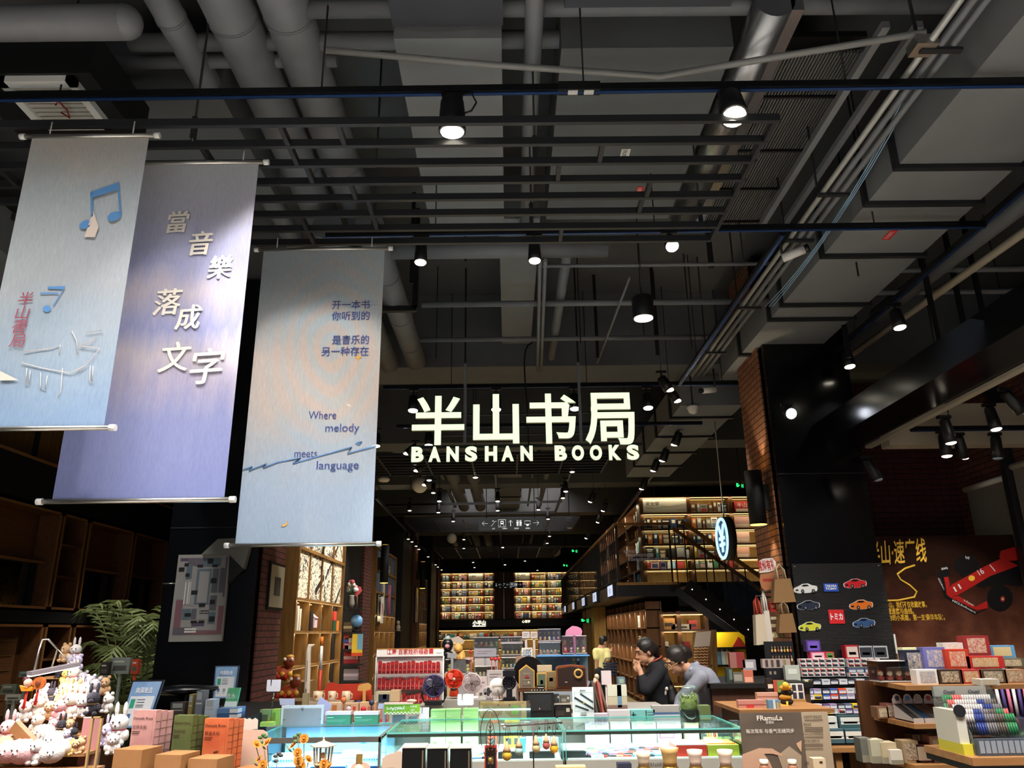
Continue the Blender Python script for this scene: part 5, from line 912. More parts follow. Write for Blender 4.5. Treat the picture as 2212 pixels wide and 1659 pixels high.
for k in range(6):pen((xm(1036)+.012*k,YC+.06+.045*k,.912),.2-.1*k,(k*3)%10,'%s pen, %s in the fan of pens in the middle showcase'%(PENN[(k*3)%10],nth(k)),'pens in the middle showcase',.1)
for k,(x0,x1)in enumerate(((930,962),(963,995),(1000,1033))):a,b=px(x0,1600,Y=5.97),px(x1,1600,Y=5.97);tag(MB(cm('#9fdc8c')).box(a.x,b.x,5.96,6.03,.912,1.06).rect(a.x+.02,b.x-.06,.93,.94,5.958,cm('#6ab05a')).rect(b.x-.06,b.x-.02,.98,1.01,5.958,cm('#e8f4e4')).build('green_pack'),'light green pack inside the middle showcase, %s from the left'%nth(k),'box','light green packs in the middle')
MB(mat('case_back_blue','#bcd9f2',.6)).box(XC[0]+.02,XC[1]-.05,6.03,6.035,.87,1.04).build('back_panel',bpy.data.objects['glass_showcase'])
# left case
xl=lambda a:px(a,1630,Y=YC+.1).x
for k,(a,b_,d0,l)in enumerate(((578,632,.2,'left jewellery rack'),(640,668,.25,'angel trinket block'),(762,812,.2,'right jewellery rack'),(725,760,.3,'slanted bracelet stand'))):
 mb=MB(cm('#dbe8f4')).prism([(xl(a),.868),(xl(b_),.868),(xl(b_),.93),(xl(a),.93)],YC+d0,YC+d0+.12)
 for i in range(9):mb.ball((xl(a)+(xl(b_)-xl(a))*(i+.5)/9,YC+d0-.004,.9),.006,6,cm('#4a78b8' if k!=3 else '#e8f0f8'))
 tag(mb.build('jewellery_rack'),l+' inside the blue lit showcase','rack','racks in the blue showcase')
for k in range(3):x=xl(590)+k*.26;tag(MB(cm('#32507e')).box(x,x+.22,YC+.02,YC+.1,.868,.885).box(x+.01,x+.21,YC+.03,YC+.09,.885,.887,cm('#8fb0d8')).build('velvet_tray'),'navy velvet tray, %s from the left at the front of the blue showcase'%nth(k),'tray','velvet trays')
a=px(786,1595,Y=5.45);tag(MB(cm('#3f7cc8')).prism([(a.x-.02,a.z-.03),(a.x+.02,a.z-.03),(a.x,a.z+.0)],5.44,5.46).cyl((a.x,5.45,a.z),(a.x,5.45,1.045),.001,4).build('hanging_tag'),'small blue triangle tag hanging in the blue showcase','tag')
# foreground table with boxes
TZ=.98
struct('trim_50',MB(M_woodd).box(-2.6,2.6,3.35,4.1,.93,TZ).box(-2.5,2.5,3.4,4.05,0,.93),'foreground display counter below the photo edge','counter')
# tea boxes
def tea(name,fr,cov,edge,x0,y0,x1,y1,art,label,zh,n=3):
 Y=3.72;a,b_=px(x0,y1,Y=Y),px(x1,y0,Y=Y);w=b_.x-a.x;h=b_.z-TZ-.07;rz=-.2;t=thing(name,label,'box',((a.x+b_.x)/2,Y,TZ+.07),None,rz)
 C_=noisy('tea_'+fr,cov,edge,8,.6)
 for k in range(n):MB(C_).box(-w/2,w/2,k*.045,k*.045+.04,0,h-.006*k).box(w/2,w/2+.001,k*.045+.004,k*.045+.036,.01,h-.012,cm(edge)).build('box_copy',t)
 ink=cm('#3a201c');mb=MB(ink).text('Damask Rose',upright((-w*.45,-.002,h*.88)),w*.13,None,0,.012,align='l',width=w*.84).text(zh,upright((-w*.45,-.002,h*.76)),w*.15,None,0,.0,align='l',width=w*.62);mb.rect(-w*.45,-w*.1,h*.715,h*.725,-.002,ink).rect(-w*.45,-w*.15,h*.69,h*.7,-.002,ink);mb.rect(w*.42,w*.425,0,h,-.002,ink).build('lettering',t)
 mb=MB(cm('#1f1614'));art(mb,w,h);mb.build('printed_art',t)
 side=MB(ink)
 for k in range(8):side.box(w/2+.001,w/2+.002,.004,.13,h*(.15+.1*k),h*(.152+.1*k))
 side.build('spine_lines',t);return t
def burner(m,w,h):
 m.prism([(-.03*1,h*.04),(.03,h*.04),(.02,h*.1),(-.02,h*.1)],-.003,-.0015).prism([(-.032,h*.12),(.032,h*.12),(.02,h*.08),(-.02,h*.08)],-.003,-.0015).cyl((0,-.003,h*.12),(0,-.003,h*.22),.0025,6);m.tube([(-.002,-.003,h*.22),(-.03,-.003,h*.3),(.0,-.003,h*.38),(.012,-.003,h*.48),(-.008,-.003,h*.4),(.02,-.003,h*.28),(.0,-.003,h*.22)],.0008,4)
def teapot(m,w,h):m.prism([(.035*math.cos(k*PI/8),h*.3+.027*math.sin(k*PI/8))for k in range(16)],-.003,-.0015).prism([(-.018,h*.3+.026),(.018,h*.3+.026),(.01,h*.3+.034),(-.01,h*.3+.034)],-.003,-.0015).prism([(.03,h*.3),(.052,h*.3+.004),(.052,h*.3+.012),(.03,h*.3+.012)],-.003,-.0015).prism([(-.03,h*.3),(-.046,h*.3+.012),(-.04,h*.3+.014)],-.003,-.0015).ball((0,-.002,h*.3+.037),(.005,.001,.004),6)
def gourd(m,w,h):m.prism([(.026*math.cos(k*PI/8),h*.24+.026*math.sin(k*PI/8))for k in range(16)],-.003,-.0015).prism([(.016*math.cos(k*PI/8),h*.24+.036+.018*math.sin(k*PI/8))for k in range(16)],-.003,-.0015).prism([(-.005,h*.24+.05),(.005,h*.24+.05),(0,h*.24+.068)],-.003,-.0015).tube([(0,-.002,h*.24+.066),(.0,-.002,h*.24+.075),(.02,-.002,h*.24+.08)],.0012,4)
tea('tea_box','pink','#a9736e','#c8958f',276,1534,341,1615,burner,'dusty pink boxed set with a flame burner print, leftmost of the three','肚脐灸贴')
tea('tea_box','olive','#474d24','#5a6132',365,1545,420,1633,teapot,'olive green boxed set with a teapot print, middle of the three','肝颈灸贴')
tea('tea_box','orange','#ae4824','#cc6a3c',432,1552,498,1636,gourd,'orange boxed set with a gourd print, rightmost of the three','膝盖灸贴')
KR=noisy('kraft','#936439','#85582e',9,.7)
for k,(x0,x1,y0,nm)in enumerate(((242,312,1620,'leftmost'),(332,396,1631,'middle'),(403,473,1640,'rightmost'))):
 Y=3.5;a,b_=px(x0,y0,Y=Y),px(x1,y0,Y=Y);t=thing('kraft_box',nm+' kraft carton in front of the boxed sets','box',((a.x+b_.x)/2,Y,TZ),'kraft cartons',-.22);w=b_.x-a.x
 MB(KR).box(-w/2,w/2,0,.13,0,a.z-TZ).build('carton',t);MB(cm('#8a5a30')).rect(-w*.3,w*.12,(a.z-TZ)*.62,(a.z-TZ)*.64,-.001).rect(-w*.2,w*.05,(a.z-TZ)*.7,(a.z-TZ)*.73,-.001).build('print',t)
 # beige cards, blocks, flowers
def cut(name,label,cat,pts,Y,c,d=.006,group=None,m=None,foot=None):
 q=[px(x,y,Y=Y)for x,y in pts];mb=MB(m or cm(c)).prism([(p.x,p.z)for p in q][::-1],Y,Y+d);t=None
 if foot is not None:mx=sum(p.x for p in q)/len(q);mb.box(mx-.012,mx+.012,Y,Y+.03,foot,min(p.z for p in q)+.002)
 return tag(mb.build(name),label,cat,group)
cut('display_card','beige rounded display card right of the orange boxed set','card',[(516,1659),(518,1582),(524,1577),(568,1577),(577,1583),(580,1596),(577,1659)],3.9,'#cfa994',foot=TZ)
cut('display_card','pale scalloped card above the beige rounded one','card',[(521,1577),(523,1553),(527,1551),(533,1554),(538,1551),(544,1555),(551,1551),(557,1556),(556,1575)],4.0,'#d9c3b4',foot=1.13)
cut('display_card','beige lumpy edged card left of the black gift boxes','card',[(823,1659),(826,1638),(834,1632),(842,1628),(850,1627),(856,1622),(868,1623),(870,1659)],3.9,'#c8ae98',foot=TZ)
tag(MB(KR).cbox((px(540,1640,Y=3.75).x,3.78,TZ+.07),(.1,.1,.14),None,-.2).build('kraft_box'),'small kraft carton beside the dark wood block','box');tag(MB(cm('#3a2c22')).cbox((px(517,1645,Y=3.6).x,3.6,TZ+.065),(.05,.05,.13),None,-.2).cbox((px(526,1655,Y=3.55).x,3.55,TZ+.05),(.06,.05,.1),None,-.2).build('wood_block'),'dark stepped wood block before the orange boxed set','block')
M_pet=noisy('petal','#b5680f','#cf8420',30,.7);M_stem=cm('#5d5a3c',.7)
FL=[(554,1608,9,'side'),(578,1604,10,'side'),(657,1596,9,'front'),(634,1610,9,'side'),(643,1626,9,'front'),(645,1643,10,'front'),(666,1640,9,'side'),(560,1640,8,'side'),(568,1652,9,'front'),(650,1655,10,'front'),(700,1650,9,'front'),(712,1655,8,'side')]
for k,(x,y,r,v)in enumerate(FL):
 Y=3.62+.03*(k%4);p=px(x,y,Y=Y);root=V((px(585 if x<600 else(655 if x<690 else 700),1659,Y=3.66).x,3.66,TZ));t=thing('dried_flower','orange dried strawflower %s, %s counted from the upper left'%('open to the viewer' if v=='front' else 'seen from the side',nth(k)),'flower',root,'orange dried flowers',world=True);R_=r/FPX*Y*1.15
 MB(M_stem).tube(bez(root,root.lerp(p,.4)+V((.01,0,.02)),root.lerp(p,.8),p-V((0,0,R_*.5)),6),.0022,5).build('stem',t);mb=MB(M_pet);ax=V((0,-1,.3)).normalized()if v=='front' else V((-.5 if k%2 else .5,-.35,.6)).normalized();Q=frame(p,ax.cross(V((.1,.2,1))),ax.cross(ax.cross(V((.1,.2,1)))))
 for j in range(3):
  n=18-3*j
  for i in range(n):
   a=2*PI*i/n+j*.3;rr=R_*(1-.28*j);el=.25+.5*j;d=V((math.cos(a),math.sin(a),0));s_=V((-math.sin(a),math.cos(a),0))*rr*.3
   u=d*rr*math.cos(el)*(1 if 1 else 0);zz=V((0,0,-rr*math.sin(el)*.6 if 0 else rr*math.sin(el)*.7));mb.add([Q@(d*rr*.12),Q@(u*.6+zz*.4+s_),Q@(u+zz),Q@(u*.6+zz*.4-s_)],[(0,1,2,3)])
 mb.build('petals',t);MB(cm('#b06a18',.8)).ball(Q@V((0,0,R_*.25)),R_*.3,8).build('centre',t)
 if k in(1,3,7):MB(cm('#6a7048')).add([p+V((.0,0,-.03)),p+V((-.025,-.01,-.01)),p+V((-.04,0,.012)),p+V((-.02,.01,-.025))],[(0,1,2,3)]).build('leaf',t)
for k,(x,y)in enumerate(((567,1592),(643,1590),(600,1632))):
 p=px(x,y,Y=3.7);root=V((px((585,655,590)[k],1659,Y=3.7).x,3.7,TZ));t=thing('dried_sprig','green %s sprig among the orange dried flowers'%('leaf','bud','dark thistle')[k],'sprig',root,None,world=True);MB(M_stem).tube([root,root.lerp(p,.5)+V((.005,0,.01)),p],.002,5).build('stem',t);mb=MB(cm(('#4f6a3c','#5a7048','#4a4a4a')[k],.7));[mb.ball(p+V((.012*math.cos(a),.004,.012*math.sin(a)-.01*a/3)),(.012,.004,.008),6)for a in(0,1.3,2.6,4)];mb.build('leaves',t)
p=px(696,1659,Y=3.8);z0=TZ;t=thing('garden_lantern','cream pagoda shaped lantern among the dried flowers','lantern',(p.x,3.8,z0),None);M_lt=cm('#cbb793');e=px(696,1611,Y=3.8).z-z0;e2=px(696,1600,Y=3.8).z-z0;zb=px(696,1648,Y=3.8).z-z0
MB(M_lt).lathe([(.062,e),(.052,e+.006),(.005,e2),(.003,e2+.012)],6).ball((0,0,e2+.013),.005,8).build('roof',t);mb=MB(M_lt)
for k in range(6):a=k*PI/3;mb.bar((.036*math.cos(a),.036*math.sin(a),zb),(.042*math.cos(a),.042*math.sin(a),e),.008,.008)
mb.lathe([(.044,zb),(.036,zb-.012)],6).lathe([(.044,e-.004),(.044,e)],6).build('posts',t);MB(cm('#8a7a5c')).lathe([(.03,0),(.036,.02),(.028,.06),(.034,zb-.012)],12).build('base',t);MB(mat('lantern_bulb','#f6d9a8',.5)).ball((0,0,zb+.03),.014,10).build('candle',t)
p=px(776,1659,Y=3.75);t=thing('perfume_bottle','amber round bottle with a square gold cap right of the lantern','bottle',(p.x,3.75,TZ),None);zc=px(776,1648,Y=3.75).z-TZ
MB(mat('amber_glass','#c8957a',.15)).lathe([(.03,0),(.036,.02),(.036,zc-.03),(.02,zc-.008),(.012,zc)],16).build('bottle',t);MB(mat('gold_cap','#b08a4a',.3,.7)).box(-.014,.014,-.014,.014,zc,zc+.035).build('cap',t);cut('shell_card','pale pink shell shaped card behind the amber bottle','card',[(757,1659),(762,1650),(770,1647),(784,1645),(796,1650),(800,1659)],3.85,'#d8b4a4',foot=TZ)
# black gift boxes
for k,(x0,x1,y0,nm)in enumerate(((869,919,1610,'leftmost'),(923,967,1611,'middle'),(972,1018,1611,'rightmost'))):
 Y=3.7;a,b_=px(x0,y0+6,Y=Y),px(x1,y0+6,Y=Y);w=b_.x-a.x;h=a.z-TZ;t=thing('gift_carton',nm+' glossy black gift box with a pale lid, right of the beige card','box',((a.x+b_.x)/2,Y,TZ),'black gift boxes')
 MB(mat('gift_black','#080706',.25)).box(-w/2,w/2,0,.004,0,h).box(-w/2,w/2,.1,.104,0,h).box(-w/2,-w/2+.004,.004,.1,0,h).box(w/2-.004,w/2,.004,.1,0,h).box(-w/2,w/2,0,.104,0,.004).build('carton',t)
 MB(cm('#cdc5b6')).box(-w/2-.003,w/2+.003,-.003,.107,h,h+.006).build('lid',t);mb=MB(cm('#6a5444'))
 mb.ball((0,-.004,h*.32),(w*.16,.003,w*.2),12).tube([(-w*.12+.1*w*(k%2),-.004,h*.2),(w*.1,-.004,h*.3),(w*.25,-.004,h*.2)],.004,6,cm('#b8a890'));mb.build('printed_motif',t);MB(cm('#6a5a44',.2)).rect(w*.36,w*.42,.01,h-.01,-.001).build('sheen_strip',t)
 # leaf ornament on an oval wire ring
Y=3.7;c=px(1059,1585,Y=Y);t=thing('leaf_ornament','bronze filigree leaf hung in an oval wire ring','ornament',(c.x,Y,TZ),None,world=True);M_brz=mat('bronze','#4a3a26',.35,.7);M_wire=mat('dark_wire','#241d18',.4,.5)
rx,rz=.043,.1;MB(M_wire).tube([c+V((rx*math.cos(k*PI/20),0,rz*math.sin(k*PI/20)))for k in range(40)],.0016,6,None,True).cyl(c+V((0,0,-rz)),(c.x,Y,TZ),.0018,6).build('wire_ring',t);mb=MB(M_brz);zt,zb=c.z+.058,c.z-.09
mb.tube([(c.x,Y,zt+.03),(c.x,Y,zb)],.0022,6)
for g in(-1,1):
 mb.tube([(c.x,Y,zt),(c.x+g*.012,Y,zt-.02),(c.x+g*.02,Y,zt-.06),(c.x+g*.017,Y,zt-.1),(c.x,Y,zb)],.0016,6)
 for i in range(7):z=zb+.015+i*.016;mb.tube([(c.x,Y,z),(c.x+g*.018*(1-abs(i-2.5)/6),Y,z+.014)],.0017,5)
mb.build('leaf',t);MB(mat('bead_gold','#b8923a',.25,.8)).ball((c.x,Y-.004,c.z-.105),.011,12).build('bead',t);p=px(1060,1640,Y=Y+.01);MB(cm('#17110f')).box(p.x-.022,p.x+.022,Y+.012,Y+.016,TZ,p.z+.045).rect(p.x-.012,p.x+.012,p.z-.02,p.z+.01,Y+.0115,cm('#7a6252')).build('tag_card',t);MB(cm('#c83c34')).box(p.x-.028,p.x+.028,Y+.02,Y+.024,TZ,p.z+.055).build('red_backing',t)
# necklace rack with six pendants
Y=3.75;a,b_=px(1088,1569,Y=Y),px(1212,1561,Y=Y);p=px(1151,1565,Y=Y);t=thing('necklace_rack','thin dark T-shaped rack carrying pendants','rack',(p.x,Y,TZ),None,world=True);M_rk=mat('rack_metal','#3e2222',.35,.5)
MB(M_rk).cyl(a,b_,.0025,8).build('cross_bar',t);MB(M_rk).cyl((p.x,Y,p.z),(p.x,Y,TZ),.003,8).lathe([(.04,TZ),(.04,TZ+.008)],16,c=(p.x,Y,0)).build('post',t);MB(M_brz).ball(b_,.006,8).ball(a,.005,8).build('finials',t)
PD=((1095,1632,1568,'#c8a23a','gold stone',10),(1121,1622,1566,'#9cb8b0','pale aqua stone',9),(1158,1616,1563,'#b8a87a','champagne stone',9),(1180,1610,1556,'#a0504a','garnet stone',8),(1197,1617,1560,'#d09a2a','amber stone',9))
for k,(x,y,yt,cst,nm,r)in enumerate(PDx for PDx in PD):
 q=px(x,y,Y=Y-.006);tp=px(x,yt,Y=Y-.006);t=thing('pendant_necklace','necklace with %s under a wooden cone, %s from the left on the rack'%(nm,nth(k)),'necklace',q,'pendants on the rack',world=True);R_=r/FPX*Y
 MB(M_wire).tube([q+V((0,0,R_*2.6)),q.lerp(tp,.6)+V((-.006,0,0)),tp+V((-.003,0,.004)),tp+V((.003,0,.004)),q.lerp(tp,.6)+V((.006,0,0)),q+V((0,0,R_*2.6))],.0014,5).build('cord',t)
 MB(cm('#a8865e')).lathe([(R_*.85,R_*.75),(R_*.6,R_*1.3),(R_*.15,R_*2.6)],10,c=q).build('cone',t);MB(mat('gem_%d'%k,cst,.12,.1)).ball(q,R_,8).build('stone',t);d=q+V((.016,0,R_*4));MB(M_brz).tube([d+V((-.006,0,.03)),d],.001,4).ball(d,(.004,.003,.006),6).build('charm',t)
t=thing('rack_trinket','small silver star trinket clipped on the left end of the rack','trinket',a,None,world=True);MB(M_chrome).ball(a+V((-.004,-.006,.006)),(.012,.004,.006),8).ball(a+V((.004,-.006,-.006)),(.01,.004,.008),8).build('star',t)
# bronze cups with frosted shades
for k,(x,y0,w,c,nm)in enumerate(((1389,1624,30,'#d8c4a8','leftmost pale'),(1445,1615,37,'#b8935a','taller amber'),(1500,1620,31,'#d8bfae','third pale'),(1565,1620,31,'#d8c2ac','rightmost pale'))):
 Y=3.75;q=px(x,y0,Y=Y);h=q.z-TZ;r=w/2/FPX*Y;t=thing('scented_candle',nm+' frosted candle glass on a jewelled foot','candle',(q.x,Y,TZ),'candle glasses on the counter');zf=px(x,1655,Y=Y).z-TZ
 MB(mat('frost_%d'%k,c,.35)).lathe([(r*.72,zf),(r*.7,zf+.02),(r*.86,h-.02),(r,h),(r*.94,h),(r*.8,h-.012),(0.001,h-.014)],24).build('glass',t);MB(mat('jewel_gold','#a8853f',.25,.8)).lathe([(r*.9,0),(r*1.0,.02),(r*.6,zf*.5),(r*.95,zf-.012),(r*.78,zf)],14,None,False).build('foot',t)
 if k==1:MB(cm('#e8d8b8')).ball((0,0,h-.004),(r*.85,r*.85,.008),12).build('foam_top',t)
tag(MB(cm('#2a2c3c')).cbox((px(1348,1659,Y=3.7).x,3.7,TZ+.07),(.06,.05,.155)).build('small_box'),'dark navy box tip at the bottom edge left of the candle glasses','box');tag(MB(cm('#c8b47a')).cbox((px(1232,1659,Y=3.7).x,3.7,TZ+.066),(.13,.06,.145)).build('small_box'),'straw coloured box tip at the bottom edge below the right showcase','box')
# fragrance board
Y=3.85;a,b_=px(1600,1659,Y=Y),px(1595,1540,Y=Y);x0=px(1597,1545,Y=Y).x;x1=px(1788,1545,Y=Y).x;xs=px(1731,1545,Y=Y).x;zt=px(1690,1539,Y=Y).z;t=thing('advert_board','brown and cream car fragrance advert board on the foreground counter','board',((x0+x1)/2,Y,TZ),None,world=True);h=zt-TZ
MB(noisy('advert_brown','#453a31','#5f5143',2.5,.5,0,(1,1,2))).box(x0,xs,Y,Y+.006,TZ,zt).build('picture_panel',t);MB(cm('#94836c')).box(xs,x1,Y,Y+.006,TZ,zt).build('text_panel',t);up=lambda x,y:upright(px(x,y,Y=Y-.003));mb=MB(cm('#d8cfc0'))
mb.text('FRamuLa',up(1663,1556),.03,None,0,.01,width=.118).text('芬愈®',up(1663,1563),.014).text('每次驾车 与香气无缝同步',up(1664,1583),.02,width=.222);mb.build('lettering',t);mb=MB(cm('#4a3c30'))
for y,s_,w in((1551,'车载香薰 智能随享',.085),(1567,'香氛自带',.036),(1588,'FreeColor® 随境香调',.09),(1603,'携手瑞士香精公司',.074),(1650,'芬愈',.025)):mb.text(s_,upright(px(1736,y,Y=Y-.003)),.013,None,0,.004,align='l',width=w)
for y in(1556,1572,1576,1580,1593,1608,1612,1618):q=px(1738,y,Y=Y-.002);mb.rect(q.x,q.x+.085,q.z-.0015,q.z+.0015,Y-.002)
mb.build('small_print',t);SK=mat('print_skin','#b08a70',.6);q=lambda x,y:(px(x,y,Y=Y).x,px(x,y,Y=Y).z)
MB(SK).prism([q(*k)for k in((1604,1659),(1603,1630),(1640,1616),(1668,1617),(1690,1630),(1690,1634),(1668,1628),(1650,1628),(1662,1645),(1668,1659))][::-1],Y-.0025,Y-.0005).prism([q(*k)for k in((1720,1606),(1731,1600),(1731,1625),(1722,1612))][::-1],Y-.0025,Y-.0005).build('printed_hand',t);MB(cm('#94806a')).prism([q(*k)for k in((1680,1632),(1705,1612),(1731,1632),(1731,1659),(1690,1659))][::-1],Y-.002,Y-.0004).build('printed_bottle',t)
a_=px(1768,1659,Y=Y-.06);tag(MB(cm('#bfa98a')).box(a_.x-.028,a_.x+.028,Y-.08,Y-.03,TZ,px(1768,1637,Y=Y-.06).z).rect(a_.x+.0,a_.x+.014,px(1768,1645,Y=Y-.06).z-.004,px(1768,1645,Y=Y-.06).z+.004,Y-.081,cm('#2a2420')).build('scent_box'),'small beige scent box before the cream part of the advert board','box')
for k,x in enumerate((1650,1711)):
 q_=px(x,1645,Y=Y-.06);t=thing('capped_bottle','small bottle with a cream cap, %s before the advert board'%('left' if k==0 else 'right'),'bottle',(q_.x,Y-.06,TZ),'capped bottles');MB(cm('#8a5a40')).lathe([(.02,0),(.022,.01),(.022,q_.z-TZ-.02),(.014,q_.z-TZ-.01)],14).build('bottle',t);MB(cm('#e6dcc4')).lathe([(.018,q_.z-TZ-.01),(.019,q_.z-TZ-.008),(.019,q_.z-TZ+.006),(.017,q_.z-TZ+.008)],18).build('cap',t)
 # moss jar on the right showcase
q=px(1491,1556,z=ZC);q.y=5.55;q.x=px(1491,1556,Y=5.55).x;h=px(1490,1482,Y=5.55).z-ZC;t=thing('moss_jar','tall glass jar of green moss standing on the right showcase','jar',(q.x,q.y,ZC+.001),None);Mg=glass('jar_glass','#eef6f2',.93,.02,'#f4faf7')
MB(Mg).lathe([(.066,.0),(.07,.008),(.07,h*.74),(.066,h*.76),(.06,h*.78),(.064,h*.82),(.066,h*.95),(.058,h),(.001,h)],28).build('glass',t);MB(mat('dark_soil','#0e1310',.9)).lathe([(.062,.012),(.063,.02),(.063,h*.34),(.05,h*.37)],22).build('soil',t);mb=MB(noisy('moss','#55652f','#8d9a55',40,.9));r3=random.Random(4)
for k in range(70):a=r3.uniform(0,6.3);rr=r3.uniform(.03,.058);z=r3.uniform(h*.3,h*.66);mb.tube([(rr*math.cos(a),rr*math.sin(a),z),(rr*math.cos(a+.5),rr*math.sin(a+.5),z+r3.uniform(.01,.05))],.004,4)
mb.lathe([(.05,h*.34),(.054,h*.5),(.05,h*.66),(.02,h*.7)],16);mb.build('moss',t)
# plush toy stand, far left foreground
PLC={'cream':('#e6d6c2','#f0e6d8'),'white':('#ece6e2','#d8d0cc'),'pink':('#e0a8ac','#ecc4c4'),'grey':('#8f8a90','#b0aab0'),'tan':('#c89a6e','#d8b48c'),'yellow':('#dcc04e','#ead88a'),'black':('#26222a','#3a363e'),'lilac':('#c4b8d8','#d8d0e4')}
PLP={}
def plush(kind,c,p,s,label,rz=0.):
 """bear, rabbit or round plush; s is its height"""
 k=(kind,c)
 if k in PLP:return dup(PLP[k],p,label,'plush toys on the wooden stand',rz,s)
 m=noisy('plush_'+c,PLC[c][0],PLC[c][1],18,.95,.4);t=thing('plush_toy',label,'plush toy',p,'plush toys on the wooden stand',rz);mb=MB(m)
 if kind=='ball':mb.ball((0,0,.4),(.5,.42,.4),14)
 else:
  mb.ball((0,0,.27),(.27,.22,.28),12);[mb.ball((g*.27,-.08,.3),(.1,.12,.17),8)for g in(-1,1)];[mb.ball((g*.17,-.2,.09),(.11,.17,.1),8)for g in(-1,1)];mb.ball((0,-.03,.66),(.29,.26,.26),14)
 mb.build('body',t);hz=.66 if kind!='ball' else .45;fy=-.29 if kind!='ball' else-.42;mb=MB(m)
 for g in(-1,1):
  if kind=='rabbit':mb.ball((g*.13,.0,1.05),(.075,.05,.24),8)
  else:mb.ball((g*.2,.0,hz+.26),.1,8)
 mb.build('ears',t);mb=MB(cm('#241e1e'));[mb.ball((g*.1,fy,hz+.04),.03,6)for g in(-1,1)];mb.ball((0,fy-.05,hz-.06),(.035,.025,.025),6);mb.build('eyes_and_nose',t);MB(cm(PLC[c][1],.9)).ball((0,fy+.02,hz-.08),(.12,.07,.09),8).build('muzzle',t)
 if kind=='rabbit':MB(cm('#c85a64' if c!='black' else '#d8c080',.8)).tube([(.2*math.cos(a*PI/8),.17*math.sin(a*PI/8),.47)for a in range(16)],.035,6,None,True).build('scarf',t)
 t.scale=(s,)*3;PLP[k]=t;return t
PY=4.2;PZ0=1.0
mb=MB(M_woodh);steps=[(1652,4.0),(1615,4.1),(1575,4.22),(1530,4.34),(1490,4.46),(1452,4.56)];xa,xb=px(10,1600,Y=PY).x,px(215,1600,Y=PY).x
t=thing('toy_stand','stepped wooden stand crowded with plush toys','stand',((xa+xb)/2,4.3,0),None,world=True)
for k,(y,Y)in enumerate(steps):
 z=px(100,y,Y=Y).z-.02;x0=xa if k<2 else px(60+10*k,y,Y=Y).x;x1=px(205-8*k,y,Y=Y).x;MB(M_woodh).box(x0,x1,Y-.06,Y+.1,z-.014,z).build('step',t);MB(M_wood).box(x0,x1,Y+.09,Y+.1,.9,z-.014).build('riser',t)
a,b=px(32,1568,Y=3.95),px(96,1635,Y=3.9);MB(M_woodh).bar(a,b,.03,.05).bar(px(60,1592,Y=3.93),px(52,1625,Y=3.93),.02,.03).build('side_arm',t);MB(M_wood).box(xa-.3,xb+.1,3.75,4.7,0,.95).build('base_cabinet',t)
rp=random.Random(9);KN=[('bear','cream'),('rabbit','white'),('bear','pink'),('bear','tan'),('rabbit','cream'),('bear','grey'),('rabbit','pink'),('bear','white'),('ball','cream'),('ball','pink'),('rabbit','black'),('bear','yellow')]
PT=[(15,1650,40,'ball','pink'),(45,1652,44,'ball','pink'),(78,1652,44,'rabbit','white'),(108,1650,36,'ball','white'),(132,1634,30,'ball','cream'),(147,1632,26,'bear','yellow'),(160,1630,26,'bear','tan'),(174,1628,28,'bear','tan'),(12,1612,46,'rabbit','pink'),(10,1632,34,'ball','tan'),(38,1628,22,'bear','white'),(60,1632,26,'bear','grey'),(108,1622,34,'ball','white'),(125,1608,24,'ball','tan'),(142,1608,26,'bear','lilac'),(157,1604,26,'rabbit','black'),(78,1588,38,'bear','cream'),(96,1602,30,'ball','cream'),(112,1590,30,'bear','pink'),(130,1592,30,'rabbit','black'),(148,1588,28,'bear','tan'),(50,1560,36,'bear','white'),(80,1552,40,'bear','cream'),(104,1556,34,'bear','tan'),(127,1560,40,'rabbit','pink'),(148,1552,46,'rabbit','cream'),(174,1550,40,'rabbit','white'),(196,1546,42,'rabbit','black'),(88,1524,36,'bear','white'),(108,1522,30,'rabbit','black'),(122,1520,26,'bear','grey'),(137,1526,44,'bear','yellow'),(158,1520,40,'bear','tan'),(178,1518,36,'rabbit','cream'),(203,1510,36,'bear','grey'),(222,1502,32,'bear','tan'),(140,1478,26,'bear','yellow'),(156,1484,36,'rabbit','cream'),(176,1488,30,'bear','grey'),(192,1496,30,'bear','lilac'),(128,1464,22,'bear','black'),(150,1462,28,'rabbit','lilac'),(163,1452,30,'bear','lilac'),(140,1430,32,'bear','tan'),(160,1432,34,'rabbit','white'),(230,1612,40,'rabbit','lilac'),(252,1610,54,'rabbit','white'),(240,1630,36,'bear','white'),(62,1606,20,'bear','white'),(232,1540,34,'bear','white')]
for k,(x,y,h,kd,c)in enumerate(PT):
 Y=4.62-.0033*(y-1430)+(.25 if x>205 else 0);p=px(x,y,Y=Y);lvl='bottom' if y>1620 else('lower' if y>1580 else('middle' if y>1515 else('upper' if y>1460 else 'topmost')))
 plush(kd,c,p,h/FPX*Y*1.15*(1.15 if kd=='ball' else 1),'%s %s plush toy, %s along the %s tier of the wooden stand'%(c,{'bear':'round-eared','rabbit':'long-eared','ball':'ball shaped'}[kd],nth(sum(1 for q in PT[:k]if('bottom' if q[1]>1620 else('lower' if q[1]>1580 else('middle' if q[1]>1515 else('upper' if q[1]>1460 else 'topmost'))))==lvl)),lvl),rp.uniform(-.5,.5))
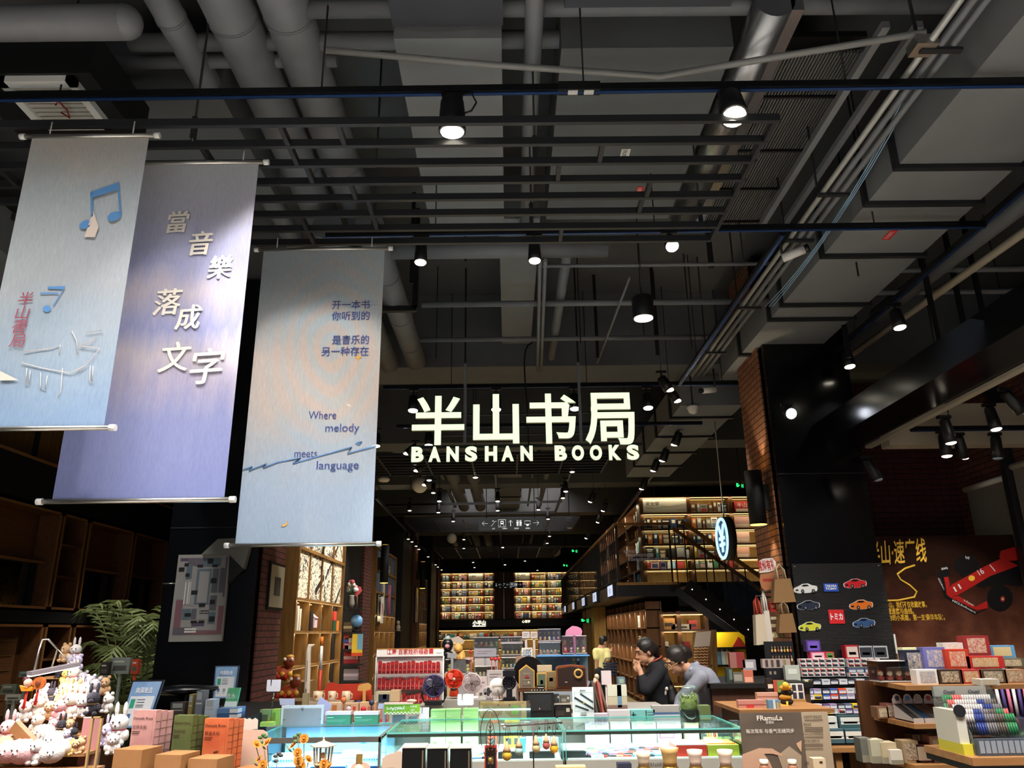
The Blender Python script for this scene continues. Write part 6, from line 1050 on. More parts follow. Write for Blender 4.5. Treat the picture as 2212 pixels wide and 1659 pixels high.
 # strip lamp over the stand
A,B_=px(62,1461,Y=4.1),px(168,1440,Y=4.3);t=thing('strip_lamp','slim bright strip lamp hung over the plush toys','lamp',A.lerp(B_,.5),None,world=True);MB(cm('#8a8288',.4)).bar(A+V((0,0,.012)),B_+V((0,0,.012)),.05,.02).build('housing',t);MB(mat('strip_glow','#ffeef0',.4,0,6.)).bar(A,B_,.03,.006).build('diffuser',t);G=px(85,1398,Y=4.2);H=px(122,1400,Y=4.2)
MB(M_chrome).tube([px(72,1455,Y=4.12),px(84,1405,Y=4.18),px(92,1382,Y=4.2),px(104,1381,Y=4.2),px(124,1402,Y=4.25),px(112,1440,Y=4.25)],.005,8).cyl(px(124,1402,Y=4.25),px(160,1442,Y=4.3),.003,6).build('arm',t)
d=bpy.data.lights.new('strip_light','AREA');d.shape='RECTANGLE';d.size=.3;d.size_y=.04;d.energy=2.0;d.color=(1,.9,.9);o=bpy.data.objects.new('strip_light',d);COL.objects.link(o);o.parent=t;o.location=A.lerp(B_,.5)-V((0,.02,.02))-t.location;o.rotation_euler=(.15,0,0)
for k,(x,y,c,r,l)in enumerate(((60,1484,'#e08a1e',15,'orange fan shaped felt ornament with a red tassel'),(85,1476,'#b8602a',12,'brown round felt ornament beside the orange one'))):
 p=px(x,y,Y=4.08);R_=r/FPX*4.1;t=thing('hanging_ornament',l,'ornament',p,'felt ornaments hung from the strip lamp',world=True);MB(cm(c,.9)).prism([(p.x-R_,p.z+.008),(p.x-R_*.6,p.z-R_*.5),(p.x+R_*.6,p.z-R_*.5),(p.x+R_,p.z+.008),(p.x,p.z-.004)]if k==0 else[(p.x+R_*math.cos(a*PI/8),p.z+R_*math.sin(a*PI/8))for a in range(16)],4.07,4.09).build('felt',t)
 MB(cm('#e8b8a0',.9)).ball(p+V((0,-.004,.02)),.02,10).ball(p+V((-.016,.0,.034)),.016,8,cm('#5a2028')).build('face',t)if k==0 else MB(cm('#7a3a1e')).ball(p+V((0,-.014,0)),(.014,.004,.014),8).build('patch',t);MB(cm('#c8281e',.9)).cyl(p-V((0,0,R_*.5)),p-V((.004,0,.1)),.004,6,None,.008).build('tassel',t);MB(M_wire).cyl(p,(p.x,p.y,A.z+.01),.0012,4).build('cord',t)
 # clear panels, posters, book and dishes beside the stand
a,b=px2(183,1659,3.95),px2(222,1548,3.95);tag(MB(glass('acrylic')).box(a[0],b[0],3.95,3.956,.95,b[1]).box(a[0],a[0]+.008,3.945,3.96,.95,b[1],cm('#b8945a')).box(b[0]-.008,b[0],3.945,3.96,.95,b[1],cm('#b8945a')).box(a[0],b[0],3.945,3.96,b[1]-.006,b[1],cm('#b8945a')).build('acrylic_panel'),'clear panel with gold edging at the right of the plush stand','panel')
a,b=px2(136,1600,4.0),px2(186,1556,4.0);tag(MB(cm('#c88a8a')).box(a[0],b[0],4.16,4.17,.95,b[1]).box(a[0],b[0],4.159,4.165,b[1]-.006,b[1],cm('#e8d8d4')).build('bin_insert'),'pink backed clear bin panel among the plush toys','panel')
def poster(label,pts,Y,frame_c,sc):
 q=[px2(*k,Y)for k in pts];t=thing('announcement_board',label,'poster board',((q[0][0]+q[1][0])/2,Y,q[0][1]),None,world=True);(x0,z0),(x1,_),(x2,z1),(x3,_)=q
 L_=lambda u,v:((x0+(x1-x0)*u)*(1-v)+(x3+(x2-x3)*u)*v,z0+(z1-z0)*v);R4=lambda u0,u1,v0,v1:[L_(u0,v0),L_(u1,v0),L_(u1,v1),L_(u0,v1)]
 MB(cm(frame_c)).prism(R4(-.05,1.05,-.03,1.03)[::-1],Y+.002,Y+.02).build('frame',t);mb=MB(noisy('poster_sky','#4f7fb8','#9cbcdc',5,.4));mb.poly([(x,Y,z)for x,z in R4(0,1,0,1)]);mb.build('print',t);f=lambda m,r,c,d:m.poly([(x,Y-d,z)for x,z in R4(*r)],cm(c));mb=MB();f(mb,(.08,.92,.04,.68),'#d6dade',.001);f(mb,(.12,.28,.42,.62),'#2f9a7c',.002)
 for v in(.6,.54,.48,.44):f(mb,(.34,.62,v,v+.012),'#2a3038',.002)
 for u in(.14,.42,.7):f(mb,(u,u+.12,.2,.3),'#4a6a9a' if u<.2 else '#8a9098',.002);f(mb,(u,u+.1,.15,.165),'#3a4048',.002)
 mb.build('panel_print',t);x,z=L_(.5,.76);MB(cm('#eef2f8')).text('向深处去',upright((x,Y-.003,z)),(z1-z0)*.14,None,0,.02,width=(x1-x0)*.62,shear=.15).build('lettering',t);MB(M_blk).box(x0,x0+.02,Y+.022,Y+.05,.95,z0+.1).box(x1-.03,x1-.01,Y+.022,Y+.05,.95,z0+.1).build('stand',t)
poster('blue poster board with white brush lettering beside the plush stand',[(258,1572),(316,1572),(350,1472),(288,1472)],4.7,'#14161c',1);poster('smaller blue poster board before the left black pillar',[(461,1508),(505,1508),(514,1440),(467,1440)],6.6,'#3a4a62',1)
Y=5.6;a,b=px2(484,1527,Y),px2(519,1486,Y);t=thing('green_book','green book with white characters on a small easel','book',px(500,1527,Y=Y),None,world=True);q=[px2(*k,Y)for k in((484,1527),(510,1527),(519,1486),(493,1486))];MB(noisy('cover_green','#4f9a68','#6ab884',40)).prism(q[::-1],Y,Y+.02).build('cover',t);MB(cm('#dfe4da')).prism([px2(*k,Y-.002)for k in((484,1527),(510,1527),(513,1515),(487,1515))][::-1],Y-.003,Y-.001).text('流水',upright(px(498,1508,Y=Y-.004)),.035,None,0,.01).build('band',t)
zb=q[0][1];struct('trim_53',MB(M_blk).box(px(340,1540,Y=5.5).x,px(522,1540,Y=5.5).x,5.4,6.9,0,zb-.07),'black side counter before the left pillar','counter')
for k,c in enumerate(('#3a5a86','#5a7aa0')):tag(MB(cm(c)).box(px(474,1530,Y=5.55).x,px(517,1530,Y=5.55).x,5.52,5.68,zb-.07+.035*k,zb-.037+.035*k).box(px(500,1530,Y=5.55).x,px(517,1530,Y=5.55).x+.002,5.519,5.6,zb-.066+.035*k,zb-.041+.035*k,cm('#d8d4cc')).build('flat_book'),('lower','upper')[k]+' blue book lying under the green one','book','blue books lying flat')
for k,(x0,y0,x1,y1,c,l)in enumerate(((366,1517,400,1545,'#4a4440','sleeved dark card bundle left in the clear bins'),(405,1500,418,1540,'#8a7a4a','yellow bird charm pack in the clear bins'),(420,1492,440,1540,'#6a7078','row of grey sleeved cards in the clear bins'),(441,1511,463,1545,'#a8b4c0','pale blue sleeved cards in the clear bins'))):pbox('card_bundle',l,'cards',x0,y0,x1,y1,5.45,.1,c,((.1,.9,.55,.6,'#b8b8b0'),(.15,.85,.7,.95,'#9aa0a0')),'sleeved cards in clear bins',zb-.07)
p=px(392,1497,Y=5.7);tag(MB(mat('dish_black','#0c0d12',.25)).lathe([(.2,0),(.24,.02),(.24,.035),(.05,.05)],28,c=p).cyl((p.x,p.y,zb-.07),p,.03,12).build('round_stand'),'black round pedestal table top before the left pillar','pedestal')
# book table before the dark wood front
struct('trim_54',MB(M_woodd).box(-5.6,-3.9,7.4,8.6,.86,.92).box(-5.5,-4.0,7.5,8.5,0,.86),'dark wood book table before the wood and glass front','table')
for k,(x0,y0,x1,y1,Y,c,l)in enumerate(((12,1502,40,1520,7.6,'#8f9088','pale photo book lying on the far left'),(0,1478,36,1500,8.2,'#7a806c','green-grey photo book standing on the far left'),(10,1500,46,1512,7.5,'#b0aca0','stack of pale books on the far left'),(214,1430,236,1460,8.0,'#3a3430','dark book with a yellow band by the palm'),(236,1420,282,1455,8.1,'#8a948e','pale blue framed photo board by the palm'),(282,1424,300,1455,8.05,'#b8442c','red and black photo card by the palm'),(192,1460,228,1478,7.9,'#98a49c','pale title strip below the palm fronds'),(40,1450,70,1462,8.0,'#6a827c','grey green tag sign behind the strip lamp'),(236,1524,262,1548,7.5,'#a8ac7c','yellow green brochure rack by the blue poster'))):pbox('photo_book',l,'book' if k<4 else 'card',x0,y0,x1,y1,Y,.06,c,((.15,.85,.2,.5,'#55534c'),(.15,.7,.7,.8,'#d0ccc0')),'books before the dark wood front',.92)
lamp('SPOT','palm_fill',bpy.data.objects['potted_palm'],(-4.2,8.4,4.4),(-.15,.55,-1),150,(1,.95,.88),55)  # unseen lamp without fixture, added to brighten the palm
lamp('SPOT','book_table_fill',bpy.data.objects['potted_palm'],(-4.6,6.2,4.6),(-.15,.5,-1),120,(1,.95,.88),70)  # another added lamp with no fixture, brightens the book table
# island tables behind the showcases
struct('trim_51',MB(mat('island_grey','#8e8a84',.6)).box(-2.0,1.35,6.08,7.7,.98,IZ).box(-1.95,1.3,6.12,7.65,0,.98),'grey island counter behind the showcases','counter')
struct('trim_52',MB(M_woodh).box(-.75,.95,7.8,9.2,.95,1.0).box(-.7,.9,7.9,9.1,0,.95),'wood table for the toy displays behind the island','counter')
# grey steps
for k,(x0,y0,x1,Y,l)in enumerate(((903,1524,957,6.7,'lower grey step block under the purple fan'),(957,1511,1062,6.75,'grey step block under the red and silver fans'))):pbox('step_block',l,'block',x0,y0,x1,1560,Y,.4,'#8f8a82')
# fans
def fan(label,X_,Y_,r_,base,Y,cage,blade,hub,foot,style):
 """round desk fan: photo centre, cage radius in pixels, photo height of its foot"""
 c=px(X_,Y_,Y=Y);R_=r_/FPX*Y*1.03;zb=px(X_,base,Y=Y).z;t=thing('desk_fan',label,'fan',(c.x,Y,zb),'desk fans on the step blocks',world=True);mc=mat('fan_'+cage.strip('#'),cage,.35);mbl=mat('fan_'+blade.strip('#'),blade,.4);n=28
 mb=MB(mc).tube([c+V((R_*math.cos(2*PI*k/n),0,R_*math.sin(2*PI*k/n)))for k in range(n)],R_*.07,8,None,True).tube([c+V((R_*math.cos(2*PI*k/n),.06,R_*math.sin(2*PI*k/n)))for k in range(n)],R_*.06,8,None,True)
 mb.lathe([(R_*1.0,0),(R_*.98,.055),(R_*.5,.085),(.001,.09)],n)if 0 else None;mb.build('cage_rim',t);g=MB(mc)
 if style=='rings':
  for q in(.25,.4,.55,.7,.85):g.tube([c+V((R_*q*math.cos(2*PI*k/20),-.012,R_*q*math.sin(2*PI*k/20)))for k in range(20)],R_*.016,4,None,True)
 for k in range(10 if style=='swirl' else 6):a=2*PI*k/(10 if style=='swirl' else 6);g.tube([c+V((R_*q*math.cos(a+(.5*q if style=='swirl' else 0)),-.012,R_*q*math.sin(a+(.5*q if style=='swirl' else 0))))for q in(.15,.45,.75,1)],R_*.018,4)
 g.build('front_guard',t);bl=MB(mbl)
 for k in range(5):
  a=2*PI*k/5;vs=[(.12,-.25,.0),(.5,-.38,.012),(.88,-.22,.02),(.92,.15,.005),(.5,.3,-.008),(.12,.22,-.01)];bl.add([c+V((R_*(u*math.cos(a)-v*math.sin(a)),.025+y,R_*(u*math.sin(a)+v*math.cos(a))))for u,v,y in vs],[tuple(range(6))])
 bl.build('blades',t);MB(mat('fan_'+hub.strip('#'),hub,.3)).ball(c+V((0,-.012,0)),(R_*.17,.02,R_*.17),14).build('hub',t);MB(mc).disc(upright(c+V((0,.07,0))),R_*.98,n).build('rear_shell',t);b=MB(mat('fan_'+foot.strip('#'),foot,.4));y0=zb+.002
 if style=='swirl':
  b.tube([c+V((-R_*1.15,.03,R_*.1)),c+V((-R_*1.17,.03,-R_*.9)),(c.x-R_*.95,Y+.03,y0+.02),(c.x+R_*.95,Y+.03,y0+.02),c+V((R_*1.17,.03,-R_*.9)),c+V((R_*1.15,.03,R_*.1))],R_*.11,8);b.box(c.x-R_*.8,c.x+R_*.8,Y-.04,Y+.1,zb,zb+.03)
 elif style=='bell':b.cyl(c+V((0,.03,-R_)),(c.x,Y+.03,zb+.1),R_*.16,10).lathe([(R_*.52,0),(R_*.55,.012),(R_*.45,.05),(R_*.35,.09),(R_*.55,.1)],18,c=(c.x,Y+.03,zb));b.ball((c.x,Y-.03,zb+.06),(R_*.34,.015,R_*.2),10,cm('#2a1a14'))
 else:b.cyl(c+V((R_*.15,.04,-R_*.95)),(c.x+R_*.2,Y+.04,zb+.02),R_*.09,10).lathe([(R_*.55,0),(R_*.55,.012),(R_*.4,.022),(.001,.024)],20,c=(c.x+R_*.2,Y+.03,zb))
 b.build('stand',t);return t
fan('dark purple desk fan in a black U stand before the red sachets',937,1482,20,1523,6.6,'#4a3f66','#2a2638','#15141c','#141416','swirl')
fan('red retro desk fan with a bell shaped foot',981,1467,17,1505,6.85,'#c8381e','#c03018','#b8a890','#c03a1e','bell')
fan('silver pink wire cage desk fan right of the red one',1019,1476,18,1510,6.85,'#b8a8a8','#8c7c80','#4a3428','#d0c8cc','rings')
fan('tiny pale desk fan with dark blades',1053,1495,9,1512,6.6,'#c0b4b4','#2a282c','#18181a','#9c94a0','mini')
c=px(1075,1484,Y=6.85);R_=.072;zb=px(1075,1513,Y=6.85).z;t=thing('round_lamp','white round cordless lamp seen from behind','lamp',(c.x,6.85,zb),None,world=True);MB(mat('lamp_white','#e0d6d0',.4)).ball(c,(R_,.03,R_),24).build('shell',t);MB(cm('#cfc6c0')).cbox(c+V((0,-.03,.015)),(.09,.006,.012)).cyl((c.x,6.85,zb),(c.x,6.85,c.z-R_*.9),.012,8).lathe([(.04,0),(.04,.01)],18,c=(c.x,6.85,zb)).build('foot',t);MB(cm('#3a3438')).tube([c+V((0,-.03,-.02)),c+V((.012,-.04,-.06)),(c.x+.02,6.8,zb)],.003,5).build('cord',t)
c=px(1100,1475,Y=6.8);zb=px(1100,1513,Y=6.8).z;t=thing('tower_fan','black tower fan head above a round dial, on a black box','fan',(c.x,6.8,zb),None,world=True);Mk=mat('fan_black','#17161c',.3);MB(Mk).cbox(c+V((0,.02,.072)),(.105,.08,.045)).build('head',t)
MB(Mk).tube([c+V((.05*math.cos(2*PI*k/24),0,.05*math.sin(2*PI*k/24)))for k in range(24)],.008,8,None,True).ball(c+V((0,.02,0)),(.05,.02,.05),18).build('fan_ring',t);mb=MB(cm('#5a5870'))
for k in range(10):a=k*PI/5;mb.ball(c+V((.036*math.cos(a),-.006,.036*math.sin(a))),.004,6)
mb.build('ring_lights',t);MB(Mk).cbox((c.x,6.82,(c.z-.05+zb)/2+.01),(.05,.05,c.z-.05-zb)).cbox((c.x,6.82,zb+.012),(.1,.09,.024)).build('stand',t);MB(M_blk).box(c.x-.075,c.x+.06,6.74,6.98,IZ,zb-.002).build('black_base',t)
# record, radios, clocks
c=px(1142,1452,Y=7.0);t=thing('vinyl_record','large black vinyl disc leaning behind the house shaped radio','record',c-V((0,0,.13)),None,world=True);MB(mat('vinyl','#0d0a0b',.25)).tube([c,c+V((0,.006,0))],.128,40).build('disc',t);MB(cm('#5a1f1a')).tube([c+V((0,-.001,0)),c],.04,24).build('label_disc',t);MB(M_blk).box(c.x-.05,c.x+.05,7.0,7.06,IZ,c.z-.12).build('rest',t)
GZ=px(1200,1487,Y=6.75).z;tag(MB(M_woodd).box(px(1118,1487,Y=6.6).x,px(1275,1487,Y=6.6).x,6.7,7.05,GZ-.02,GZ).box(px(1120,1487,Y=6.6).x,px(1124,1487,Y=6.6).x,6.72,7.0,IZ,GZ-.02).box(px(1268,1487,Y=6.6).x,px(1272,1487,Y=6.6).x,6.72,7.0,IZ,GZ-.02).build('display_riser'),'dark wood riser carrying the radios','riser')
Y=6.72;t=thing('house_radio','house shaped grey radio with a gold rim','radio',px(1138,1487,Y=Y),None,world=True);pts=[px2(*k,Y)for k in((1121,1487),(1121,1449),(1137,1436),(1155,1449),(1155,1487))];MB(cm('#c8963e')).prism(pts[::-1],Y,Y+.06).build('gold_rim',t);pin=[px2(*k,Y)for k in((1123,1486),(1123,1450),(1137,1439),(1153,1450),(1153,1486))];MB(cm('#6f6457')).prism(pin[::-1],Y-.002,Y-.0005).build('front',t)
mb=MB(cm('#a89a84'));q=lambda x,y:px(x,y,Y=Y-.003);mb.tube([q(1129,1480),q(1147,1480),q(1147,1469),q(1129,1469)],.0015,4,None,True);[mb.bar(q(1131,y),q(1137,y),.001,.002)for y in(1471,1474,1477)];mb.ball(q(1142,1475),(.012,.002,.012),10).text('MUOOO',upright(q(1138,1456)),.014,width=.06);mb.build('dial_print',t);MB(cm('#8c2f28')).prism([px2(*k,Y-.003)for k in((1133,1465),(1136,1459),(1141,1459),(1144,1465))][::-1],Y-.004,Y-.0022).build('emblem',t)
pbox('desk_clock','small green faced clock in a gold frame','clock',1160,1454,1180,1480,6.72,.05,'#b88a3c',((.1,.9,.06,.94,'#55614e'),(.35,.65,.3,.55,'#1e1c18')),None,GZ);pbox('desk_clock','gold framed relief panel beside the green clock','clock',1179,1450,1201,1487,6.78,.05,'#a88748',((.12,.9,.05,.95,'#7a6a4e'),(.35,.7,.4,.62,'#94805c')),None,GZ);pbox('cream_box','cream lidded box behind the gold frames','box',1161,1437,1192,1456,6.9,.08,'#b8a68a',((0,1,.3,.34,'#94836a'),),None,GZ);pbox('speaker_tag','black price tag block below the green clock','tag',1160,1481,1176,1487,6.66,.03,'#191514',((.1,.9,.4,.6,'#c8c0b0'),),None,GZ)
Y=6.7;a,b=px2(1202,1486,Y),px2(1267,1437,Y);t=thing('wooden_radio','brown curved wooden radio with a gold round dial','radio',((a[0]+b[0])/2,Y,a[1]),None,world=True);w=b[0]-a[0];h=b[1]-a[1]
MB(mat('radio_wood','#7a3f22',.3)).prism([(a[0],a[1]+.01),(a[0]+.012,a[1]),(b[0]-.012,a[1]),(b[0],a[1]+.01),(b[0]-.003,b[1]-.022),(b[0]-.02,b[1]-.006),(a[0]+w*.5,b[1]+.004),(a[0]+.02,b[1]-.006),(a[0]+.003,b[1]-.022)],Y,Y+.12).build('case',t);MB(mat('radio_front','#2a1712',.5)).prism([(a[0]+.01,a[1]+.01),(b[0]-.01,a[1]+.01),(b[0]-.012,b[1]-.024),(a[0]+w*.5,b[1]-.008),(a[0]+.012,b[1]-.024)],Y-.003,Y-.0005).build('grille',t)
cc=V((a[0]+w*.72,Y-.006,a[1]+h*.62));MB(cm('#b58a4a',.35)).tube([cc+V((.03*math.cos(k*PI/14),0,.03*math.sin(k*PI/14)))for k in range(28)],.009,8,None,True).build('dial_ring',t);MB(cm('#14100e')).ball(cc,(.02,.006,.02),16).build('knob',t);MB(cm('#b8a48a')).box(a[0]+w*.28,a[0]+w*.36,Y-.005,Y-.003,a[1]+h*.24,a[1]+h*.27).build('badge',t)
Y=6.35;a,b=px2(1134,1541,Y),px2(1196,1494,Y);w=b[0]-a[0];h=b[1]-a[1];t=thing('guitar_amplifier','black box loudspeaker with a square cloth grille and top knobs','speaker',((a[0]+b[0])/2,Y,a[1]),None,world=True);MB(mat('amp_black','#0a090b',.6)).box(a[0],b[0],Y,Y+.14,IZ,b[1]).build('cabinet',t);MB(noisy('amp_grille','#18161a','#2a282c',200,.9)).box(a[0]+w*.1,b[0]-w*.1,Y-.004,Y-.0005,a[1]+h*.12,b[1]-h*.12).build('grille',t);M9=M_chrome;mb=MB(M9)
for k in range(6):mb.cyl((a[0]+w*(.25+.1*k),Y+.04,b[1]+.0005),(a[0]+w*(.25+.1*k),Y+.04,b[1]+.012),.005,8)
mb.build('knobs',t);MB(cm('#8a7f78')).ball((a[0]+w*.5,Y-.006,a[1]+h*.2),(.006,.002,.008),6).build('badge',t);mb=MB(cm('#bdb3a6',.4));mb.box(a[0]-.004,b[0]+.004,Y-.004,Y+.01,b[1]-.006,b[1]);mb.build('trim_strip',t)
for k,(x0,y0,x1,y1,c,l)in enumerate(((1211,1502,1231,1519,'#5a544c','small grey retro radio on a pale shelf'),(1196,1500,1208,1517,'#2c2c30','tiny dark bottle set beside the small grey radio'),(1197,1524,1234,1542,'#26201c','dark camera shaped radio under the small grey one'))):pbox('small_radio',l,'radio',x0,y0,x1,y1,6.4,.08,c,((.1,.6,.2,.6,'#8a8274' if k==0 else '#3a342e'),(.7,.9,.5,.8,'#c8c0b0')),None,IZ if k==2 else None)
a=px(1196,1519,Y=6.38);tag(MB(cm('#b8b0a4')).box(a.x,a.x+.15,6.39,6.5,a.z-.012,a.z-.002).box(a.x,a.x+.01,6.4,6.5,IZ,a.z-.012).build('small_shelf'),'small pale shelf over the camera shaped radio','shelf')
# pen advert, art panels, frames, white clips
Y=6.12;a,b=px2(1238,1551,Y),px2(1281,1484,Y);w=b[0]-a[0];h=b[1]-a[1];t=thing('pen_advert','white upright advert card showing three dark pens','advert card',((a[0]+b[0])/2,Y,a[1]),None,world=True);MB(cm('#e9eeee')).box(a[0],b[0],Y,Y+.008,IZ,b[1]).build('card',t);mb=MB(cm('#26282c'));q=lambda u,v:(a[0]+w*u,Y-.002,a[1]+h*v)
for p0,p1,r in(((.38,.78),(.97,.5),.006),((.1,.66),(.98,.28),.007),((.12,.4),(.75,.24),.006)):mb.bar(q(*p0),q(*p1),.002,r*2)
for e in((.09,.82,.95,.82),(.95,.82,.95,.22),(.95,.22,.09,.22),(.09,.22,.09,.82)):mb.bar(q(*e[:2]),q(*e[2:]),.001,.001)
for v in(.9,.87,.16,.11,.08):mb.bar(q(.36,v),q(.64,v),.001,.0022)
mb.build('printed_pens',t);MB(cm('#c8a04a')).bar(q(.5,.5),q(.56,.473),.003,.012).build('gold_nib',t)
for k,(x0,y0,x1,y1,Y,c,dec,l,cat)in enumerate(((1314,1479,1353,1533,6.3,'#c9bda0',((.0,1,.55,1,'#d8d4c0'),(.5,.72,.1,1,'#6a8fa8'),(0,1,0,.2,'#8a7068')),'pale landscape print on a white box','print'),(1316,1534,1362,1580,6.14,'#d6cfd0',((.15,.85,.2,.5,'#b8b4b6'),),'white carton below the landscape print','box'),(1284,1542,1315,1580,6.14,'#c8b8c4',((.2,.9,.1,.6,'#8fa4c0'),),'lilac picture box left of the white carton','box'),(1363,1533,1414,1572,6.14,'#7fc0bc',((.62,.66,.2,.95,'#2f4a46'),(.7,.98,.5,.56,'#2f4a46'),(.68,.95,.75,.8,'#3a5a54'),(.05,.25,.5,.62,'#3f6660'),(.1,.16,.3,.8,'#3f6660'),(.75,.85,.25,.4,'#c8d090')),'teal box printed with dark grasses','box'),(1413,1524,1470,1572,6.14,'#a8a2a0',((0,1,.4,.56,'#4a648c'),(0,1,0,.4,'#c8c8d0')),'grey box with a blue mountain band','box'),(1509,1524,1534,1549,6.16,'#6a7a4a',((0,1,0,.3,'#b8c8a0'),),'olive box right of the moss jar','box'),(1300,1449,1320,1478,6.9,'#cdc0c4',(),'plain pink card panel leaning behind the prints','card'),(1335,1463,1350,1478,7.1,'#5a7484',((.2,.8,.2,.8,'#8aa08a'),),'small blue-grey box behind the landscape print','box'))):
 pbox('picture_box' if cat!='card' else 'display_card',l,cat,x0,y0,x1,y1,Y,.09 if cat=='box' else .03,c,dec,'boxes behind the right showcase')
for k,(x0,x1)in enumerate(((1284,1300),(1296,1313))):
 Y=6.35;p=px(x0,1478,Y=Y);q=px(x1,1535,Y=Y);tag(MB(cm('#5a4030')).bar((p.x,Y+.12,p.z),(q.x,Y,IZ+.01),.02,.03).bar((p.x-.02,Y+.14,p.z-.01),(q.x-.05,Y+.03,IZ+.01),.015,.14,cm(('#2c2220','#8a3a32')[k])).build('leaning_picture'),'%s slanted dark picture frame left of the landscape print'%('nearer','redder')[k],'frame')
t=thing('white_figurine','small white statue behind the slanted frames','figurine',px(1290,1478,Y=6.8),None,world=True);c=px(1289,1462,Y=6.8);MB(cm('#b8a890')).ball(c,(.02,.02,.025),10).ball(c-V((.01,0,.05)),(.025,.02,.05),10).box(c.x-.03,c.x+.02,6.78,6.83,IZ,c.z-.09).build('body',t)
def clip(label,x0,y0,x1,y1,Y,foot):
 a,b=px2(x0,y1,Y),px2(x1,y0,Y);w=b[0]-a[0];h=b[1]-a[1];zf=px(x0,foot,Y=Y).z;t=thing('price_clip',label,'sign holder',((a[0]+b[0])/2,Y,zf),'white price clips',world=True)
 MB(mat('clip_white','#e6e4ee',.5)).prism([(a[0]+w*u,a[1]+h*v)for u,v in((.0,.12),(.06,.0),(.9,.0),(1,.08),(1,.96),(.96,1),(.35,1),(.33,.45),(.27,.45),(.25,1),(.03,1),(0,.9))],Y,Y+.006).build('card',t);cx=(a[0]+b[0])/2+w*.05
 MB(glass('clear_plastic','#f0f4f4',.7)).box(cx-w*.3,cx+w*.3,Y-.004,Y+.012,a[1]-.012,a[1]-.001).cyl((cx,Y+.004,a[1]-.012),(cx-.01,Y+.004,zf),.005,8).ball((cx,Y+.004,a[1]-.025),.009,8).lathe([(.03,0),(.02,.01)],12,c=(cx-.01,Y+.004,zf)).build('clip_stem',t)
clip('white price clip at the left end by the brick pillar',575,1468,607,1494,6.25,1542);clip('white price clip above the light green packs',988,1499,1023,1524,6.14,1562);clip('small white price clip right of the green checked board',905,1528,927,1553,6.14,1565)
# left group: framed back panel, bags, green boxes, upside-down board
t=thing('leaning_picture','white frame turned to show its grey back, on the left showcase','frame',px(652,1569,Y=6.08),None,world=True);Y=6.0;a,b=px2(605,1572,Y),px2(700,1523,Y);MB(cm('#dcdad6')).box(a[0],b[0],Y,Y+.02,1.062,b[1]).build('frame',t);MB(noisy('frame_back','#8e867d','#9a928a',6)).box(a[0]+.016,b[0]-.016,Y-.002,Y-.0005,a[1]+.004,b[1]-.02).build('back_panel',t);MB(M_chrome).box((a[0]+b[0])/2-.008,(a[0]+b[0])/2+.008,Y-.005,Y-.0025,b[1]-.035,b[1]-.017).box(a[0]+.02,a[0]+.03,Y-.005,Y-.0025,a[1]+.05,a[1]+.056).box(b[0]-.03,b[0]-.02,Y-.005,Y-.0025,a[1]+.05,a[1]+.056).build('hooks',t)
for k,(x0,y0,x1,y1,Y,c,dec,l)in enumerate(((559,1533,584,1568,5.95,'#7a8f5c',((.2,.8,.3,.7,'#4a5648'),),'translucent green gift bag, left one'),(585,1532,605,1568,5.98,'#8fae4c',((.1,.5,.2,.8,'#6a8a3a'),),'bright green gift bag beside it'),(561,1560,590,1570,5.9,'#a8c45a',(),'flat lime packet before the green bags'),(704,1545,757,1569,5.98,'#3f7a52',((.03,.3,.75,.82,'#b8d8b8'),(.03,.8,.45,.5,'#7fb08a'),(.03,.7,.3,.34,'#7fb08a')),'dark green box with a white lid, left of the pair'),(765,1545,817,1568,5.98,'#3f7a52',((.03,.3,.75,.82,'#b8d8b8'),(.03,.75,.5,.54,'#7fb08a'),(.03,.6,.36,.4,'#7fb08a')),'dark green box with a white lid, right of the pair'))):
 pbox('gift_bag' if k<3 else 'green_box',l,'bag' if k<2 else 'box',x0,y0,x1,y1,Y,.07,c,dec,'green packs on the left showcase',1.062)
 if k>2:a=px(x0,1540,Y=Y);b=px(x1,1540,Y=Y);tag(MB(cm('#e0ccc4')).box(a.x-.002,b.x+.002,Y-.002,Y+.08,px(x0,y0,Y=Y).z+.0005,px(x0,1538,Y=Y).z).build('box_lid'),'%s white pink lid on the dark green boxes'%('left','right')[k-3],'lid','lids on green boxes')
Y=6.12;a,b=px2(829,1543,Y),px2(907,1521,Y);w=b[0]-a[0];h=b[1]-a[1];t=thing('checked_board','lime green checked board hung upside down on an acrylic stand','board',((a[0]+b[0])/2,Y,a[1]),None,world=True);MB(cm('#7eae24')).box(a[0],b[0],Y,Y+.01,a[1],b[1]).build('board',t);mb=MB(cm('#eef0e6'));flip=lambda u,v:frame((a[0]+w*u,Y-.002,a[1]+h*v),(-1,0,0),(0,0,-1))
mb.text('yes!Art',flip(.33,.72),h*.5,None,0,.03,width=w*.52,shear=.15).text('艺术办',flip(.82,.86),h*.24,None,0,.02,width=w*.2).text('公仔',flip(.8,.5),h*.24,None,0,.02)
for k in range(10):mb.rect(a[0]+w*(.02+.1*k),a[0]+w*(.07+.1*k),a[1]+.0,a[1]+h*.12,Y-.002);mb.rect(a[0]+w*(.07+.1*k),a[0]+w*(.12+.1*k)if k<9 else b[0],a[1]+h*.12,a[1]+h*.24,Y-.002)
mb.build('lettering',t);MB(glass('acrylic','#f2f6f8',.95)).box(a[0]+.03,b[0]-.03,Y+.012,Y+.1,IZ,a[1]).build('acrylic_stand',t);MB(cm('#8fa8b8')).box(a[0]+.06,a[0]+.15,Y+.03,Y+.08,IZ+.001,IZ+.06).box(a[0]+.18,a[0]+.24,Y+.03,Y+.08,IZ+.001,IZ+.05).build('contents',t)
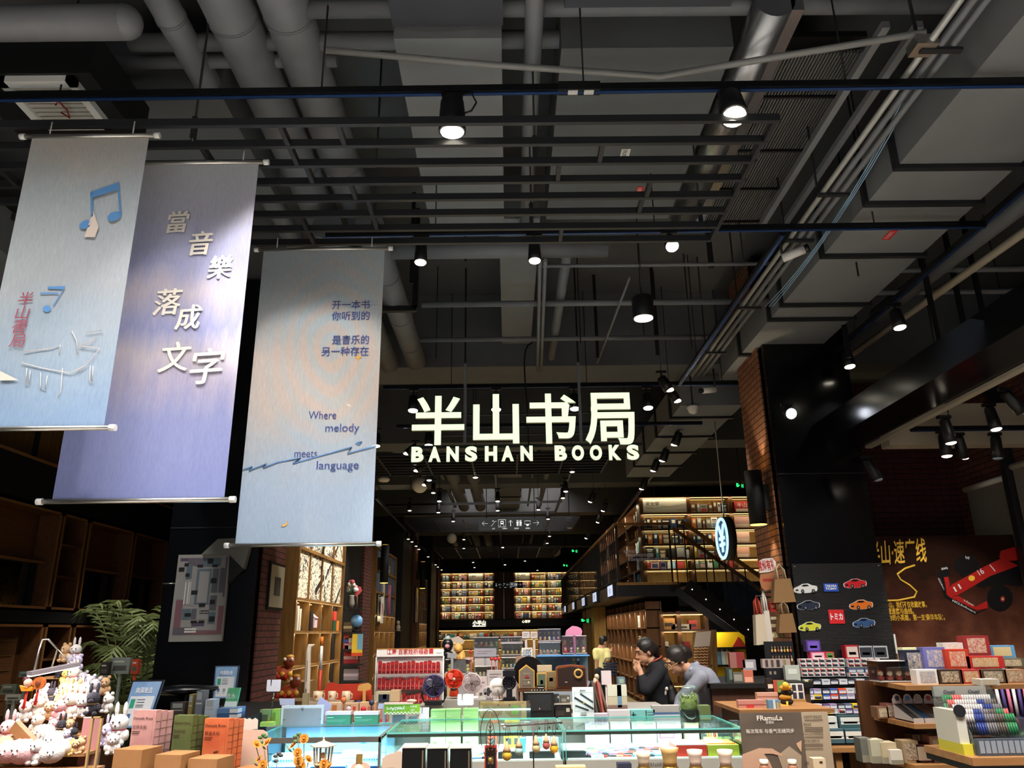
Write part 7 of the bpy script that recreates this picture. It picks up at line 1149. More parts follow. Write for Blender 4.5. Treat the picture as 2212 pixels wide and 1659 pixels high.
tag(MB(cm('#d8b8a8')).box(a[0],b[0]-.05,Y-.01,Y+.05,b[1]+.001,b[1]+.012).ball((a[0]+.2,Y+.02,b[1]+.022),(.04,.02,.012),8).build('pink_tray'),'pink tray lying on the lime checked board','tray')
for k,(x0,x1,Y)in enumerate(((930,962,6.12),(963,995,6.12),(1000,1033,6.12))):
 pbox('green_pack','light green wrapped pack, %s from the left'%nth(k),'box',x0,1533-k,x1,1557,Y,.09,'#a6e094',((.08,.4,.5,.56,'#d4f4cc'),(.1,.3,.3,.36,'#7cc46c'),(0,1,.9,1,'#8fd07c')),'light green packs in the middle')
Y=6.13;a,b=px2(1037,1557,Y),px2(1137,1515,Y);w=b[0]-a[0];h=b[1]-a[1];t=thing('canvas_frame','wood stretcher frame with brown canvas in a clear sleeve','frame',((a[0]+b[0])/2,Y,a[1]),None,world=True);MB(cm('#d8b878')).box(a[0],b[0],Y,Y+.02,IZ,b[1]).build('stretcher',t);MB(noisy('canvas_back','#a88a5a','#b89a68',20)).rect(a[0]+.02,b[0]-.04,a[1]+.004,b[1]-.018,Y-.001).build('canvas',t);mb=MB(cm('#cdbfa0')).poly([(a[0]+w*.3,Y-.002,a[1]+.004),(a[0]+w*.72,Y-.002,a[1]+.004),(a[0]+w*.56,Y-.002,a[1]+h*.38),(a[0]+w*.5,Y-.002,a[1]+h*.62),(a[0]+w*.46,Y-.002,a[1]+h*.35)]);mb.poly([(a[0]+w*.2,Y-.002,a[1]+h*.85),(a[0]+w*.3,Y-.002,a[1]+h*.6),(a[0]+w*.25,Y-.002,a[1]+h*.45)]);mb.build('paint_shape',t)
MB(cm('#8cc84e')).rect(a[0]+w*.68,a[0]+w*.83,a[1]+h*.3,a[1]+h*.8,Y-.002).build('green_label',t);MB(cm('#1a1a1c')).box(a[0]+w*.38,a[0]+w*.41,Y-.004,Y-.0015,b[1]-.03,b[1]-.018).box(a[0]+w*.62,a[0]+w*.65,Y-.004,Y-.0015,b[1]-.03,b[1]-.018).build('clips',t);MB(glass('clear_plastic')).box(a[0]-.01,b[0]+.03,Y-.012,Y-.01,IZ,b[1]+.004).build('sleeve',t)
for k,(pts,Y,c,l)in enumerate((([(605,1523),(603,1509),(636,1509),(636,1523)],6.1,'#c6cdf0','pale blue torn note card above the grey frame'),([(685,1537),(683,1524),(692,1505),(716,1522),(709,1545),(702,1545)],6.2,'#b9c4f0','pale blue slanted card beside the grey frame'),([(816,1531),(818,1520),(845,1519),(844,1530)],6.16,'#bccaf0','pale blue strip card left of the lime checked board'))):cut('note_card',l,'card',pts,Y,c,foot=1.062 if Y<6.15 else IZ)
# scroll stands left of centre
for k,(x,y0,y1,c,c2,l)in enumerate(((662,1395,1524,'#d8cbb8','#6a5440','tall cream bookmark scroll with a hooked top'),(690,1375,1508,'#c8402e','#e8e4dc','tall thin red and white striped pole'))):
 Y=7.2;p,q=px(x,y1,Y=Y),px(x+(5 if k==0 else 6),y0,Y=Y);t=thing('hanging_strip' if k==0 else 'striped_pole',l,'ornament',(p.x,Y,IZ),None,world=True)
 if k==0:MB(cm(c)).tube([(p.x,Y,IZ),p,p.lerp(q,.6),p.lerp(q,.9),q+V((.01,0,.0)),q+V((.05,0,.01))],[.028,.028,.026,.022,.022,.004],8).build('scroll',t);MB(cm(c2)).bar(p.lerp(q,.15)+V((0,-.03,0)),p.lerp(q,.28)+V((0,-.03,0)),.003,.03).bar(p.lerp(q,.4)+V((0,-.029,0)),p.lerp(q,.75)+V((0,-.027,0)),.003,.01).build('ink_print',t)
 else:MB(cm(c)).cyl((p.x,Y,IZ),p.lerp(q,.45),.013,8).cyl(p.lerp(q,.45),p.lerp(q,.85),.013,8,cm(c2)).cyl(p.lerp(q,.85),q,.015,8,cm('#e07a2c')).build('pole',t)
t=thing('wheat_jar','bundle of ochre slips in a jar behind the grey frame','jar',px(672,1520,Y=7.0),None,world=True);p=px(672,1522,Y=7.0);MB(cm('#b8ac90')).lathe([(.04,0),(.045,.05),(.04,.055)],14,c=(p.x,7.0,IZ)).cbox((p.x-.06,7.05,IZ+.08),(.05,.04,.16),cm('#a89a78')).build('jar',t)
# mugs and cartoon strips (generic prints)
for k,(x0,y0,x1,y1,Y,l)in enumerate(((676,1493,697,1514,6.9,'leftmost cream printed mug'),(708,1493,726,1513,6.95,'second cream printed mug by the red scenery'),(738,1493,757,1514,6.9,'third cream printed mug by the red scenery'))):
 a,b=px2(x0,y1,Y),px2(x1,y0,Y);r=(b[0]-a[0])/2;cx=(a[0]+b[0])/2;t=thing('printed_mug',l,'mug',(cx,Y,a[1]),'cream printed mugs');MB(cm('#d3bda0',.35)).lathe([(r*.96,0),(r,.006),(r,b[1]-a[1]),(r*.93,b[1]-a[1]),(r*.9,.02),(.001,.015)],20).build('cup',t);MB(cm('#d3bda0',.35)).tube([(r*.95,0,(b[1]-a[1])*.8),(r*1.4,0,(b[1]-a[1])*.7),(r*1.4,0,(b[1]-a[1])*.3),(r*.95,0,(b[1]-a[1])*.2)],.006,6).build('handle',t);MB(cm('#b0642e')).rect(-r*.5,r*.1,(b[1]-a[1])*.35,(b[1]-a[1])*.6,-r*1.01).build('print',t)
 tag(MB(cm('#b8a48c')).box(cx-.06,cx+.06,Y-.05,Y+.06,IZ,a[1]-.001).build('mug_riser'),'pale riser block under the %s mug'%('leftmost','second','third')[k],'block','mug risers')
cut('scenery_board','red cut-out scenery board behind the mugs','board',[(702,1495),(700,1487),(706,1485),(704,1478),(714,1474),(722,1475),(728,1478),(755,1477),(790,1477),(803,1480),(803,1512),(702,1512)],7.05,'#c23c28',.01,foot=IZ);cut('scenery_cutout','gold cloud cut-out in front of the red scenery board','cut-out',[(772,1492),(774,1481),(782,1477),(795,1475),(802,1480),(800,1490),(786,1493)],7.0,'#d8a25a',.008,foot=IZ)
pbox('printed_box','green box with a dark arch print right of the mugs','box',811,1494,843,1516,6.85,.1,'#b8ac8c',((.2,.95,0,.75,'#28303c'),(.5,.75,.3,.75,'#8a8a70')),None,IZ);pbox('printed_box','kraft square box beside the arch print box','box',843,1491,864,1514,6.85,.1,'#c0a27e',(),None,IZ)
for k,(x0,y0,x1,y1,c,dec,l)in enumerate(((706,1518,742,1540,'#c8a888',((.3,.6,.2,.8,'#b06a3a'),(.7,.95,.1,.9,'#c8b098')),'cream cartoon postcard box, leftmost of the row'),(743,1519,775,1542,'#c09a7a',((.2,.45,0,.8,'#3a2a26'),(.6,.8,.4,.7,'#c8382e')),'postcard box with a red dot, middle of the row'),(776,1517,812,1545,'#c8a078',((.1,.4,.3,.7,'#b8742e'),(.5,.9,.2,.8,'#b07058')),'tan postcard box, right of the row'),(815,1527,838,1566,'#b88470',((.0,1,.0,.2,'#c84a3a'),),'pinkish tan postcard box above the left showcase corner'))):pbox('postcard_box',l,'box',x0,y0,x1,y1,6.3,.08,c,dec,'cream postcard boxes',IZ)
cut('scene_cutout','dark blue wave cut-out over the postcard boxes','cut-out',[(738,1524),(748,1517),(760,1518),(775,1513),(790,1520),(800,1513),(808,1516),(808,1524)],6.45,'#4a5a86',.008,foot=IZ)
for k,(x,y,c)in enumerate(((803,1518,'#3a3a52'),(753,1532,'#c8a8b0'),(785,1532,'#c8283a'),(742,1512,'#c86a3a'))):p=px(x,y,Y=6.24);tag(MB(cm(c)).ball(p,.022,10).cyl((p.x,p.y,IZ),p,.004,6).build('pompom_pick'),('dark','pink','red','orange')[k]+' ball topper among the postcard boxes','topper')
# red sachet rack
Y=7.15;xa,xb=px(810,1500,Y=Y).x,px(957,1500,Y=Y).x;zt=px(880,1402,Y=Y).z;zh=px(880,1418,Y=Y).z;t=thing('sachet_rack','white wire rack with a red lettered header for red sachets','rack',((xa+xb)/2,Y,IZ),None,world=True);M_wr=mat('rack_white','#e4dfdc',.45)
MB(cm('#e8e4e0')).box(xa,xb,Y,Y+.015,zh,zt).box(xa,xb,Y-.002,Y+.018,zt,zt+.006,cm('#b8863a')).build('header',t);mb=MB(cm('#c02a28')).text('江南·百家姓祈福香囊',upright((xa+(xb-xa)*.5,Y-.003,zh+.022)),.05,None,0,.012,width=(xb-xa)*.7);mb.build('lettering',t);MB(cm('#6a6a6a')).text('祈福香囊',upright((xa+(xb-xa)*.93,Y-.003,zh+.02)),.014,width=(xb-xa)*.09).build('small_print',t)
mb=MB(M_wr)
for x in(xa,xb):mb.bar((x,Y,IZ),(x,Y,zh),.012,.012)
mb.build('uprights',t);MB(noisy('pegboard','#c8bcb8','#d8d0cc',90)).box(xa,xb,Y+.02,Y+.028,IZ,zh).build('pegboard',t);ZR=[px(880,y,Y=Y-.06).z for y in(1455,1490,1520)];RH=[px(880,y,Y=Y-.06).z for y in(1427,1462,1497)]
for z in ZR:MB(glass('acrylic')).box(xa,xb,Y-.09,Y+.0,z-.006,z-.001).box(xa,xb,Y-.092,Y-.09,z-.006,z+.02).build('shelf',t)
M_sac=noisy('sachet_red','#7c1518','#a02428',60,.3)
proto=None;nS=15
for r in range(3):
 for i in range(nS):
  if r==2 and i<5:continue
  x=xa+.025+(xb-xa-.05)*(i+.5)/nS;h=RH[r]-ZR[r]-.012*((i*7+r)%4)/2;lb='red sachet pouch, %s from the left in the %s row of the rack'%(nth(i),nth(r))
  if proto is None:
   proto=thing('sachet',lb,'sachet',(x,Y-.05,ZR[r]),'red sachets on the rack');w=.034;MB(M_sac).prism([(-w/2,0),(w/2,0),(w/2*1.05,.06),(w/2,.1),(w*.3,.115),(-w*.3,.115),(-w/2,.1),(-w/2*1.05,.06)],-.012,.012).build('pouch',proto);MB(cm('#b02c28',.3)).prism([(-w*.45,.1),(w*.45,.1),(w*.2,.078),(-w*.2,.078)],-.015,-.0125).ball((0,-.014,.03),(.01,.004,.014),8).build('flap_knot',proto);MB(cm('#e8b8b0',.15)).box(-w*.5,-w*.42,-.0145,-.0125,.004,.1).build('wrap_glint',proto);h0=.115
   proto.scale=(1,1,h/h0)
  else:dup(proto,(x,Y-.05,ZR[r]),lb,'red sachets on the rack',((i*5+r)%5-2)*.06,(1,1,h/h0))
  # toy displays behind the island
TY=8.1;T0=1.0
def acry(label,x0,y0,x1,y1,Y,d,back,n,group='clear figure cases',cols=None,rowsn=2,zf=T0):
 """clear case with small figures standing inside on tiers"""
 a,b=px2(x0,y1,Y),px2(x1,y0,Y);w=b[0]-a[0];h=b[1]-a[1];t=thing('figure_case',label+' standing among the toy displays','display case',((a[0]+b[0])/2,Y,a[1]),group,world=True)
 MB(cm(back)).box(a[0],b[0],Y+d,Y+d+.01,a[1],b[1]).build('back_card',t);MB(glass('acrylic')).box(a[0],b[0],Y-.004,Y,a[1],b[1]).build('front_pane',t);MB(cm('#d8d0d0',.3)).box(a[0],b[0],Y,Y+d,b[1],b[1]+.005).box(a[0],b[0],Y,Y+d,a[1]-.006,a[1]).build('case_frame',t);MB(glass('acrylic')).box(a[0],a[0]+.004,Y,Y+d,a[1],b[1]).box(b[0]-.004,b[0],Y,Y+d,a[1],b[1]).build('side_panes',t)
 if a[1]>zf+.02:MB(cm('#b8b0ac')).box(a[0]+.01,b[0]-.01,Y+.02,Y+d,zf,a[1]-.007).build('plinth',t)
 for r in range(rowsn):
  z=a[1]+h*r/rowsn*.92+.004
  if r:MB(glass('acrylic')).box(a[0]+.006,b[0]-.006,Y+d*.3,Y+d-.002,z-.006,z-.002).build('tier',t)
  for i in range(n):
   x=a[0]+w*(i+.5)/n;s=min(w/n*.42,h/rowsn*.24);c=(cols or['#d88a9a','#e0c060','#8ab0d8','#e8e0d8','#c85a4a','#8ac08a','#b890c8'])[(i*3+r*2)%(len(cols)if cols else 7)];toy(a[0]+w*(i+.5)/n,Y+d*(.65 if r else .35),z,s,c,'%s figure, %s row, %s'%(nth(i),'upper' if r else 'lower',label),'figures of the '+label)
 return t
TP={}
def toy(x,y,z,s,c,label,group):
 if c not in TP:
  mb=MB(cm(c)).lathe([(.55,0),(.75,.3),(.62,.9),(.4,1.2)],8).ball((0,0,1.75),.78,10,cm('#e6cbb2')).ball((0,.12,1.95),(.84,.8,.7),10,cm(c));[mb.ball((g*.3,-.7,1.75),.1,6,cm('#2a2422'))for g in(-1,1)];[mb.ball((g*.8,0,.75),(.24,.24,.42),6,cm(c))for g in(-1,1)]
  o=mb.build('toy_figure',None,(0,0,0));COL.objects.unlink(o);TP[c]=o
 o=TP[c].copy();COL.objects.link(o);o.location=(x,y,z);o.scale=(s,)*3;return tag(o,label,'toy',group)
acry('pink figure crate',1216,1374,1267,1411,8.0,.14,'#c87a90',4,cols=['#d84a5a','#7ab04a','#e08a30','#d8a0c0','#f0d8a0']);acry('purple figure box',1163,1359,1211,1384,8.1,.12,'#8a7aa8',5,cols=['#d8803a','#d8c0a0','#a84a4a','#c8a04a','#8a98c8']);acry('black figure box',1164,1388,1211,1414,8.05,.12,'#1c1a22',6,rowsn=1,cols=['#c88a9a','#9ab08a','#a8a0b8','#6a8a7a','#b8b0a8','#8a6a7a'])
acry('clear case of dark figures',1081,1376,1129,1387,8.3,.12,'#b8a8a8',7,rowsn=1,cols=['#3a3436','#a84a4a','#e0d8d4','#4a4448']);acry('clear case of golden figures',1083,1390,1130,1414,8.2,.14,'#b8a08a',5,cols=['#c8a04a','#b87a4a','#8a7a5a']);acry('lit case of yellow and blue figures',1083,1421,1116,1443,8.0,.12,'#d8d4c8',4,cols=['#e8c83a','#5ab0d8','#f0ece0','#e0b040']);acry('clear case of tan figures below the lilac card',1025,1440,1073,1462,7.75,.12,'#b8b0a4',6,rowsn=1,cols=['#c8b89a','#a89878','#8a7a68']);acry('clear case of white animals',962,1425,1018,1452,7.75,.12,'#d8a8a0',3,rowsn=1,cols=['#e8d87a','#f0e8e0','#d8b0a0'])
acry('flower figure case',1023,1377,1077,1416,8.25,.14,'#a8a4a8',5,cols=['#c8524a','#d8c09a','#8a6a4a','#c88a5a','#7a8a5a'])
a,b=px2(1160,1450,7.75),px2(1274,1417,7.75);t=thing('fish_tank_case','blue backed clear case with three small bottles','display case',((a[0]+b[0])/2,7.8,a[1]),None,world=True);MB(noisy('tank_back','#6a8a98','#4a6474',6)).box(a[0],b[0],7.98,8.0,a[1]-.1,b[1]).build('back_card',t);MB(glass('acrylic')).box(a[0],b[0],7.75,7.755,a[1]-.1,b[1]).build('front_pane',t);MB(cm('#5a98d8',.3)).box(a[0],b[0],7.75,7.98,b[1],b[1]+.008).build('top_edge',t);MB(cm('#8a94a0')).box(a[0],b[0],7.76,7.98,T0,a[1]-.1).build('base',t)
for k,(x,c)in enumerate(((1221,'#5a6aa0'),(1240,'#8a8a4a'),(1249,'#3a3a52'))):p=px(x,1433,Y=7.85);tag(MB(cm(c,.3)).lathe([(.014,-.03),(.016,0),(.006,.014),(.006,.026)],10,c=p).ball(p+V((0,0,.034)),.013,8,cm(('#d84a6a','#e0a84a','#e8e8e8')[k])).cyl((p.x,p.y,T0+.05),p-V((0,0,.03)),.004,6).build('tiny_bottle'),('blue','olive','navy')[k]+' tiny capped bottle in the blue backed case','bottle')
cut('pink_signboard','pink cloud shaped signboard over the figure crate','sign',[(1221,1373),(1223,1362),(1228,1358),(1236,1352),(1246,1353),(1255,1357),(1258,1364),(1256,1373)],8.0,'#d084a4',.01,foot=T0)
t=thing('lettered_sign','cream sign reading LIFE IS LIKE A DRAMA in blue','sign',px(1138,1420,Y=7.9),None,world=True);Y=7.9;a,b=px2(1127,1421,Y),px2(1150,1399,Y);w=b[0]-a[0];h=b[1]-a[1];MB(cm('#d8d2c0')).box(a[0],b[0],Y,Y+.008,a[1],b[1]).box((a[0]+b[0])/2-.01,(a[0]+b[0])/2+.01,Y+.002,Y+.02,T0,a[1]).build('board',t);mb=MB(cm('#2c5a94'))
for s_,v,k in(('LIFE',.64,.62),('IS LIKE A',.4,.8),('DRAMA',.14,.8)):mb.text(s_,upright((a[0]+w*.5,Y-.002,a[1]+h*v)),h*.26,None,0,.03,width=w*k)
mb.build('lettering',t);MB(cm('#c84a3a')).box(a[0]+w*.76,a[0]+w*.92,Y-.002,Y-.001,a[1]+h*.82,a[1]+h*.88).build('red_mark',t)
for k,(x0,y0,x1,y1,c,l)in enumerate(((1128,1364,1144,1378,'#c8c0bc','pale card with three lines above the lettered sign'),(1146,1364,1161,1378,'#d0bcae','tan text card right of the pale card'),(1024,1400,1072,1418,'#8f8e98','grey purple picture card under the flower case'),(1023,1462,1053,1495,'#b8a8a8','pinkish grey carton with sprig print behind the silver fan'),(960,1455,976,1462,'#b89a6a','gold box tops behind the red fan'),(1115,1418,1130,1432,'#9a7a6a','brown toy box left of the vinyl disc'),(1052,1448,1090,1470,'#a8a0a0','grey dome box behind the round lamp'),(1000,1420,1022,1432,'#b89888','row of rose cartons beside the golden lion'))):pbox('display_card',l,'card' if k<3 else 'box',x0,y0,x1,y1,(8.15,8.15,8.0,7.3,7.4,7.6,7.3,7.9)[k],.04 if k<3 else .1,c,((.15,.8,.6,.68,'#7a6a68'),(.15,.6,.35,.42,'#7a6a68')),'cards and cartons among the toy displays',T0 if k!=3 else IZ)
# statues left of the toy cases
t=thing('bust_figurine','black hooded bust figurine with silver crest and pink lips','figurine',px(967,1410,Y=7.9),None,world=True);c=px(967,1393,Y=7.9);MB(cm('#17161a',.25)).ball(c+V((0,0,.0)),(.055,.05,.065),16).ball(c-V((0,0,.09)),(.06,.04,.04),12).box(c.x-.04,c.x+.04,7.87,7.95,T0,c.z-.1).build('body',t);MB(cm('#9aa8a0',.3)).ball(c+V((0,-.01,.06)),(.035,.04,.02),10).build('crest',t);MB(cm('#c8848c')).ball(c+V((0,-.045,-.012)),(.025,.012,.02),10).build('mask',t)
t=thing('lion_statue','small golden lion statue beside the black bust','statue',px(992,1420,Y=7.8),None,world=True);c=px(990,1400,Y=7.8);Mg2=noisy('lion_gold','#b8883e','#d8a85a',30,.5);MB(Mg2).ball(c,(.045,.04,.045),12).ball(c+V((0,-.03,-.01)),(.028,.03,.026),10).ball(c+V((.02,.03,-.07)),(.05,.06,.055),12).box(c.x-.05,c.x+.08,7.75,7.9,T0,c.z-.1,cm('#8a8688')).build('body',t);mb=MB(Mg2)
for g in(-1,1):mb.cyl(c+V((g*.03,-.02,-.06)),c+V((g*.035,-.035,-.12)),.016,8).ball(c+V((g*.035,-.01,.04)),.012,8)
mb.build('paws_and_ears',t);a=px2(960,1425,7.7);cut('name_plate','grey slanted plate under the golden lion','sign',[(966,1421),(967,1410),(988,1412),(986,1422)],7.72,'#8a8a8c',.006,foot=T0)
tag(MB(cm('#b8a898')).prism([px2(*k,8.2)for k in((955,1392),(958,1380),(968,1372),(975,1378),(990,1374),(1004,1384),(1000,1392))][::-1],8.2,8.22).box(px(975,1390,Y=8.2).x,px(985,1390,Y=8.2).x,8.2,8.22,T0,px(975,1391,Y=8.2).z).build('shirt_display'),'pale shirt shaped board behind the bust and lion','board')
for k,(x,y)in enumerate(((1017,1408),(1062,1423),(1070,1424),(1078,1423))):p=px(x,y,Y=7.7);tag(MB(cm('#b83230',.3)).ball(p,.018,10).cyl((p.x,p.y,T0),p,.003,5).build('red_ball'),'shiny red ball topper, %s from the left among the toy displays'%nth(k),'topper','red ball toppers')
# toy car panel on the right pillar
Y=8.76;t=thing('car_billboard','black ribbed panel of die-cut toy car pictures on the right pillar','panel',px(1810,1500,Y=Y),None,world=True);q=[px2(*k,Y)for k in((1733,1560),(1931,1560),(1897,1216),(1700,1216))];x0,x1,z0,z1=3.16,4.17,.55,q[2][1]
M_rib=mat('panel_rib','#08090d',.45);N,L,B=nodes(M_rib);tc=N.new('ShaderNodeTexCoord');wv=N.new('ShaderNodeTexWave');wv.bands_direction='Z';wv.inputs['Scale'].default_value=22;bp=N.new('ShaderNodeBump');bp.inputs['Strength'].default_value=.5;bp.inputs['Distance'].default_value=.006;L.new(tc.outputs['Object'],wv.inputs['Vector']);L.new(wv.outputs[0],bp.inputs['Height']);L.new(bp.outputs[0],B.inputs['Normal'])
MB(M_rib).box(x0,x1,Y,Y+.03,z0,z1).build('ribbed_board',t);MB(M_chrome).ball((x0+.03,Y-.004,z1-.03),.008,6).ball((x1-.04,Y-.004,z1-.03),.008,6).build('screws',t);MB(M_white).box(x1+.002,x1+.02,Y-.01,Y+.03,px(1918,1412,Y=Y).z,px(1918,1370,Y=Y).z).build('edge_strip',t)
CARP=[(-1,-.1),(-.92,.1),(-.55,.3),(-.2,.55),(.25,.6),(.55,.4),(.95,.3),(1,.05),(.92,-.25),(.3,-.45),(-.6,-.5),(-.95,-.35)]
def decal(x,y,w,c,label,flip=1):
 p=px(x,y,Y=Y-.006);s=w/2/FPX*Y*1.02;t=thing('car_picture',label,'picture',p,'toy car pictures on the black panel',world=True);pr=lambda m,pts,a,b,k=1.:m.prism([(p.x+flip*u*s*k,p.z+v*s*.72*k)for u,v in(pts if flip<0 else pts[::-1])],p.y-a,p.y-b)
 pr(MB(cm('#e4e4e6')),CARP,.001,-.004,1.06).build('white_border',t);pr(MB(cm(c,.3)),CARP,.003,.0012).build('car_body',t);mb=MB(cm('#1c2028',.2));pr(mb,[(-.38,.3),(-.15,.5),(.2,.5),(.34,.34),(.0,.26)],.005,.0035);pr(mb,[(-.92,-.12),(-.72,-.02),(-.6,-.2),(-.85,-.26)],.005,.0035);mb.build('windows',t);mb=MB(cm('#0e0e10'))
 for u,r in((-.28,.19),(.66,.2)):mb.ball((p.x+flip*u*s,p.y-.003,p.z-.3*s*.72),(s*r*.8,.004,s*r),12);mb.ball((p.x+flip*u*s,p.y-.006,p.z-.3*s*.72),(s*r*.4,.003,s*r*.55),8,cm('#8a8c92'))
 mb.build('wheels',t)
for x,y,w,c,l,f in((1740,1272,47,'#dfe0e2','white sports car picture, upper left of the black panel',1),(1847,1261,46,'#c8282e','red sports car picture, upper right of the black panel',1),(1746,1308,45,'#2c3446','dark open race car picture, middle left of the black panel',1),(1860,1307,47,'#e0742a','orange sports car picture, middle right of the black panel',1),(1749,1354,44,'#d4d84a','yellow-green coupe picture, lower left of the black panel',1),(1866,1346,44,'#3a5a8c','blue hypercar picture, lower right of the black panel',1)):decal(x,y,w,c,l,f)
def logo(label,x,y,w,h,bg,rows,fg='#eef0f6'):
 p=px(x,y,Y=Y-.006);k=Y*1.02/FPX;w*=k;h*=k;t=thing('logo_plate',label,'sign',p,None,world=True);MB(cm(bg)).cbox(p,(w,.006,h)).build('plate',t);mb=MB(cm(fg))
 for i,s_ in enumerate(rows):mb.text(s_,upright((p.x,p.y-.0045,p.z+h*(.08-.36*i if len(rows)>1 else-.2))),h*(.38 if len(rows)>1 else .55),None,0,.03,width=w*.8)
 mb.build('lettering',t)
logo('blue logo plate with two lines of white capitals on the black panel',1795,1269,30,16,'#2450b8',('TAKARA','TOMY'));logo('red square logo plate with white katakana on the black panel',1807,1332,31,27,'#d8262c',('トミカ',))
# race car poster wall
Y=9.3;a,b=px(1872,1450,Y=Y),px(2184,1155,Y=Y);t=thing('race_car_poster','big brown poster wall with a red and black race car and gold characters','poster',((a.x+b.x)/2,Y,0),None,world=True);zt=b.z
MB(cloth('poster_blur',[(.0,'#a87a5c'),(.35,'#b98d70'),(.55,'#8f5a44'),(.75,'#5a3428'),(1,'#2a1710')],None,0,2.4,.6)).box(4.2,b.x+.02,Y,Y+.04,0,zt).build('print_panel',t);U=lambda x,y,d=.004:px(x,y,Y=Y-d);pp=lambda m,pts,d=.004,c=None:m.poly([U(x,y,d)for x,y in pts],c);GOLD=mat('print_gold2','#e0b23a',.5);mb=MB(GOLD)
mb.text('半山·速度线',upright(U(1941,1213))@T(rz=.05),.3,None,0,.012,width=.68,shear=.15).tube([U(1976,1221),U(1955,1228),U(1938,1240),U(1945,1252),U(1965,1264),U(1980,1278),U(1975,1290),U(1940,1297),U(1903,1298)],.012,5)
for y,s_,x0,w in((1312,'在半山，我们不仅收藏故事，',1905,92),(1326,'收藏速度与曲线。',1909,62),(1340,'给你的小英雄，第一支‘豪华车队’。',1911,123)):mb.text(s_,upright(U(x0,y)),.075,None,0,.015,align='l',width=w*Y*1.02/FPX)
mb.build('gold_lettering',t);RD=cm('#a8201e',.35);DK=cm('#0e0d0f',.4);WH=cm('#d8d4d0');mb=MB(DK)
def wheel(cx,cy,rx,ry,n=20):return[(cx+rx*math.cos(2*PI*k/n),cy+ry*math.sin(2*PI*k/n))for k in range(n)][::-1]
pp(mb,wheel(2088,1222,26,25),.003);pp(mb,wheel(2160,1292,28,29),.0045);pp(mb,[(2024,1240),(2030,1226),(2047,1219),(2053,1240),(2047,1262),(2042,1290),(2034,1272)],.004);pp(mb,[(2038,1289),(2046,1284),(2110,1322),(2132,1315),(2105,1328)],.004);pp(mb,[(2080,1250),(2150,1222),(2200,1220),(2207,1266),(2170,1262),(2120,1270)],.0035);mb.build('race_car_tyres_and_wing',t);mb=MB(RD)
pp(mb,[(2045,1284),(2044,1274),(2058,1262),(2130,1222),(2165,1205),(2200,1222),(2140,1244),(2070,1285),(2052,1290)],.006);pp(mb,[(2039,1247),(2048,1246),(2052,1262),(2046,1285),(2042,1262)],.006);pp(mb,[(2052,1290),(2070,1287),(2108,1310),(2132,1298),(2134,1314),(2110,1318)],.006);pp(mb,[(2158,1204),(2162,1190),(2196,1180),(2203,1210),(2175,1212)],.006);mb.build('race_car_body',t);mb=MB(WH)
TX=lambda s_,x,y,h,r,w=None:mb.text(s_,upright(U(x,y,.008))@T(rz=r),h,None,0,.01,width=w)
TX('16',2122,1240,.09,.45);TX('aws',2041,1230,.05,.15);TX('V-Power',2092,1304,.035,-.5);TX('HCLSoftware',2082,1312,.035,-.52,.28);TX('HCLSoftware',2032,1262,.03,-1.25,.14);TX('hp',2091,1207,.05,.1);mb.bar(U(2060,1268,.008),U(2066,1278,.008),.002,.02).bar(U(2070,1262,.008),U(2076,1272,.008),.002,.02).bar(U(2138,1220,.008),U(2150,1234,.008),.002,.012);mb.build('car_lettering',t);mb=MB(cm('#e0b03a'));pp(mb,wheel(2099,1249,7,6),.009);pp(mb,wheel(2166,1294,5,6),.009,cm('#8a2a28'));pp(mb,wheel(2166,1294,2,2.4),.011,cm('#c8b8a8'));mb.build('car_emblem',t)
# toy car stand in front of the pillar
Y=8.2;CS=px(1725,1440,Y=Y).x,px(1925,1440,Y=Y).x;TR=[(1443,8.55),(1463,8.45),(1481,8.35),(1513,8.2),(1545,8.1),(1574,8.0),(1607,7.9)]
t=thing('car_stand','stepped clear stand of boxed toy cars before the black panel','stand',((CS[0]+CS[1])/2,Y,0),None,world=True);struct('trim_55',MB(M_woodh).box(CS[0]+.05,CS[1]+.05,7.75,8.7,px(1800,1608,Y=7.9).z-.05,px(1800,1608,Y=7.9).z-.01).box(CS[0]+.1,CS[0]+.16,7.8,8.6,0,px(1800,1608,Y=7.9).z-.05).box(CS[0]+.55,CS[0]+.6,7.8,8.6,0,px(1800,1608,Y=7.9).z-.05),'wood table below the toy car stand','table')
for k,(y,yy)in enumerate(TR):
 z=px(1800,y,Y=yy).z;MB(mat('tier_dark','#101318',.3)).box(CS[0]-.01+.02*k,CS[1]+.0,yy,yy+.16,z-.012,z-.002).box(CS[0]-.01+.02*k,CS[1],yy+.15,yy+.158,z-.1,z-.012).build('tier',t)
CB={}
def carbox(x,y,z,w,h,c,label,group):
 if c not in CB:
  mb=MB(cm(c)).box(-.5,.5,0,1,0,1).rect(-.42,.42,.12,.62,-.012,cm('#20242c' if c in('#e8e6e4','#e0dcd8','#f0c828')else '#d8dce2')).rect(-.3,.3,.5,.74,-.02,cm({'#e8e6e4':'#4a5568','#e0dcd8':'#8a3a34'}.get(c,'#8a94a8')));c in('#e8e6e4','#e0dcd8')and mb.rect(-.46,-.2,.5,.92,-.014,cm('#d83038'));o=mb.build('toy_car_box',None,(0,0,0));COL.objects.unlink(o);CB[c]=o
 o=CB[c].copy();COL.objects.link(o);o.location=(x,y,z);o.scale=(w,.07,h);return tag(o,label,'toy box',group)
CNM={'#e8e6e4':'white','#e0dcd8':'off-white','#2c3038':'charcoal','#3a58b0':'blue','#e8502a':'orange red','#f0c828':'yellow','#a890b8':'lilac','#5a6a8a':'slate blue','#c8ccd4':'silver','#6a4a80':'purple'}
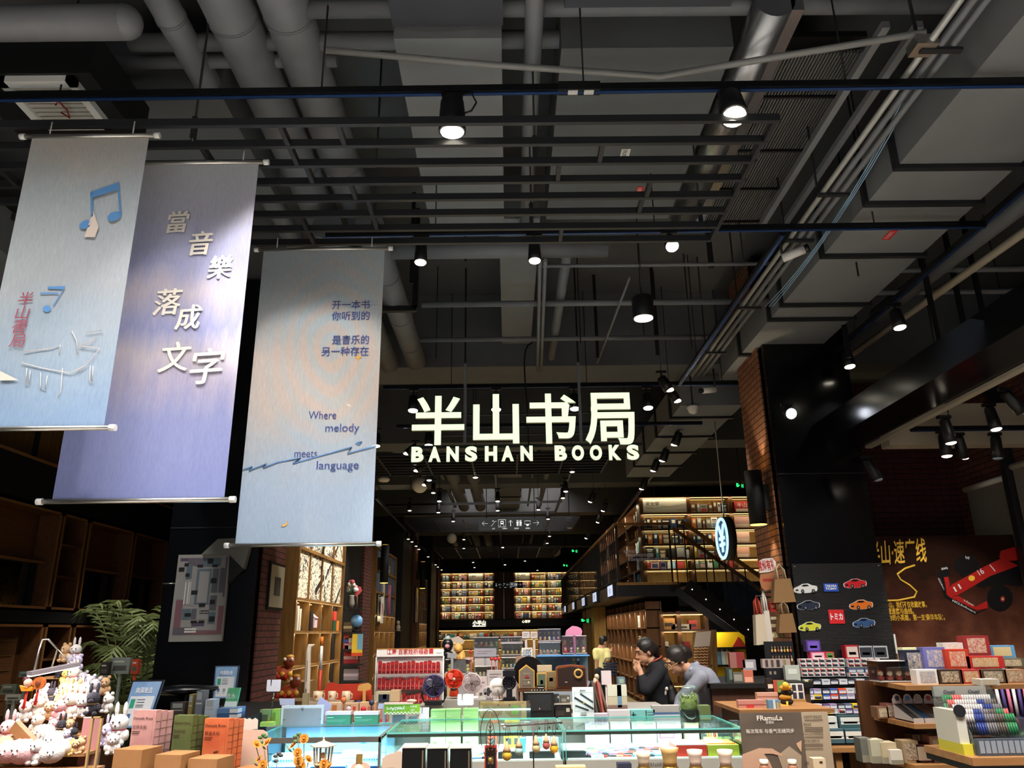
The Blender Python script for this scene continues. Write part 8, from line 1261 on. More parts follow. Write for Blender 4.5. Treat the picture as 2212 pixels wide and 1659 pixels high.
W1,W2=['#e8e6e4','#e0dcd8','#e8e6e4'],['#c8ccd4','#f0c828','#3a58b0','#e8502a','#5a6a8a','#a890b8','#2c3038','#3a58b0','#e8502a','#c8ccd4']
rw=random.Random(2)
for r,(y,yy,xa_,xb_,n,pal,hh,lay)in enumerate(((1442,8.55,1728,1826,7,W1,17,2),(1442,8.55,1832,1903,5,W1,17,2),(1462,8.45,1732,1827,7,W1,16,2),(1462,8.45,1834,1905,4,['#e8e6e4','#3a58b0','#5a6a8a'],16,2),(1480,8.35,1738,1907,9,['#2c3038','#2c3038','#3a58b0','#2c3038','#c8ccd4','#e8502a'],11,1),(1512,8.2,1742,1920,10,W2,21,2),(1543,8.1,1747,1892,9,['#6a4a80','#c8ccd4','#5a6a8a','#a890b8','#e0dcd8','#f0c828','#2c3038'],19,2))):
 a,b=px(xa_,y,Y=yy),px(xb_,y,Y=yy);h=hh/FPX*yy*1.0/lay;w=(b.x-a.x)/n
 for l in range(lay):
  for i in range(n):c=pal[(i*3+l*2+r)%len(pal)]if len(pal)<9 else pal[(i+l*4)%len(pal)];carbox(a.x+w*(i+.5),yy-.005+.01*(i%2),a.z+.001+h*l,w*.93,h*.93,c,'%s toy car box, %s along the %s layer of block %s'%(CNM[c],nth(i),('lower','upper')[l]if lay>1 else 'single',('one','two','three','four','five','six','seven')[r])if 0 else '%s toy car box, %s of the %s layer, %s group on the car stand'%(CNM[c],nth(i),('lower','upper')[l]if lay>1 else 'only',nth(r)),'toy car boxes on the car stand')
for k,(x0,y0,x1,y1,yy,c,l)in enumerate(((1786,1548,1807,1574,8.0,'#d8d8d2','tall white truck carton'),(1814,1545,1860,1574,8.0,'#3a5a5e','wide teal truck carton pair'),(1863,1556,1888,1574,8.0,'#4a6064','teal jeep carton'),(1891,1558,1934,1572,8.0,'#d4dcdc','white warship carton'),(1786,1575,1824,1606,7.9,'#40606c','left warship carton stack'),(1826,1575,1864,1606,7.9,'#3c5c68','middle warship carton stack'),(1867,1578,1892,1600,7.9,'#5a6c64','green tank carton'))):pbox('toy_carton',l+' on the lower tiers of the car stand','toy box',x0,y0,x1,y1,yy,.08,c,((.08,.92,.3,.85,'#d8dad4'),(.2,.8,.36,.5,'#4a3a34'),(0,1,.48,.52,'#2c464e')),'larger cartons on the car stand',px(1800,y1,Y=yy).z+.001)
for k,(x0,y0,x1,y1,c,c2,l)in enumerate(((1743,1382,1771,1406,'#4a3a78','#7a5ac8','purple toy robot box on its pink boxes'),(1752,1408,1782,1423,'#d84a7a','#e8c0cc','pink toy box pair'),(1785,1408,1801,1423,'#d83c38','#5a8a4a','red toy box with a green car'),(1828,1393,1854,1421,'#b82c34','#d8c8c0','stack of two red figure boxes'),(1856,1395,1885,1421,'#b8bcc4','#3a3e44','left silver framed car case'),(1887,1395,1916,1421,'#b8bcc4','#3a3e44','right silver framed car case'))):pbox('toy_carton',l+' on top of the car stand','toy box',x0,y0,x1,y1,8.6,.1,c,((.1,.9,.12,.88,c2),(.25,.75,.3,.5,'#a8a098')),'boxes on top of the car stand',px(1800,1424 if k else 1407,Y=8.6).z)
tag(MB(cm('#c8b83a')).ball(px(1748,1476,Y=8.33),(.05,.03,.028),10).ball(px(1752,1472,Y=8.31),(.03,.02,.02),8,cm('#2a2a2a')).build('toy_car'),'yellow and black loose toy car on the car stand','toy car')
# goods left of the car panel
def cutbag(label,X_,Y_,w,h,yy,c,strap,zb=None):
 p=px(X_,Y_,Y=yy);k=yy*1.02/FPX;w*=k;h*=k;t=thing('tote_bag',label,'bag',p-V((0,0,h)),'canvas tote bags',world=True);m=noisy('bag_'+c.strip('#'),c,c,60,.9,.2);MB(m).prism([(p.x-w*.6,p.z-h),(p.x+w*.6,p.z-h*.97),(p.x+w*.45,p.z),(p.x-w*.4,p.z-.01)],yy-.05,yy+.05).build('bag_body',t)
 for y in(-.045,.045):MB(cm(strap,.9)).tube([(p.x-w*.2,yy+y,p.z-.01),(p.x-w*.22,yy+y*.6,p.z+h*.4),(p.x,yy,p.z+h*.6),(p.x+w*.2,yy+y*.6,p.z+h*.35),(p.x+w*.22,yy+y,p.z-.01)],.009,6).build('handle',t)
 MB(M_steel).cyl((p.x,yy,p.z+h*.58),(3.14,8.95,p.z+h*.58),.008,6).build('hook_rod',t)
 return t
cutbag('larger tan jute tote bag hung by the warm brick pillar',1686,1250,38,48,8.55,'#8a6a44','#b8a488');cutbag('smaller tan jute tote bag with a dark scarf below the larger one',1694,1325,30,38,8.5,'#84643e','#8f7a5c');cutbag('cream printed canvas tote hanging left of the keychain boards',1637,1326,20,60,8.4,'#c4b6a0','#b84a38');cutbag('narrow white canvas tote behind the cream printed one',1652,1318,12,62,8.5,'#cfc6bc','#e0dcd4')
Y=8.72;t=thing('cutout_sign','brown cut-out board sign with red outlined characters on the warm brick pillar','sign',px(1655,1275,Y=Y),None,world=True);q=lambda x,y,d=0:px2(x,y,Y-d)
MB(cm('#b0724c')).prism([q(*k)for k in((1641,1255),(1643,1240),(1678,1236),(1680,1262),(1672,1272),(1652,1276),(1645,1268))][::-1],Y,Y+.01).build('board',t);MB(M_steel).bar((q(1660,1255)[0],Y+.01,q(1660,1255)[1]),(3.14,8.98,q(1660,1255)[1]),.02,.02).build('bracket',t);MB(cm('#e6e0da')).prism([q(*k)for k in((1640,1238),(1639,1212),(1648,1207),(1668,1205),(1676,1214),(1676,1230),(1660,1236))][::-1],Y-.006,Y-.001).build('white_outline',t);MB(cm('#b82c28')).text('常州有礼',upright((q(1657,1230)[0],Y-.009,q(1657,1230)[1]))@T(rz=.1),.12,None,0,.03,width=.19).build('lettering',t);MB(cm('#a8382c')).box(q(1648,1250)[0],q(1676,1250)[0],Y-.003,Y-.001,q(1650,1256)[1],q(1650,1250)[1]).build('red_band',t)
t=thing('keychain_board','black grid board of gold keychains by the car panel','board',px(1680,1440,Y=8.3),None,world=True);a,b=px2(1654,1423,8.3),px2(1712,1385,8.3);MB(cm('#15151a')).box(a[0],b[0],8.3,8.32,a[1],b[1]).box((a[0]+b[0])/2-.02,(a[0]+b[0])/2+.02,8.3,8.32,0,a[1]).build('grid_board',t)
for r in range(2):
 for i in range(7):x=a[0]+.07+i*.032;z=b[1]-.05-.09*r;o=MB(cm(('#c8a04a','#d8b868','#b8643a','#d0c0a0')[(i+r)%4],.4)).tube([(x,8.285,z),(x,8.285,z-.025)],.003,5).ball((x,8.285,z-.04),(.011,.005,.017),8).build('keychain');tag(o,'gold keychain, %s in the %s row of the black grid board'%(nth(i),('upper','lower')[r]),'keychain','keychains on the grid board')
for k,(x0,y0,x1,y1,yy,c,dec,l)in enumerate(((1665,1300,1675,1321,8.6,'#b82c2c',((.2,.8,.4,.7,'#d8b078'),),'red and gold charm card below the jute bag'),(1664,1330,1678,1341,8.6,'#3a3630',((.1,.9,.2,.8,'#c8b48a'),),'upper pair of badge cards'),(1664,1345,1678,1358,8.6,'#3a3630',((.1,.9,.2,.8,'#b8a078'),),'lower pair of badge cards'),(1664,1365,1694,1379,8.55,'#8a7a58',((.1,.3,.2,.8,'#d0c090'),(.4,.6,.2,.8,'#d8c898'),(.7,.9,.2,.8,'#c8b070')),'row of gold fridge magnets'),(1648,1423,1706,1442,8.2,'#a89a94',((.1,.2,.1,.9,'#4a3838'),(.3,.4,.1,.9,'#5a4a42'),(.5,.62,.1,.9,'#3a302e'),(.75,.85,.1,.9,'#8a7a54')),'row of bookmark packs in a clear bin'),(1656,1443,1702,1466,8.0,'#17161a',((.15,.25,.4,.7,'#8a8070'),(.35,.45,.4,.7,'#8a8070')),'black counter box with two small marks'),(1699,1437,1726,1475,7.9,'#a8aca4',((.2,.8,.5,.8,'#c8ccc4'),),'grey green plastic sleeved pack by the car stand'),(1578,1409,1607,1443,7.9,'#7a2a2c',((0,.45,0,1,'#8a5a54'),),'dark red tall gift box on the dark wood counter'),(1571,1443,1582,1475,7.6,'#2a3430',((.4,.9,.2,.9,'#5a6a60'),),'dark card set at the left end of the dark wood counter'),(1583,1452,1606,1476,7.6,'#5a5850',((.15,.85,.2,.8,'#8a887c'),),'grey clear card box on the dark wood counter'),(1608,1448,1626,1477,7.6,'#b0604c',((.1,.9,.1,.5,'#d89a80'),),'coral leaning card on the dark wood counter'),(1606,1425,1632,1448,7.9,'#8a8690',((.2,.8,.2,.8,'#b8b4b8'),),'lilac grey sleeved cards on the dark wood counter'),(1596,1512,1650,1530,6.6,'#c48a80',((.0,1,.4,.5,'#a85a54'),(.3,.6,0,.4,'#c83a3c')),'pink soap boxes on the angled wood shelf'),(1637,1496,1680,1513,6.8,'#c89a88',((0,1,.45,.55,'#a86a5c'),),'stack of pale pink boxes on the angled wood shelf'),(1659,1466,1669,1496,7.0,'#2a201c',((.1,.9,.3,.6,'#d8c8b8'),),'dark bottle pack above the pink boxes'),(1670,1470,1694,1496,7.0,'#a84a38',((.4,1,0,1,'#6a8a4a'),),'red and green snack pack above the pink boxes'),(1711,1477,1735,1511,7.2,'#d0ccc8',((.1,.4,.55,.95,'#2a2a34'),(.55,.9,.55,.95,'#3a3440'),(.1,.4,.05,.45,'#3a3440'),(.55,.9,.05,.45,'#2a2a34')),'white cube box with dark figure prints'),(1715,1511,1741,1536,7.1,'#9a7440',(),'plain wood riser below the white cube'),(1662,1512,1684,1538,6.5,'#6a90b0',((.4,.6,0,1,'#d8e0e0'),(.7,.9,.1,.8,'#c8a050')),'blue and white bookmark bundle'))):pbox('goods_pack',l,'package',x0,y0,x1,y1,yy,.06,c,dec,'packages by the warm brick pillar',None if k<4 else(px(1650,1443,Y=8.2).z if k==4 else None))
a=px(1545,1476,Y=7.55);b=px(1650,1480,Y=7.55);struct('trim_56',MB(noisy('counter_wood','#4a2c1c','#3c2316',4,.5,.1,(6,6,.7))).box(a.x-.05,b.x+.4,7.5,8.6,0,a.z-.04).box(a.x-.07,b.x+.42,7.46,8.62,a.z-.04,a.z,M_blk),'dark wood counter by the warm brick pillar','counter')
a=px(1590,1531,Y=6.55);b=px(1745,1540,Y=6.9);struct('trim_57',MB(M_woodh).prism([(a.x,a.z-.03),(b.x+.05,a.z-.03),(b.x+.05,a.z),(a.x,a.z)],6.45,7.25).box(a.x+.05,b.x,6.5,7.2,0,a.z-.03,M_woodd),'angled wood shelf of small goods behind the advert board','shelf')
t=thing('bee_plush_stack','stack of yellow and black striped plush pouches on the angled shelf','plush',px(1698,1535,Y=6.75),None,world=True)
for k in range(5):p=px(1697+(k%2)*3,1526-k*10,Y=6.75);MB(cm(('#c8923a','#241c16')[k%2],.9)).ball(p,(.055,.04,.026),10).build('striped_pouch',t)
MB(cm('#d8a83a',.9)).ball(px(1697,1481,Y=6.7),(.03,.02,.03),8).tube([px(1700,1515,Y=6.68),px(1702,1535,Y=6.67)],.008,6).build('yellow_charm',t)
# wicker board stand behind the women
Y=10.5;t=thing('woven_board_stand','wood easel with rows of woven cords and a pale notice, behind the woman in grey','display stand',px(1515,1480,Y=Y),None,world=True);q=[px2(*k,Y)for k in((1497,1462),(1531,1450),(1537,1361),(1503,1365))];MB(M_wood).prism([(x+.03*(1 if i in(1,2)else-1),z)for i,(x,z)in enumerate(q)][::-1],Y+.01,Y+.05).bar((q[1][0]+.06,Y+.2,0),(q[2][0]+.04,Y+.04,q[2][1]),.06,.05).bar((q[0][0],Y+.02,0),(q[0][0],Y+.02,q[0][1]),.05,.05).build('easel',t);MB(cm('#c4b4a4')).prism([px2(*k,Y)for k in((1499,1398),(1533,1396),(1536,1363),(1504,1366))][::-1],Y,Y+.008).build('notice',t);mb=MB(noisy('cord_tan','#b08258','#c89c70',40))
for r in range(9):y=1402+r*6.2;mb.tube([px(1500+(i*3.8)-r*.2,y-.8*i*.12+(1.2 if i%2 else-1.2),Y=Y-.02)for i in range(9)],.012,5)
mb.build('woven_cords',t)
# wooden toy shelves, right foreground
Y=6.4;M_sh=M_woodh;xs0,xs1=px(1955,1480,Y=Y).x,4.9;SZ=[px(2050,y,Y=Y).z for y in(1480,1563,1652)]
t=thing('toy_shelf','three tier wood shelf with slanted left end, full of trading boxes','shelf',((xs0+xs1)/2,Y,0),None,world=True)
for k,z in enumerate(SZ):
 xl_=px((1890,1880,1850)[k],1460,Y=7.0).x;mb=MB(M_sh);f=[(xl_,7.05),(xl_,6.95),(xs0+(.0,.02,-.02)[k],Y),(xs1,Y),(xs1,7.05)];n=len(f);mb.add([(x,y,z-.035)for x,y in f]+[(x,y,z)for x,y in f],[tuple(range(n)),tuple(range(2*n-1,n-1,-1))]+[(i,i+n,(i+1)%n+n,(i+1)%n)for i in range(n)]);mb.build('shelf_board',t)
MB(M_woodd).box(xs0-.1,xs1,7.05,7.1,0,SZ[0]).build('back_panel',t);MB(cm('#1c1814')).text('本楼层商品仅限在本层',upright((xs0+.02+(px(2050,1563,Y=Y).x-xs0)*.62,Y-.003,SZ[1]-.026)),.03,None,0,.01,align='l',width=.3).build('lettering',t)
TD=lambda c:((.15,.85,.12,.88,noisy('print_'+c.strip('#'),c,'#c8b8a0',70,.5)),)
for k,(x0,y0,x1,y1,yy,c,c2,l)in enumerate(((1956,1398,2038,1444,6.85,'#d8d8a8','#c8b83a','yellow and white backing box'),(1958,1404,1993,1450,6.75,'#1c2236','#3a4a78','black arched card box'),(2000,1398,2040,1446,6.7,'#6a6aa8','#5a6ab8','blue hero card box'),(2041,1388,2079,1420,6.8,'#c8c4c0','#d8d4d0','blank white raised lid'),(2048,1402,2090,1444,6.65,'#b83a24','#c84a28','orange red card box with a curved front'),(2086,1373,2134,1415,6.8,'#8a2a2c','#9a4a4a','dark red tall card display'),(2091,1417,2166,1443,6.65,'#b82c2c','#c88a3a','wide red tray box of gold cards'),(2140,1394,2190,1420,6.85,'#5a98c8','#d0b870','blue and sand card display'),(2164,1422,2212,1440,6.7,'#5a5c4a','#8a8464','olive row of card boxes at the photo edge'),(1982,1446,2025,1472,6.5,'#dcdcdc','#8a98b8','opened white card box'),(2027,1446,2077,1472,6.5,'#3a2c22','#5a4a34','dark brown card box row'),(2078,1446,2118,1471,6.5,'#a83430','#b87a3a','red and gold card box'),(2119,1446,2172,1469,6.5,'#4a3a2e','#6a6a5a','yellow edged dark card box'),(2172,1446,2212,1466,6.5,'#a88468','#8a6a54','tan card box at the photo edge'))):pbox('card_box',l+' on the top toy shelf','box',x0,y0,x1,y1,yy,.1,c,TD(c2),'card boxes on the top toy shelf',SZ[0])
acry('clear hero case',1902,1428,1976,1472,6.75,.2,'#6a3830',4,'cases on the toy shelf',['#8a2a24','#c8a868','#5a2a24'],1,SZ[0])
PENC=[('#3a3634','black'),('#5a84b8','blue'),('#b8a8a4','pale'),('#c05a54','red'),('#d0b894','sand'),('#c8a848','gold'),('#c8b4ac','beige')]
for k,x in enumerate((1939,1962,1984,2007,2029,2050,2070)):
 yy=6.75;p=px(x,1520,Y=yy);r=9.5/FPX*yy;c=PENC[k];t=thing('blind_tray','%s trimmed pencil tray with an arched back card, %s along the middle toy shelf'%(c[1],nth(k)),'tray',(p.x,yy,SZ[1]),'pencil trays',world=True);MB(cm('#c8b4b0')).prism([(p.x-r,p.z),(p.x+r,p.z),(p.x+r,p.z+r*.9)]+[(p.x+r*.8*math.cos(a*PI/8),p.z+r*1.1+r*.8*math.sin(a*PI/8))for a in range(9)]+[(p.x-r,p.z+r*.9)],yy,yy+.008).ball((p.x,yy-.004,p.z+r*1.1),(r*.5,.004,r*.5),10,cm(c[0])).build('arched_back',t);mb=MB(cm('#b8b0ac')).box(p.x-r,p.x+r,6.45,yy,SZ[1]+.001,SZ[1]+.01)
 for g in(-1,1):mb.prism([(0,0),(0,0),(0,0)],0,0)if 0 else mb.add([(p.x+g*r,6.45,SZ[1]),(p.x+g*r,yy,SZ[1]),(p.x+g*r,yy,p.z),(p.x+g*r,6.45,SZ[1]+.03)],[(0,1,2,3)])
 mb.box(p.x-r,p.x+r,6.44,6.45,SZ[1],SZ[1]+.035).build('tray',t)
 for i in range(3):MB(cm(c[0])).cyl((p.x-r*.6+i*r*.6,6.47,SZ[1]+.02),(p.x-r*.6+i*r*.6,yy-.01,p.z-.01),.008,6).build('pencil',t)
for k,(x0,y0,x1,y1,yy,c,l,z)in enumerate(((1897,1527,1918,1550,6.8,'#7a5a44','brown card carton',1),(1918,1520,1932,1549,6.8,'#8a5a50','rose brown carton',1),(2120,1467,2158,1484,6.3,'#c8c0b4','pale card slip',0),(1862,1595,1882,1630,6.55,'#6a6a64','grey opened carton',2),(1884,1598,1908,1635,6.5,'#b4b09c','left white opened carton',2),(1908,1604,1935,1642,6.48,'#b8a88c','middle beige opened carton',2),(1926,1620,1948,1648,6.44,'#d0c8bc','small white opened carton',2),(1955,1600,1982,1648,6.5,'#a08a6a','yellow hero card tray',2),(1980,1608,2012,1648,6.5,'#4a1c1e','dark maroon card tray',2),(2016,1590,2046,1648,6.5,'#9a6a58','rose card tray with a scalloped top',2),(2048,1622,2075,1650,6.5,'#a8604a','coral card tray',2),(2090,1626,2120,1646,6.5,'#3a4458','navy card tray',2),(1968,1585,1990,1602,6.9,'#5a4a2e','olive back card',2),(1992,1584,2010,1602,6.9,'#6a4a3a','umber back card',2))):pbox('card_box',l+' on the %s toy shelf'%('top','middle','lowest')[z],'box',x0,y0,x1,y1,yy,.12,c,TD(('#8a7a5a','#6a4a40','#c8b8a0')[k%3])if k not in(3,4,5,6)else((.0,1,.0,.3,'#8a8474'),),'cartons on the toy shelves',SZ[z]+.001)
# pen rack on its own little table
Y=4.25;a,b=px2(2085,1624,Y),px2(2200,1480,Y);x0,x1=px(2072,1600,Y=Y).x,px(2192,1600,Y=Y).x;zt_=px(2100,1622,Y=4.2).z-.01
struct('trim_58',MB(M_woodh).box(x0-.06,x1+.6,4.05,4.5,zt_-.035,zt_).box(x0-.055,x1+.6,4.05,4.5,zt_-.065,zt_-.036,M_blk).box(x0-.03,x0+.02,4.08,4.13,0,zt_-.065,M_blk).box(x1-.03,x1+.02,4.08,4.13,0,zt_-.065,M_blk),'small wood topped table with black legs under the pen rack','table')
t=thing('pen_rack','sloping clear rack of coloured marker pens at the right edge','rack',((x0+x1)/2,4.3,zt_),None,world=True);CL=glass('acrylic');mb=MB(CL);zT=px(2100,1482,Y=4.42).z
for x in(x0,x1):mb.add([(x,4.12,zt_),(x,4.44,zt_),(x,4.44,zT),(x,4.38,zT),(x,4.12,zt_+.1)],[(0,1,2,3,4)])
mb.build('side_panels',t);MB(cm('#9a968c')).box(x0,x1,4.42,4.44,zT-.05,zT).build('header',t);mb=MB(cm('#24304a'))
for u in(.28,.75):mb.text('@nusign',upright((x0+(x1-x0)*u,4.416,zT-.035)),.022,None,0,.01)if 0 else mb.text('Cnusti',upright((x0+(x1-x0)*u,4.416,zT-.035)),.024,None,0,.02,shear=.2)
mb.build('lettering',t);MB(cm('#c8bc3a')).box(x0-.05,x0-.002,4.13,4.36,zt_,zt_+.05).box(x0-.05,x0-.002,4.15,4.36,zt_+.05,zt_+.2,cm('#c8c4b4')).build('side_card',t);MB(cm('#4a5058')).box(x0+.005,x1-.005,4.1,4.13,zt_+.002,zt_+.075).build('tester_cards',t);mb=MB(cm('#8a929a'))
for k in range(9):xx=x0+.014+(x1-x0-.02)*k/9;mb.rect(xx,xx+(x1-x0)/12,zt_+.012,zt_+.068,4.0985)
mb.build('card_faces',t)
MP={};MC_=[('#2a2a30','black'),('#5a5048','brown'),('#b83a58','magenta'),('#2c3a78','navy'),('#2c7a4a','green'),('#8a2c30','dark red'),('#6a6668','grey'),('#c8605a','coral')]
for r in range(5):
 yb,zb_=4.16+r*.045,zt_+.085+r*(zT-zt_-.2)/5;MB(CL).box(x0,x1,yb-.015,yb+.03,zb_-.006,zb_-.002).box(x0,x1,yb-.017,yb-.013,zb_-.006,zb_+.025).build('tier',t)
 for i in range(20):
  c=MC_[((i//3 if r%2 else i//4)*3+r*5)%8];lb='%s marker pen, %s from the left in the %s tier of the pen rack'%(c[1],nth(i),nth(r));p=(x0+.012+(x1-x0-.024)*(i+.5)/20,yb+.012,zb_)
  if c[1]not in MP:o=MB(cm(c[0],.35)).tube([(0,0,0),(0,.012,.055)],.0052,8).tube([(0,.0125,.056),(0,.02,.095)],.0056,8,cm('#b8b4b0' if i%5==0 else c[0])).build('marker_pen',None,(0,0,0));o.location=p;MP[c[1]]=o
  else:o=MP[c[1]].copy();COL.objects.link(o);o.location=p
  tag(o,lb,'pen','marker pens in the sloping rack')
MB(cm('#1c1c20')).tube([(x0-.03,4.14,zt_+.2),(x0-.03,4.146,zt_+.2)],.03,16).build('round_badge',t)
t2=thing('pen_cup','clear cup of white and violet pens behind the rack at the photo edge','cup',(x1+.14,4.4,zt_),None,world=True);MB(cm('#3a3a4a')).box(x1+.03,x1+.4,4.34,4.46,zt_,zt_+.14).build('cup_body',t2);mb=MB(cm('#c8b8cc'))
for k in range(12):mb.cyl((x1+.05+k*.028,4.4,zt_+.14),(x1+.045+k*.03,4.4,zt_+.28),.008,6,cm(('#d8d0d8','#4a3a78','#c86a8a')[k%3]))
mb.build('pens_inside',t2);struct('trim_59',MB(M_blk).box(5.0,6.5,8.3,8.6,0,.9),'dark base at the foot of the toy area','plinth')if 0 else None
# spotlights of the toy area
for k,(x,y,Yh,d,w)in enumerate(((2135,872,7.6,(.05,-.1,-1),120),(2068,935,8.0,(.3,.4,-1),90),(2035,930,8.0,(0,0,-1),70),(2148,935,8.0,(-.1,0,-1),0),(2038,898,7.4,(.1,0,-1),40),(2170,838,7.0,(.6,0,-.9),0),(1872,985,8.2,(.35,-.1,-1),0))):p=px(x,y,Y=Yh);spot(p,'cylinder spotlight over the toy area, %s counted from the brightest'%nth(k),.06,.22,d,w,.06,70,M_lens if w else mat('lens_off','#8fa0b8',.2),n=12,group='toy area spotlights',shoot=(-.25,-.35,-1)if k!=1 else(.12,.5,-1))
a,b=px(1815,1012,Y=8.7),px(2212,790,Y=6.0);tag(MB(mat('rail_cream','#8f887a',.5)).bar((4.2,8.7,3.67),(4.2,3.4,3.67),.08,.03).build('light_rail'),'cream edged lighting rail under the glossy black beam','rail')
p=px(2100,925,Y=8.0);track((4.35,8.0,p.z),(6.1,8.0,p.z),'short lighting track across the toy area')
# people
def remeshed(mb,name,parent,vox,it=3):
 o=mb.build(name,parent);r=o.modifiers.new('blend','REMESH');r.mode='VOXEL';r.voxel_size=vox;r.use_smooth_shade=True;s=o.modifiers.new('soften','SMOOTH');s.factor=.5;s.iterations=it;return o
def limb(mb,pts,rs,m=None):
 for i in range(len(pts)-1):mb.cyl(pts[i],pts[i+1],rs[i],12,m,rs[i+1])
 for p,r in zip(pts,rs):mb.ball(p,r,12,m)
def hand(mb,w,d,up,s=1.):
 """palm and five fingers from wrist w towards d, curling towards up"""
 d=V(d).normalized();up=V(up).normalized();sd=d.cross(up).normalized();c=w+d*.045*s;mb.ball(c,(.042*s,.042*s,.042*s),8)if 0 else mb.tube([w,w+d*.04*s,w+d*.085*s],[.022*s,.034*s,.032*s],10)
 for k,l in enumerate((.062,.072,.067,.052)):b=w+d*.08*s+sd*((k-1.5)*.019*s);m1=b+d*l*.5*s+up*.006*s;e=m1+(d*.6+up*.9).normalized()*l*.55*s;mb.tube([b,m1,e],[.0095*s,.009*s,.0075*s],6)
 b=w+d*.025*s+sd*-.03*s;mb.tube([b,b+d*.03*s-sd*.018*s+up*.01*s,b+d*.055*s-sd*.012*s+up*.03*s],[.012*s,.011*s,.008*s],6)
def face(mb,c,f,s=1.,side=None):
 """skull, jaw, nose, lips, ear; f: the way the face looks"""
 f=V(f).normalized();sd=f.cross(V((0,0,1))).normalized();up=sd.cross(f);M3=MX((sd,f,up)).transposed()
 mb.ball(c+up*.025*s-f*.012*s,(.074*s,.094*s,.098*s),16,None,M3).ball(c-up*.045*s+f*.026*s,(.055*s,.062*s,.068*s),14,None,M3).ball(c-up*.098*s+f*.052*s,.025*s,10)
 mb.tube([c+up*.02*s+f*.082*s,c-up*.025*s+f*.108*s,c-up*.032*s+f*.085*s],[.009*s,.014*s,.012*s],8).ball(c-up*.062*s+f*.086*s,(.022*s,.01*s,.007*s),8,None,M3).ball(c-up*.073*s+f*.083*s,(.02*s,.01*s,.008*s),8,None,M3).ball(c+up*.042*s+f*.082*s,(.05*s,.012*s,.008*s),8,None,M3)
 for g in(-1,1):mb.ball(c+sd*(g*.075*s)-f*.012*s-up*.01*s,(.012*s,.022*s,.032*s),8,None,M3)
 return f,sd,up,M3
SKIN=mat('skin','#b98a6e',.55);HAIR=noisy('hair_black','#0f0b0a','#1f1613',60,.45)
def eyes(t,c,fr,s=1.):
 f,sd,up,M3=fr;mb=MB(cm('#1c1412'))
 for g in(-1,1):mb.ball(c+sd*(g*.032*s)+f*.086*s+up*.012*s,(.013*s,.006*s,.005*s),8,None,M3).bar(c+sd*(g*.02*s)+f*.09*s+up*.036*s,c+sd*(g*.05*s)+f*.08*s+up*.034*s,.006,.005)
 mb.build('eyes_and_brows',t);MB(cm('#8c4a44')).ball(c-up*.067*s+f*.09*s,(.02*s,.007*s,.006*s),8,None,M3).build('lips',t)
def legs(mb,hip,dx,rs,z=.0,fwd=V((-1,0,0)),foot=True):
 for g in(-1,1):
  h=hip+dx*g;k=V((h.x+fwd.x*.02,h.y+fwd.y*.02,hip.z*.53));a=V((h.x-fwd.x*.02,h.y,.09));limb(mb,[h,k,a],rs)
  if foot:mb.tube([a-fwd*.05-V((0,0,.04)),a+fwd*.08-V((0,0,.05)),a+fwd*.18-V((0,0,.06))],[.04,.042,.03],8)
  # woman in navy, hand at her mouth
Y0=8.3;q=lambda x,y,d=0.:px(x,y,Y=Y0+d)
hip=q(1418,1560);hip.z=.86;t=thing('person','woman in a loose navy dress with hair clipped back, hand raised to her mouth','person',(hip.x,Y0,0),None,world=True)
hc=q(1393,1408);sh=q(1418,1441);mb=MB(SKIN);fr=face(mb,hc,(-1,-.25,-.34));limb(mb,[hc+V((.05,0,-.07)),sh+V((-.0,0,.0))],[.048,.05]);limb(mb,[sh,q(1418,1490),hip],[.065,.08,.1]);legs(mb,hip,V((0,.09,0)),[.085,.06,.045])
hn=q(1382,1447,-.06);el=q(1391,1487,-.1)
for g,dd in((-1,-.16),(1,.14)):s0=sh+V((0,dd*.85,-.03));e=el+V((0,.06+dd*.9,0));w=hn+V((.01,dd*.25+.04,-.03));limb(mb,[s0,e,w],[.05,.042,.028]);hand(mb,w,(hc+V((-.1,0,-.09)))-w,V((-.4,-.2,.5)),.9)
remeshed(mb,'body',t,.0075,2);eyes(t,hc,fr);mb=MB(HAIR);f,sd,up,M3=fr
mb.ball(hc+up*.042-f*.026,(.09,.1,.1),16,None,M3).ball(hc-f*.08+up*.01,(.075,.062,.085),12,None,M3);mb.tube([hc-f*.07+up*.04,hc-f*.115-up*.02,hc-f*.115-up*.1],[.055,.05,.025],10).ball(hc-sd*.06+up*.005-f*.035,(.03,.05,.06),10,None,M3).ball(hc+sd*.06+up*.005-f*.035,(.03,.05,.06),10,None,M3);remeshed(mb,'hair',t,.009,2)
MB(cm('#a89a8c',.3)).tube([hc+up*.135+f*.02,hc+up*.12-f*.07,hc+up*.06-f*.125],.007,6).build('hair_clip',t)
mb=MB(noisy('navy_cloth','#06080f','#0a0d1a',14,.85));limb(mb,[sh+V((.0,0,-.01)),sh+V((.02,0,-.12)),q(1416,1495),hip+V((.01,0,0)),V((hip.x+.01,Y0,.45))],[.085,.115,.115,.13,.17])
for dd in(-.17,.15):s0=sh+V((0,dd*.85,-.04));e=el+V((0,.06+dd*.9,0));w=hn+V((.015,dd*.25+.04,-.05));limb(mb,[s0,e+V((.012,0,-.01)),w.lerp(e,.15)],[.068,.066,.042])
limb(mb,[sh+V((0,-.14,-.03)),sh+V((0,.14,-.03))],[.07,.07]);limb(mb,[sh+V((-.01,0,.02)),sh+V((.02,0,-.02))],[.078,.1]);remeshed(mb,'navy_dress',t,.014,5);MB(cm('#c84a3a')).tube([sh+V((.06*math.cos(k*PI/6),.075*math.sin(k*PI/6),.075+.03*math.cos(k*PI/6)))for k in range(12)],.006,6,None,True).build('collar_trim',t)
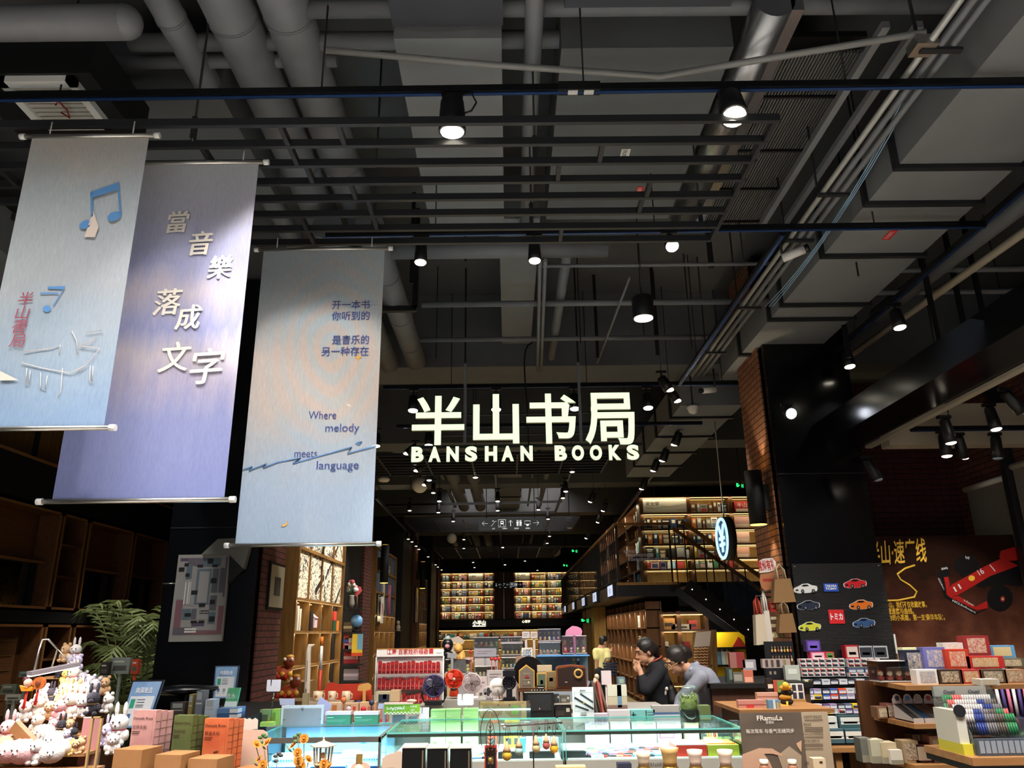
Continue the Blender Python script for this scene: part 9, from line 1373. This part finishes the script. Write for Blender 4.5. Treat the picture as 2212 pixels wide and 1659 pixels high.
bg=thing('shoulder_bag','black shoulder bag with a small white charm behind the woman in navy','bag',q(1450,1530,.05),None,world=True);mb=MB(cm('#0b0a0d',.5));limb(mb,[q(1447,1490,.05),q(1452,1515,.05)],[.06,.09]);remeshed(mb,'bag_body',bg,.014,3);MB(cm('#0b0a0d')).tube([q(1440,1485,.05),q(1432,1450,-.05),q(1424,1437,-.1)],.012,6).tube([q(1456,1490,.05),q(1440,1452,.0),q(1428,1438,-.08)],.01,6).build('strap',bg);MB(cm('#d8ccc4')).ball(q(1439,1488,-.08),.022,10).ball(q(1437,1496,-.08),(.016,.012,.03),8).build('charm',bg)
# woman in grey, bending over the counter
Y0=7.7;hip=q(1548,1560);hip.z=.9;t=thing('person','woman in a pale grey shirt with glasses and hair pinned up, bending over the counter','person',(hip.x,Y0,0),None,world=True)
hc=q(1461,1428);sh=q(1503,1455);mb=MB(SKIN);fr=face(mb,hc,(-1,-.3,-.62));limb(mb,[hc+V((.06,0,-.04)),sh+V((-.03,0,.01))],[.055,.06]);limb(mb,[sh,q(1530,1490),hip],[.06,.09,.11]);legs(mb,hip,V((0,.1,0)),[.09,.065,.045])
for dd,ex_,wx in((-.2,1472,1463),(.16,1490,1480)):
 s0=sh+V((0,dd,-.03));e=q(ex_,1512,dd*.9);w=q(wx,1545,dd*.8-.1);limb(mb,[s0,e,w],[.052,.042,.03]);hand(mb,w,V((-.3,-.4,-.5)),V((-.5,-.2,-.2)),.9)
remeshed(mb,'body',t,.0075,2);eyes(t,hc,fr);f,sd,up,M3=fr;mb=MB(HAIR);mb.ball(hc+up*.042-f*.026,(.09,.102,.1),16,None,M3).ball(hc-f*.1+up*.03,(.07,.07,.075),12,None,M3).ball(hc-f*.14+up*.0,(.055,.05,.06),12,None,M3).ball(hc-f*.05-up*.035,(.075,.05,.05),10,None,M3).ball(hc-sd*.06+up*.02-f*.02,(.032,.06,.06),10,None,M3);remeshed(mb,'hair',t,.009,2)
mb=MB(cm('#c8a878',.3))
for g in(-1,1):cc=hc+sd*(g*.034)+f*.1+up*.008;mb.tube([cc+sd*(.026*math.cos(k*PI/8))+up*(.022*math.sin(k*PI/8))for k in range(16)],.0028,5,None,True).cyl(cc+sd*(g*.026),hc+sd*(g*.076)-f*.01,.0025,5)
mb.build('glasses',t);mb=MB(noisy('grey_cloth','#6e717f','#7d808d',12,.85));limb(mb,[sh+V((-.02,0,.0)),sh+V((.08,0,-.06)),q(1536,1500),hip+V((0,0,.04)),V((hip.x,Y0,.7))],[.1,.125,.135,.14,.14]);limb(mb,[sh+V((0,-.16,-.02)),sh+V((0,.15,-.02))],[.075,.075])
for dd,ex_,wx in((-.21,1472,1465),(.17,1490,1482)):s0=sh+V((0,dd,-.03));e=q(ex_,1512,dd*.9);w=q(wx,1538,dd*.8-.08);limb(mb,[s0,e,w],[.072,.062,.05])
remeshed(mb,'grey_shirt',t,.014,5);mb=MB(cm('#858896',.85));limb(mb,[sh+V((-.06,-.07,.035)),sh+V((.02,0,.085)),sh+V((-.06,.07,.035))],[.022,.026,.022]);remeshed(mb,'collar',t,.01,2);mb=MB(cm('#16151a',.8));limb(mb,[hip+V((0,0,-.05)),hip+V((0,0,-.2))],[.18,.16]);legs(mb,hip,V((0,.1,0)),[.12,.09,.075],foot=False);remeshed(mb,'trousers',t,.016,3)
# man in a yellow polo at the shelves
Y0=17.;hip=q(1301,1452);t=thing('person','man in a yellow polo shirt and dark trousers reading at the aisle shelves','person',(hip.x,Y0,0),None,world=True)
hc=q(1305,1388);sh=q(1300,1402);mb=MB(SKIN);fr=face(mb,hc,(.95,.4,-.3));limb(mb,[hc+V((-.03,0,-.08)),sh],[.055,.06]);limb(mb,[sh,q(1300,1430),hip],[.1,.12,.13]);legs(mb,hip,V((.06,.08,0)),[.09,.065,.05],fwd=V((1,.2,0)))
aL=[sh+V((-.13,-.05,-.05)),q(1290,1426,-.1),q(1290,1445,-.1)];aR=[sh+V((.11,-.05,-.05)),q(1313,1427,-.15),q(1316,1411,-.1)]
for a in(aL,aR):limb(mb,a,[.055,.045,.03]);hand(mb,a[2],(V((0,0,-1))if a is aL else V((.4,.2,.8))),V((.6,.2,-.1)),.95)
remeshed(mb,'body',t,.009,2);eyes(t,hc,fr);f,sd,up,M3=fr;mb=MB(HAIR);mb.ball(hc+up*.05-f*.03,(.088,.1,.09),14,None,M3).ball(hc-f*.06,(.078,.05,.08),12,None,M3);remeshed(mb,'hair',t,.011,2)
mb=MB(noisy('polo_yellow','#d8cf86','#e6de9c',10,.85));limb(mb,[sh,q(1300,1412),q(1300,1432),q(1301,1451)],[.09,.15,.15,.15]);limb(mb,[sh+V((-.12,-.03,-.05)),sh+V((.11,-.03,-.05))],[.07,.07])
for a in(aL,aR):limb(mb,[a[0],a[0].lerp(a[1],.7)],[.08,.078])
remeshed(mb,'polo_shirt',t,.016,4);mb=MB(cm('#131218',.8));limb(mb,[q(1301,1450),hip+V((0,0,-.12))],[.145,.14]);legs(mb,hip,V((.06,.08,0)),[.12,.085,.07],fwd=V((1,.2,0)),foot=False);remeshed(mb,'trousers',t,.018,3)
c=q(1318,1444,-.25);t=thing('shopping_basket','dark blue shopping basket on the arm of the man in yellow','basket',c-V((0,0,.12)),None,world=True);mb=MB(cm('#16243f',.5));w=.13
for k in range(5):z=c.z-.12+.055*k;s_=.85+.04*k;mb.tube([(c.x-w*s_,c.y-.12*s_,z),(c.x+w*s_,c.y-.12*s_,z),(c.x+w*s_,c.y+.12*s_,z),(c.x-w*s_,c.y+.12*s_,z)],.014,5,None,True)
for k in range(6):u=-1+2*k/5;[mb.bar((c.x+u*w*.85,c.y+g*.1,c.z-.12),(c.x+u*w,c.y+g*.12,c.z+.1),.012,.006)for g in(-1,1)]
mb.box(c.x-w*.84,c.x+w*.84,c.y-.1,c.y+.1,c.z-.125,c.z-.118).build('basket_body',t);MB(cm('#0e1626')).tube([(c.x-w,c.y,c.z+.1),(c.x-w*.6,c.y,c.z+.2),(c.x+w*.6,c.y,c.z+.2),(c.x+w,c.y,c.z+.1)],.008,6).build('handle',t)
lamp('SPOT','aisle_light',bpy.data.objects['shopping_basket'],(1.2,14.6,4.4),(.0,.45,-1),130,(1,.92,.8),60)
# end
bpy.data.objects.remove(_tobj);bpy.data.curves.remove(_tcurve)
for _o in bpy.data.objects:
 if '_w' in _o:del _o['_w']
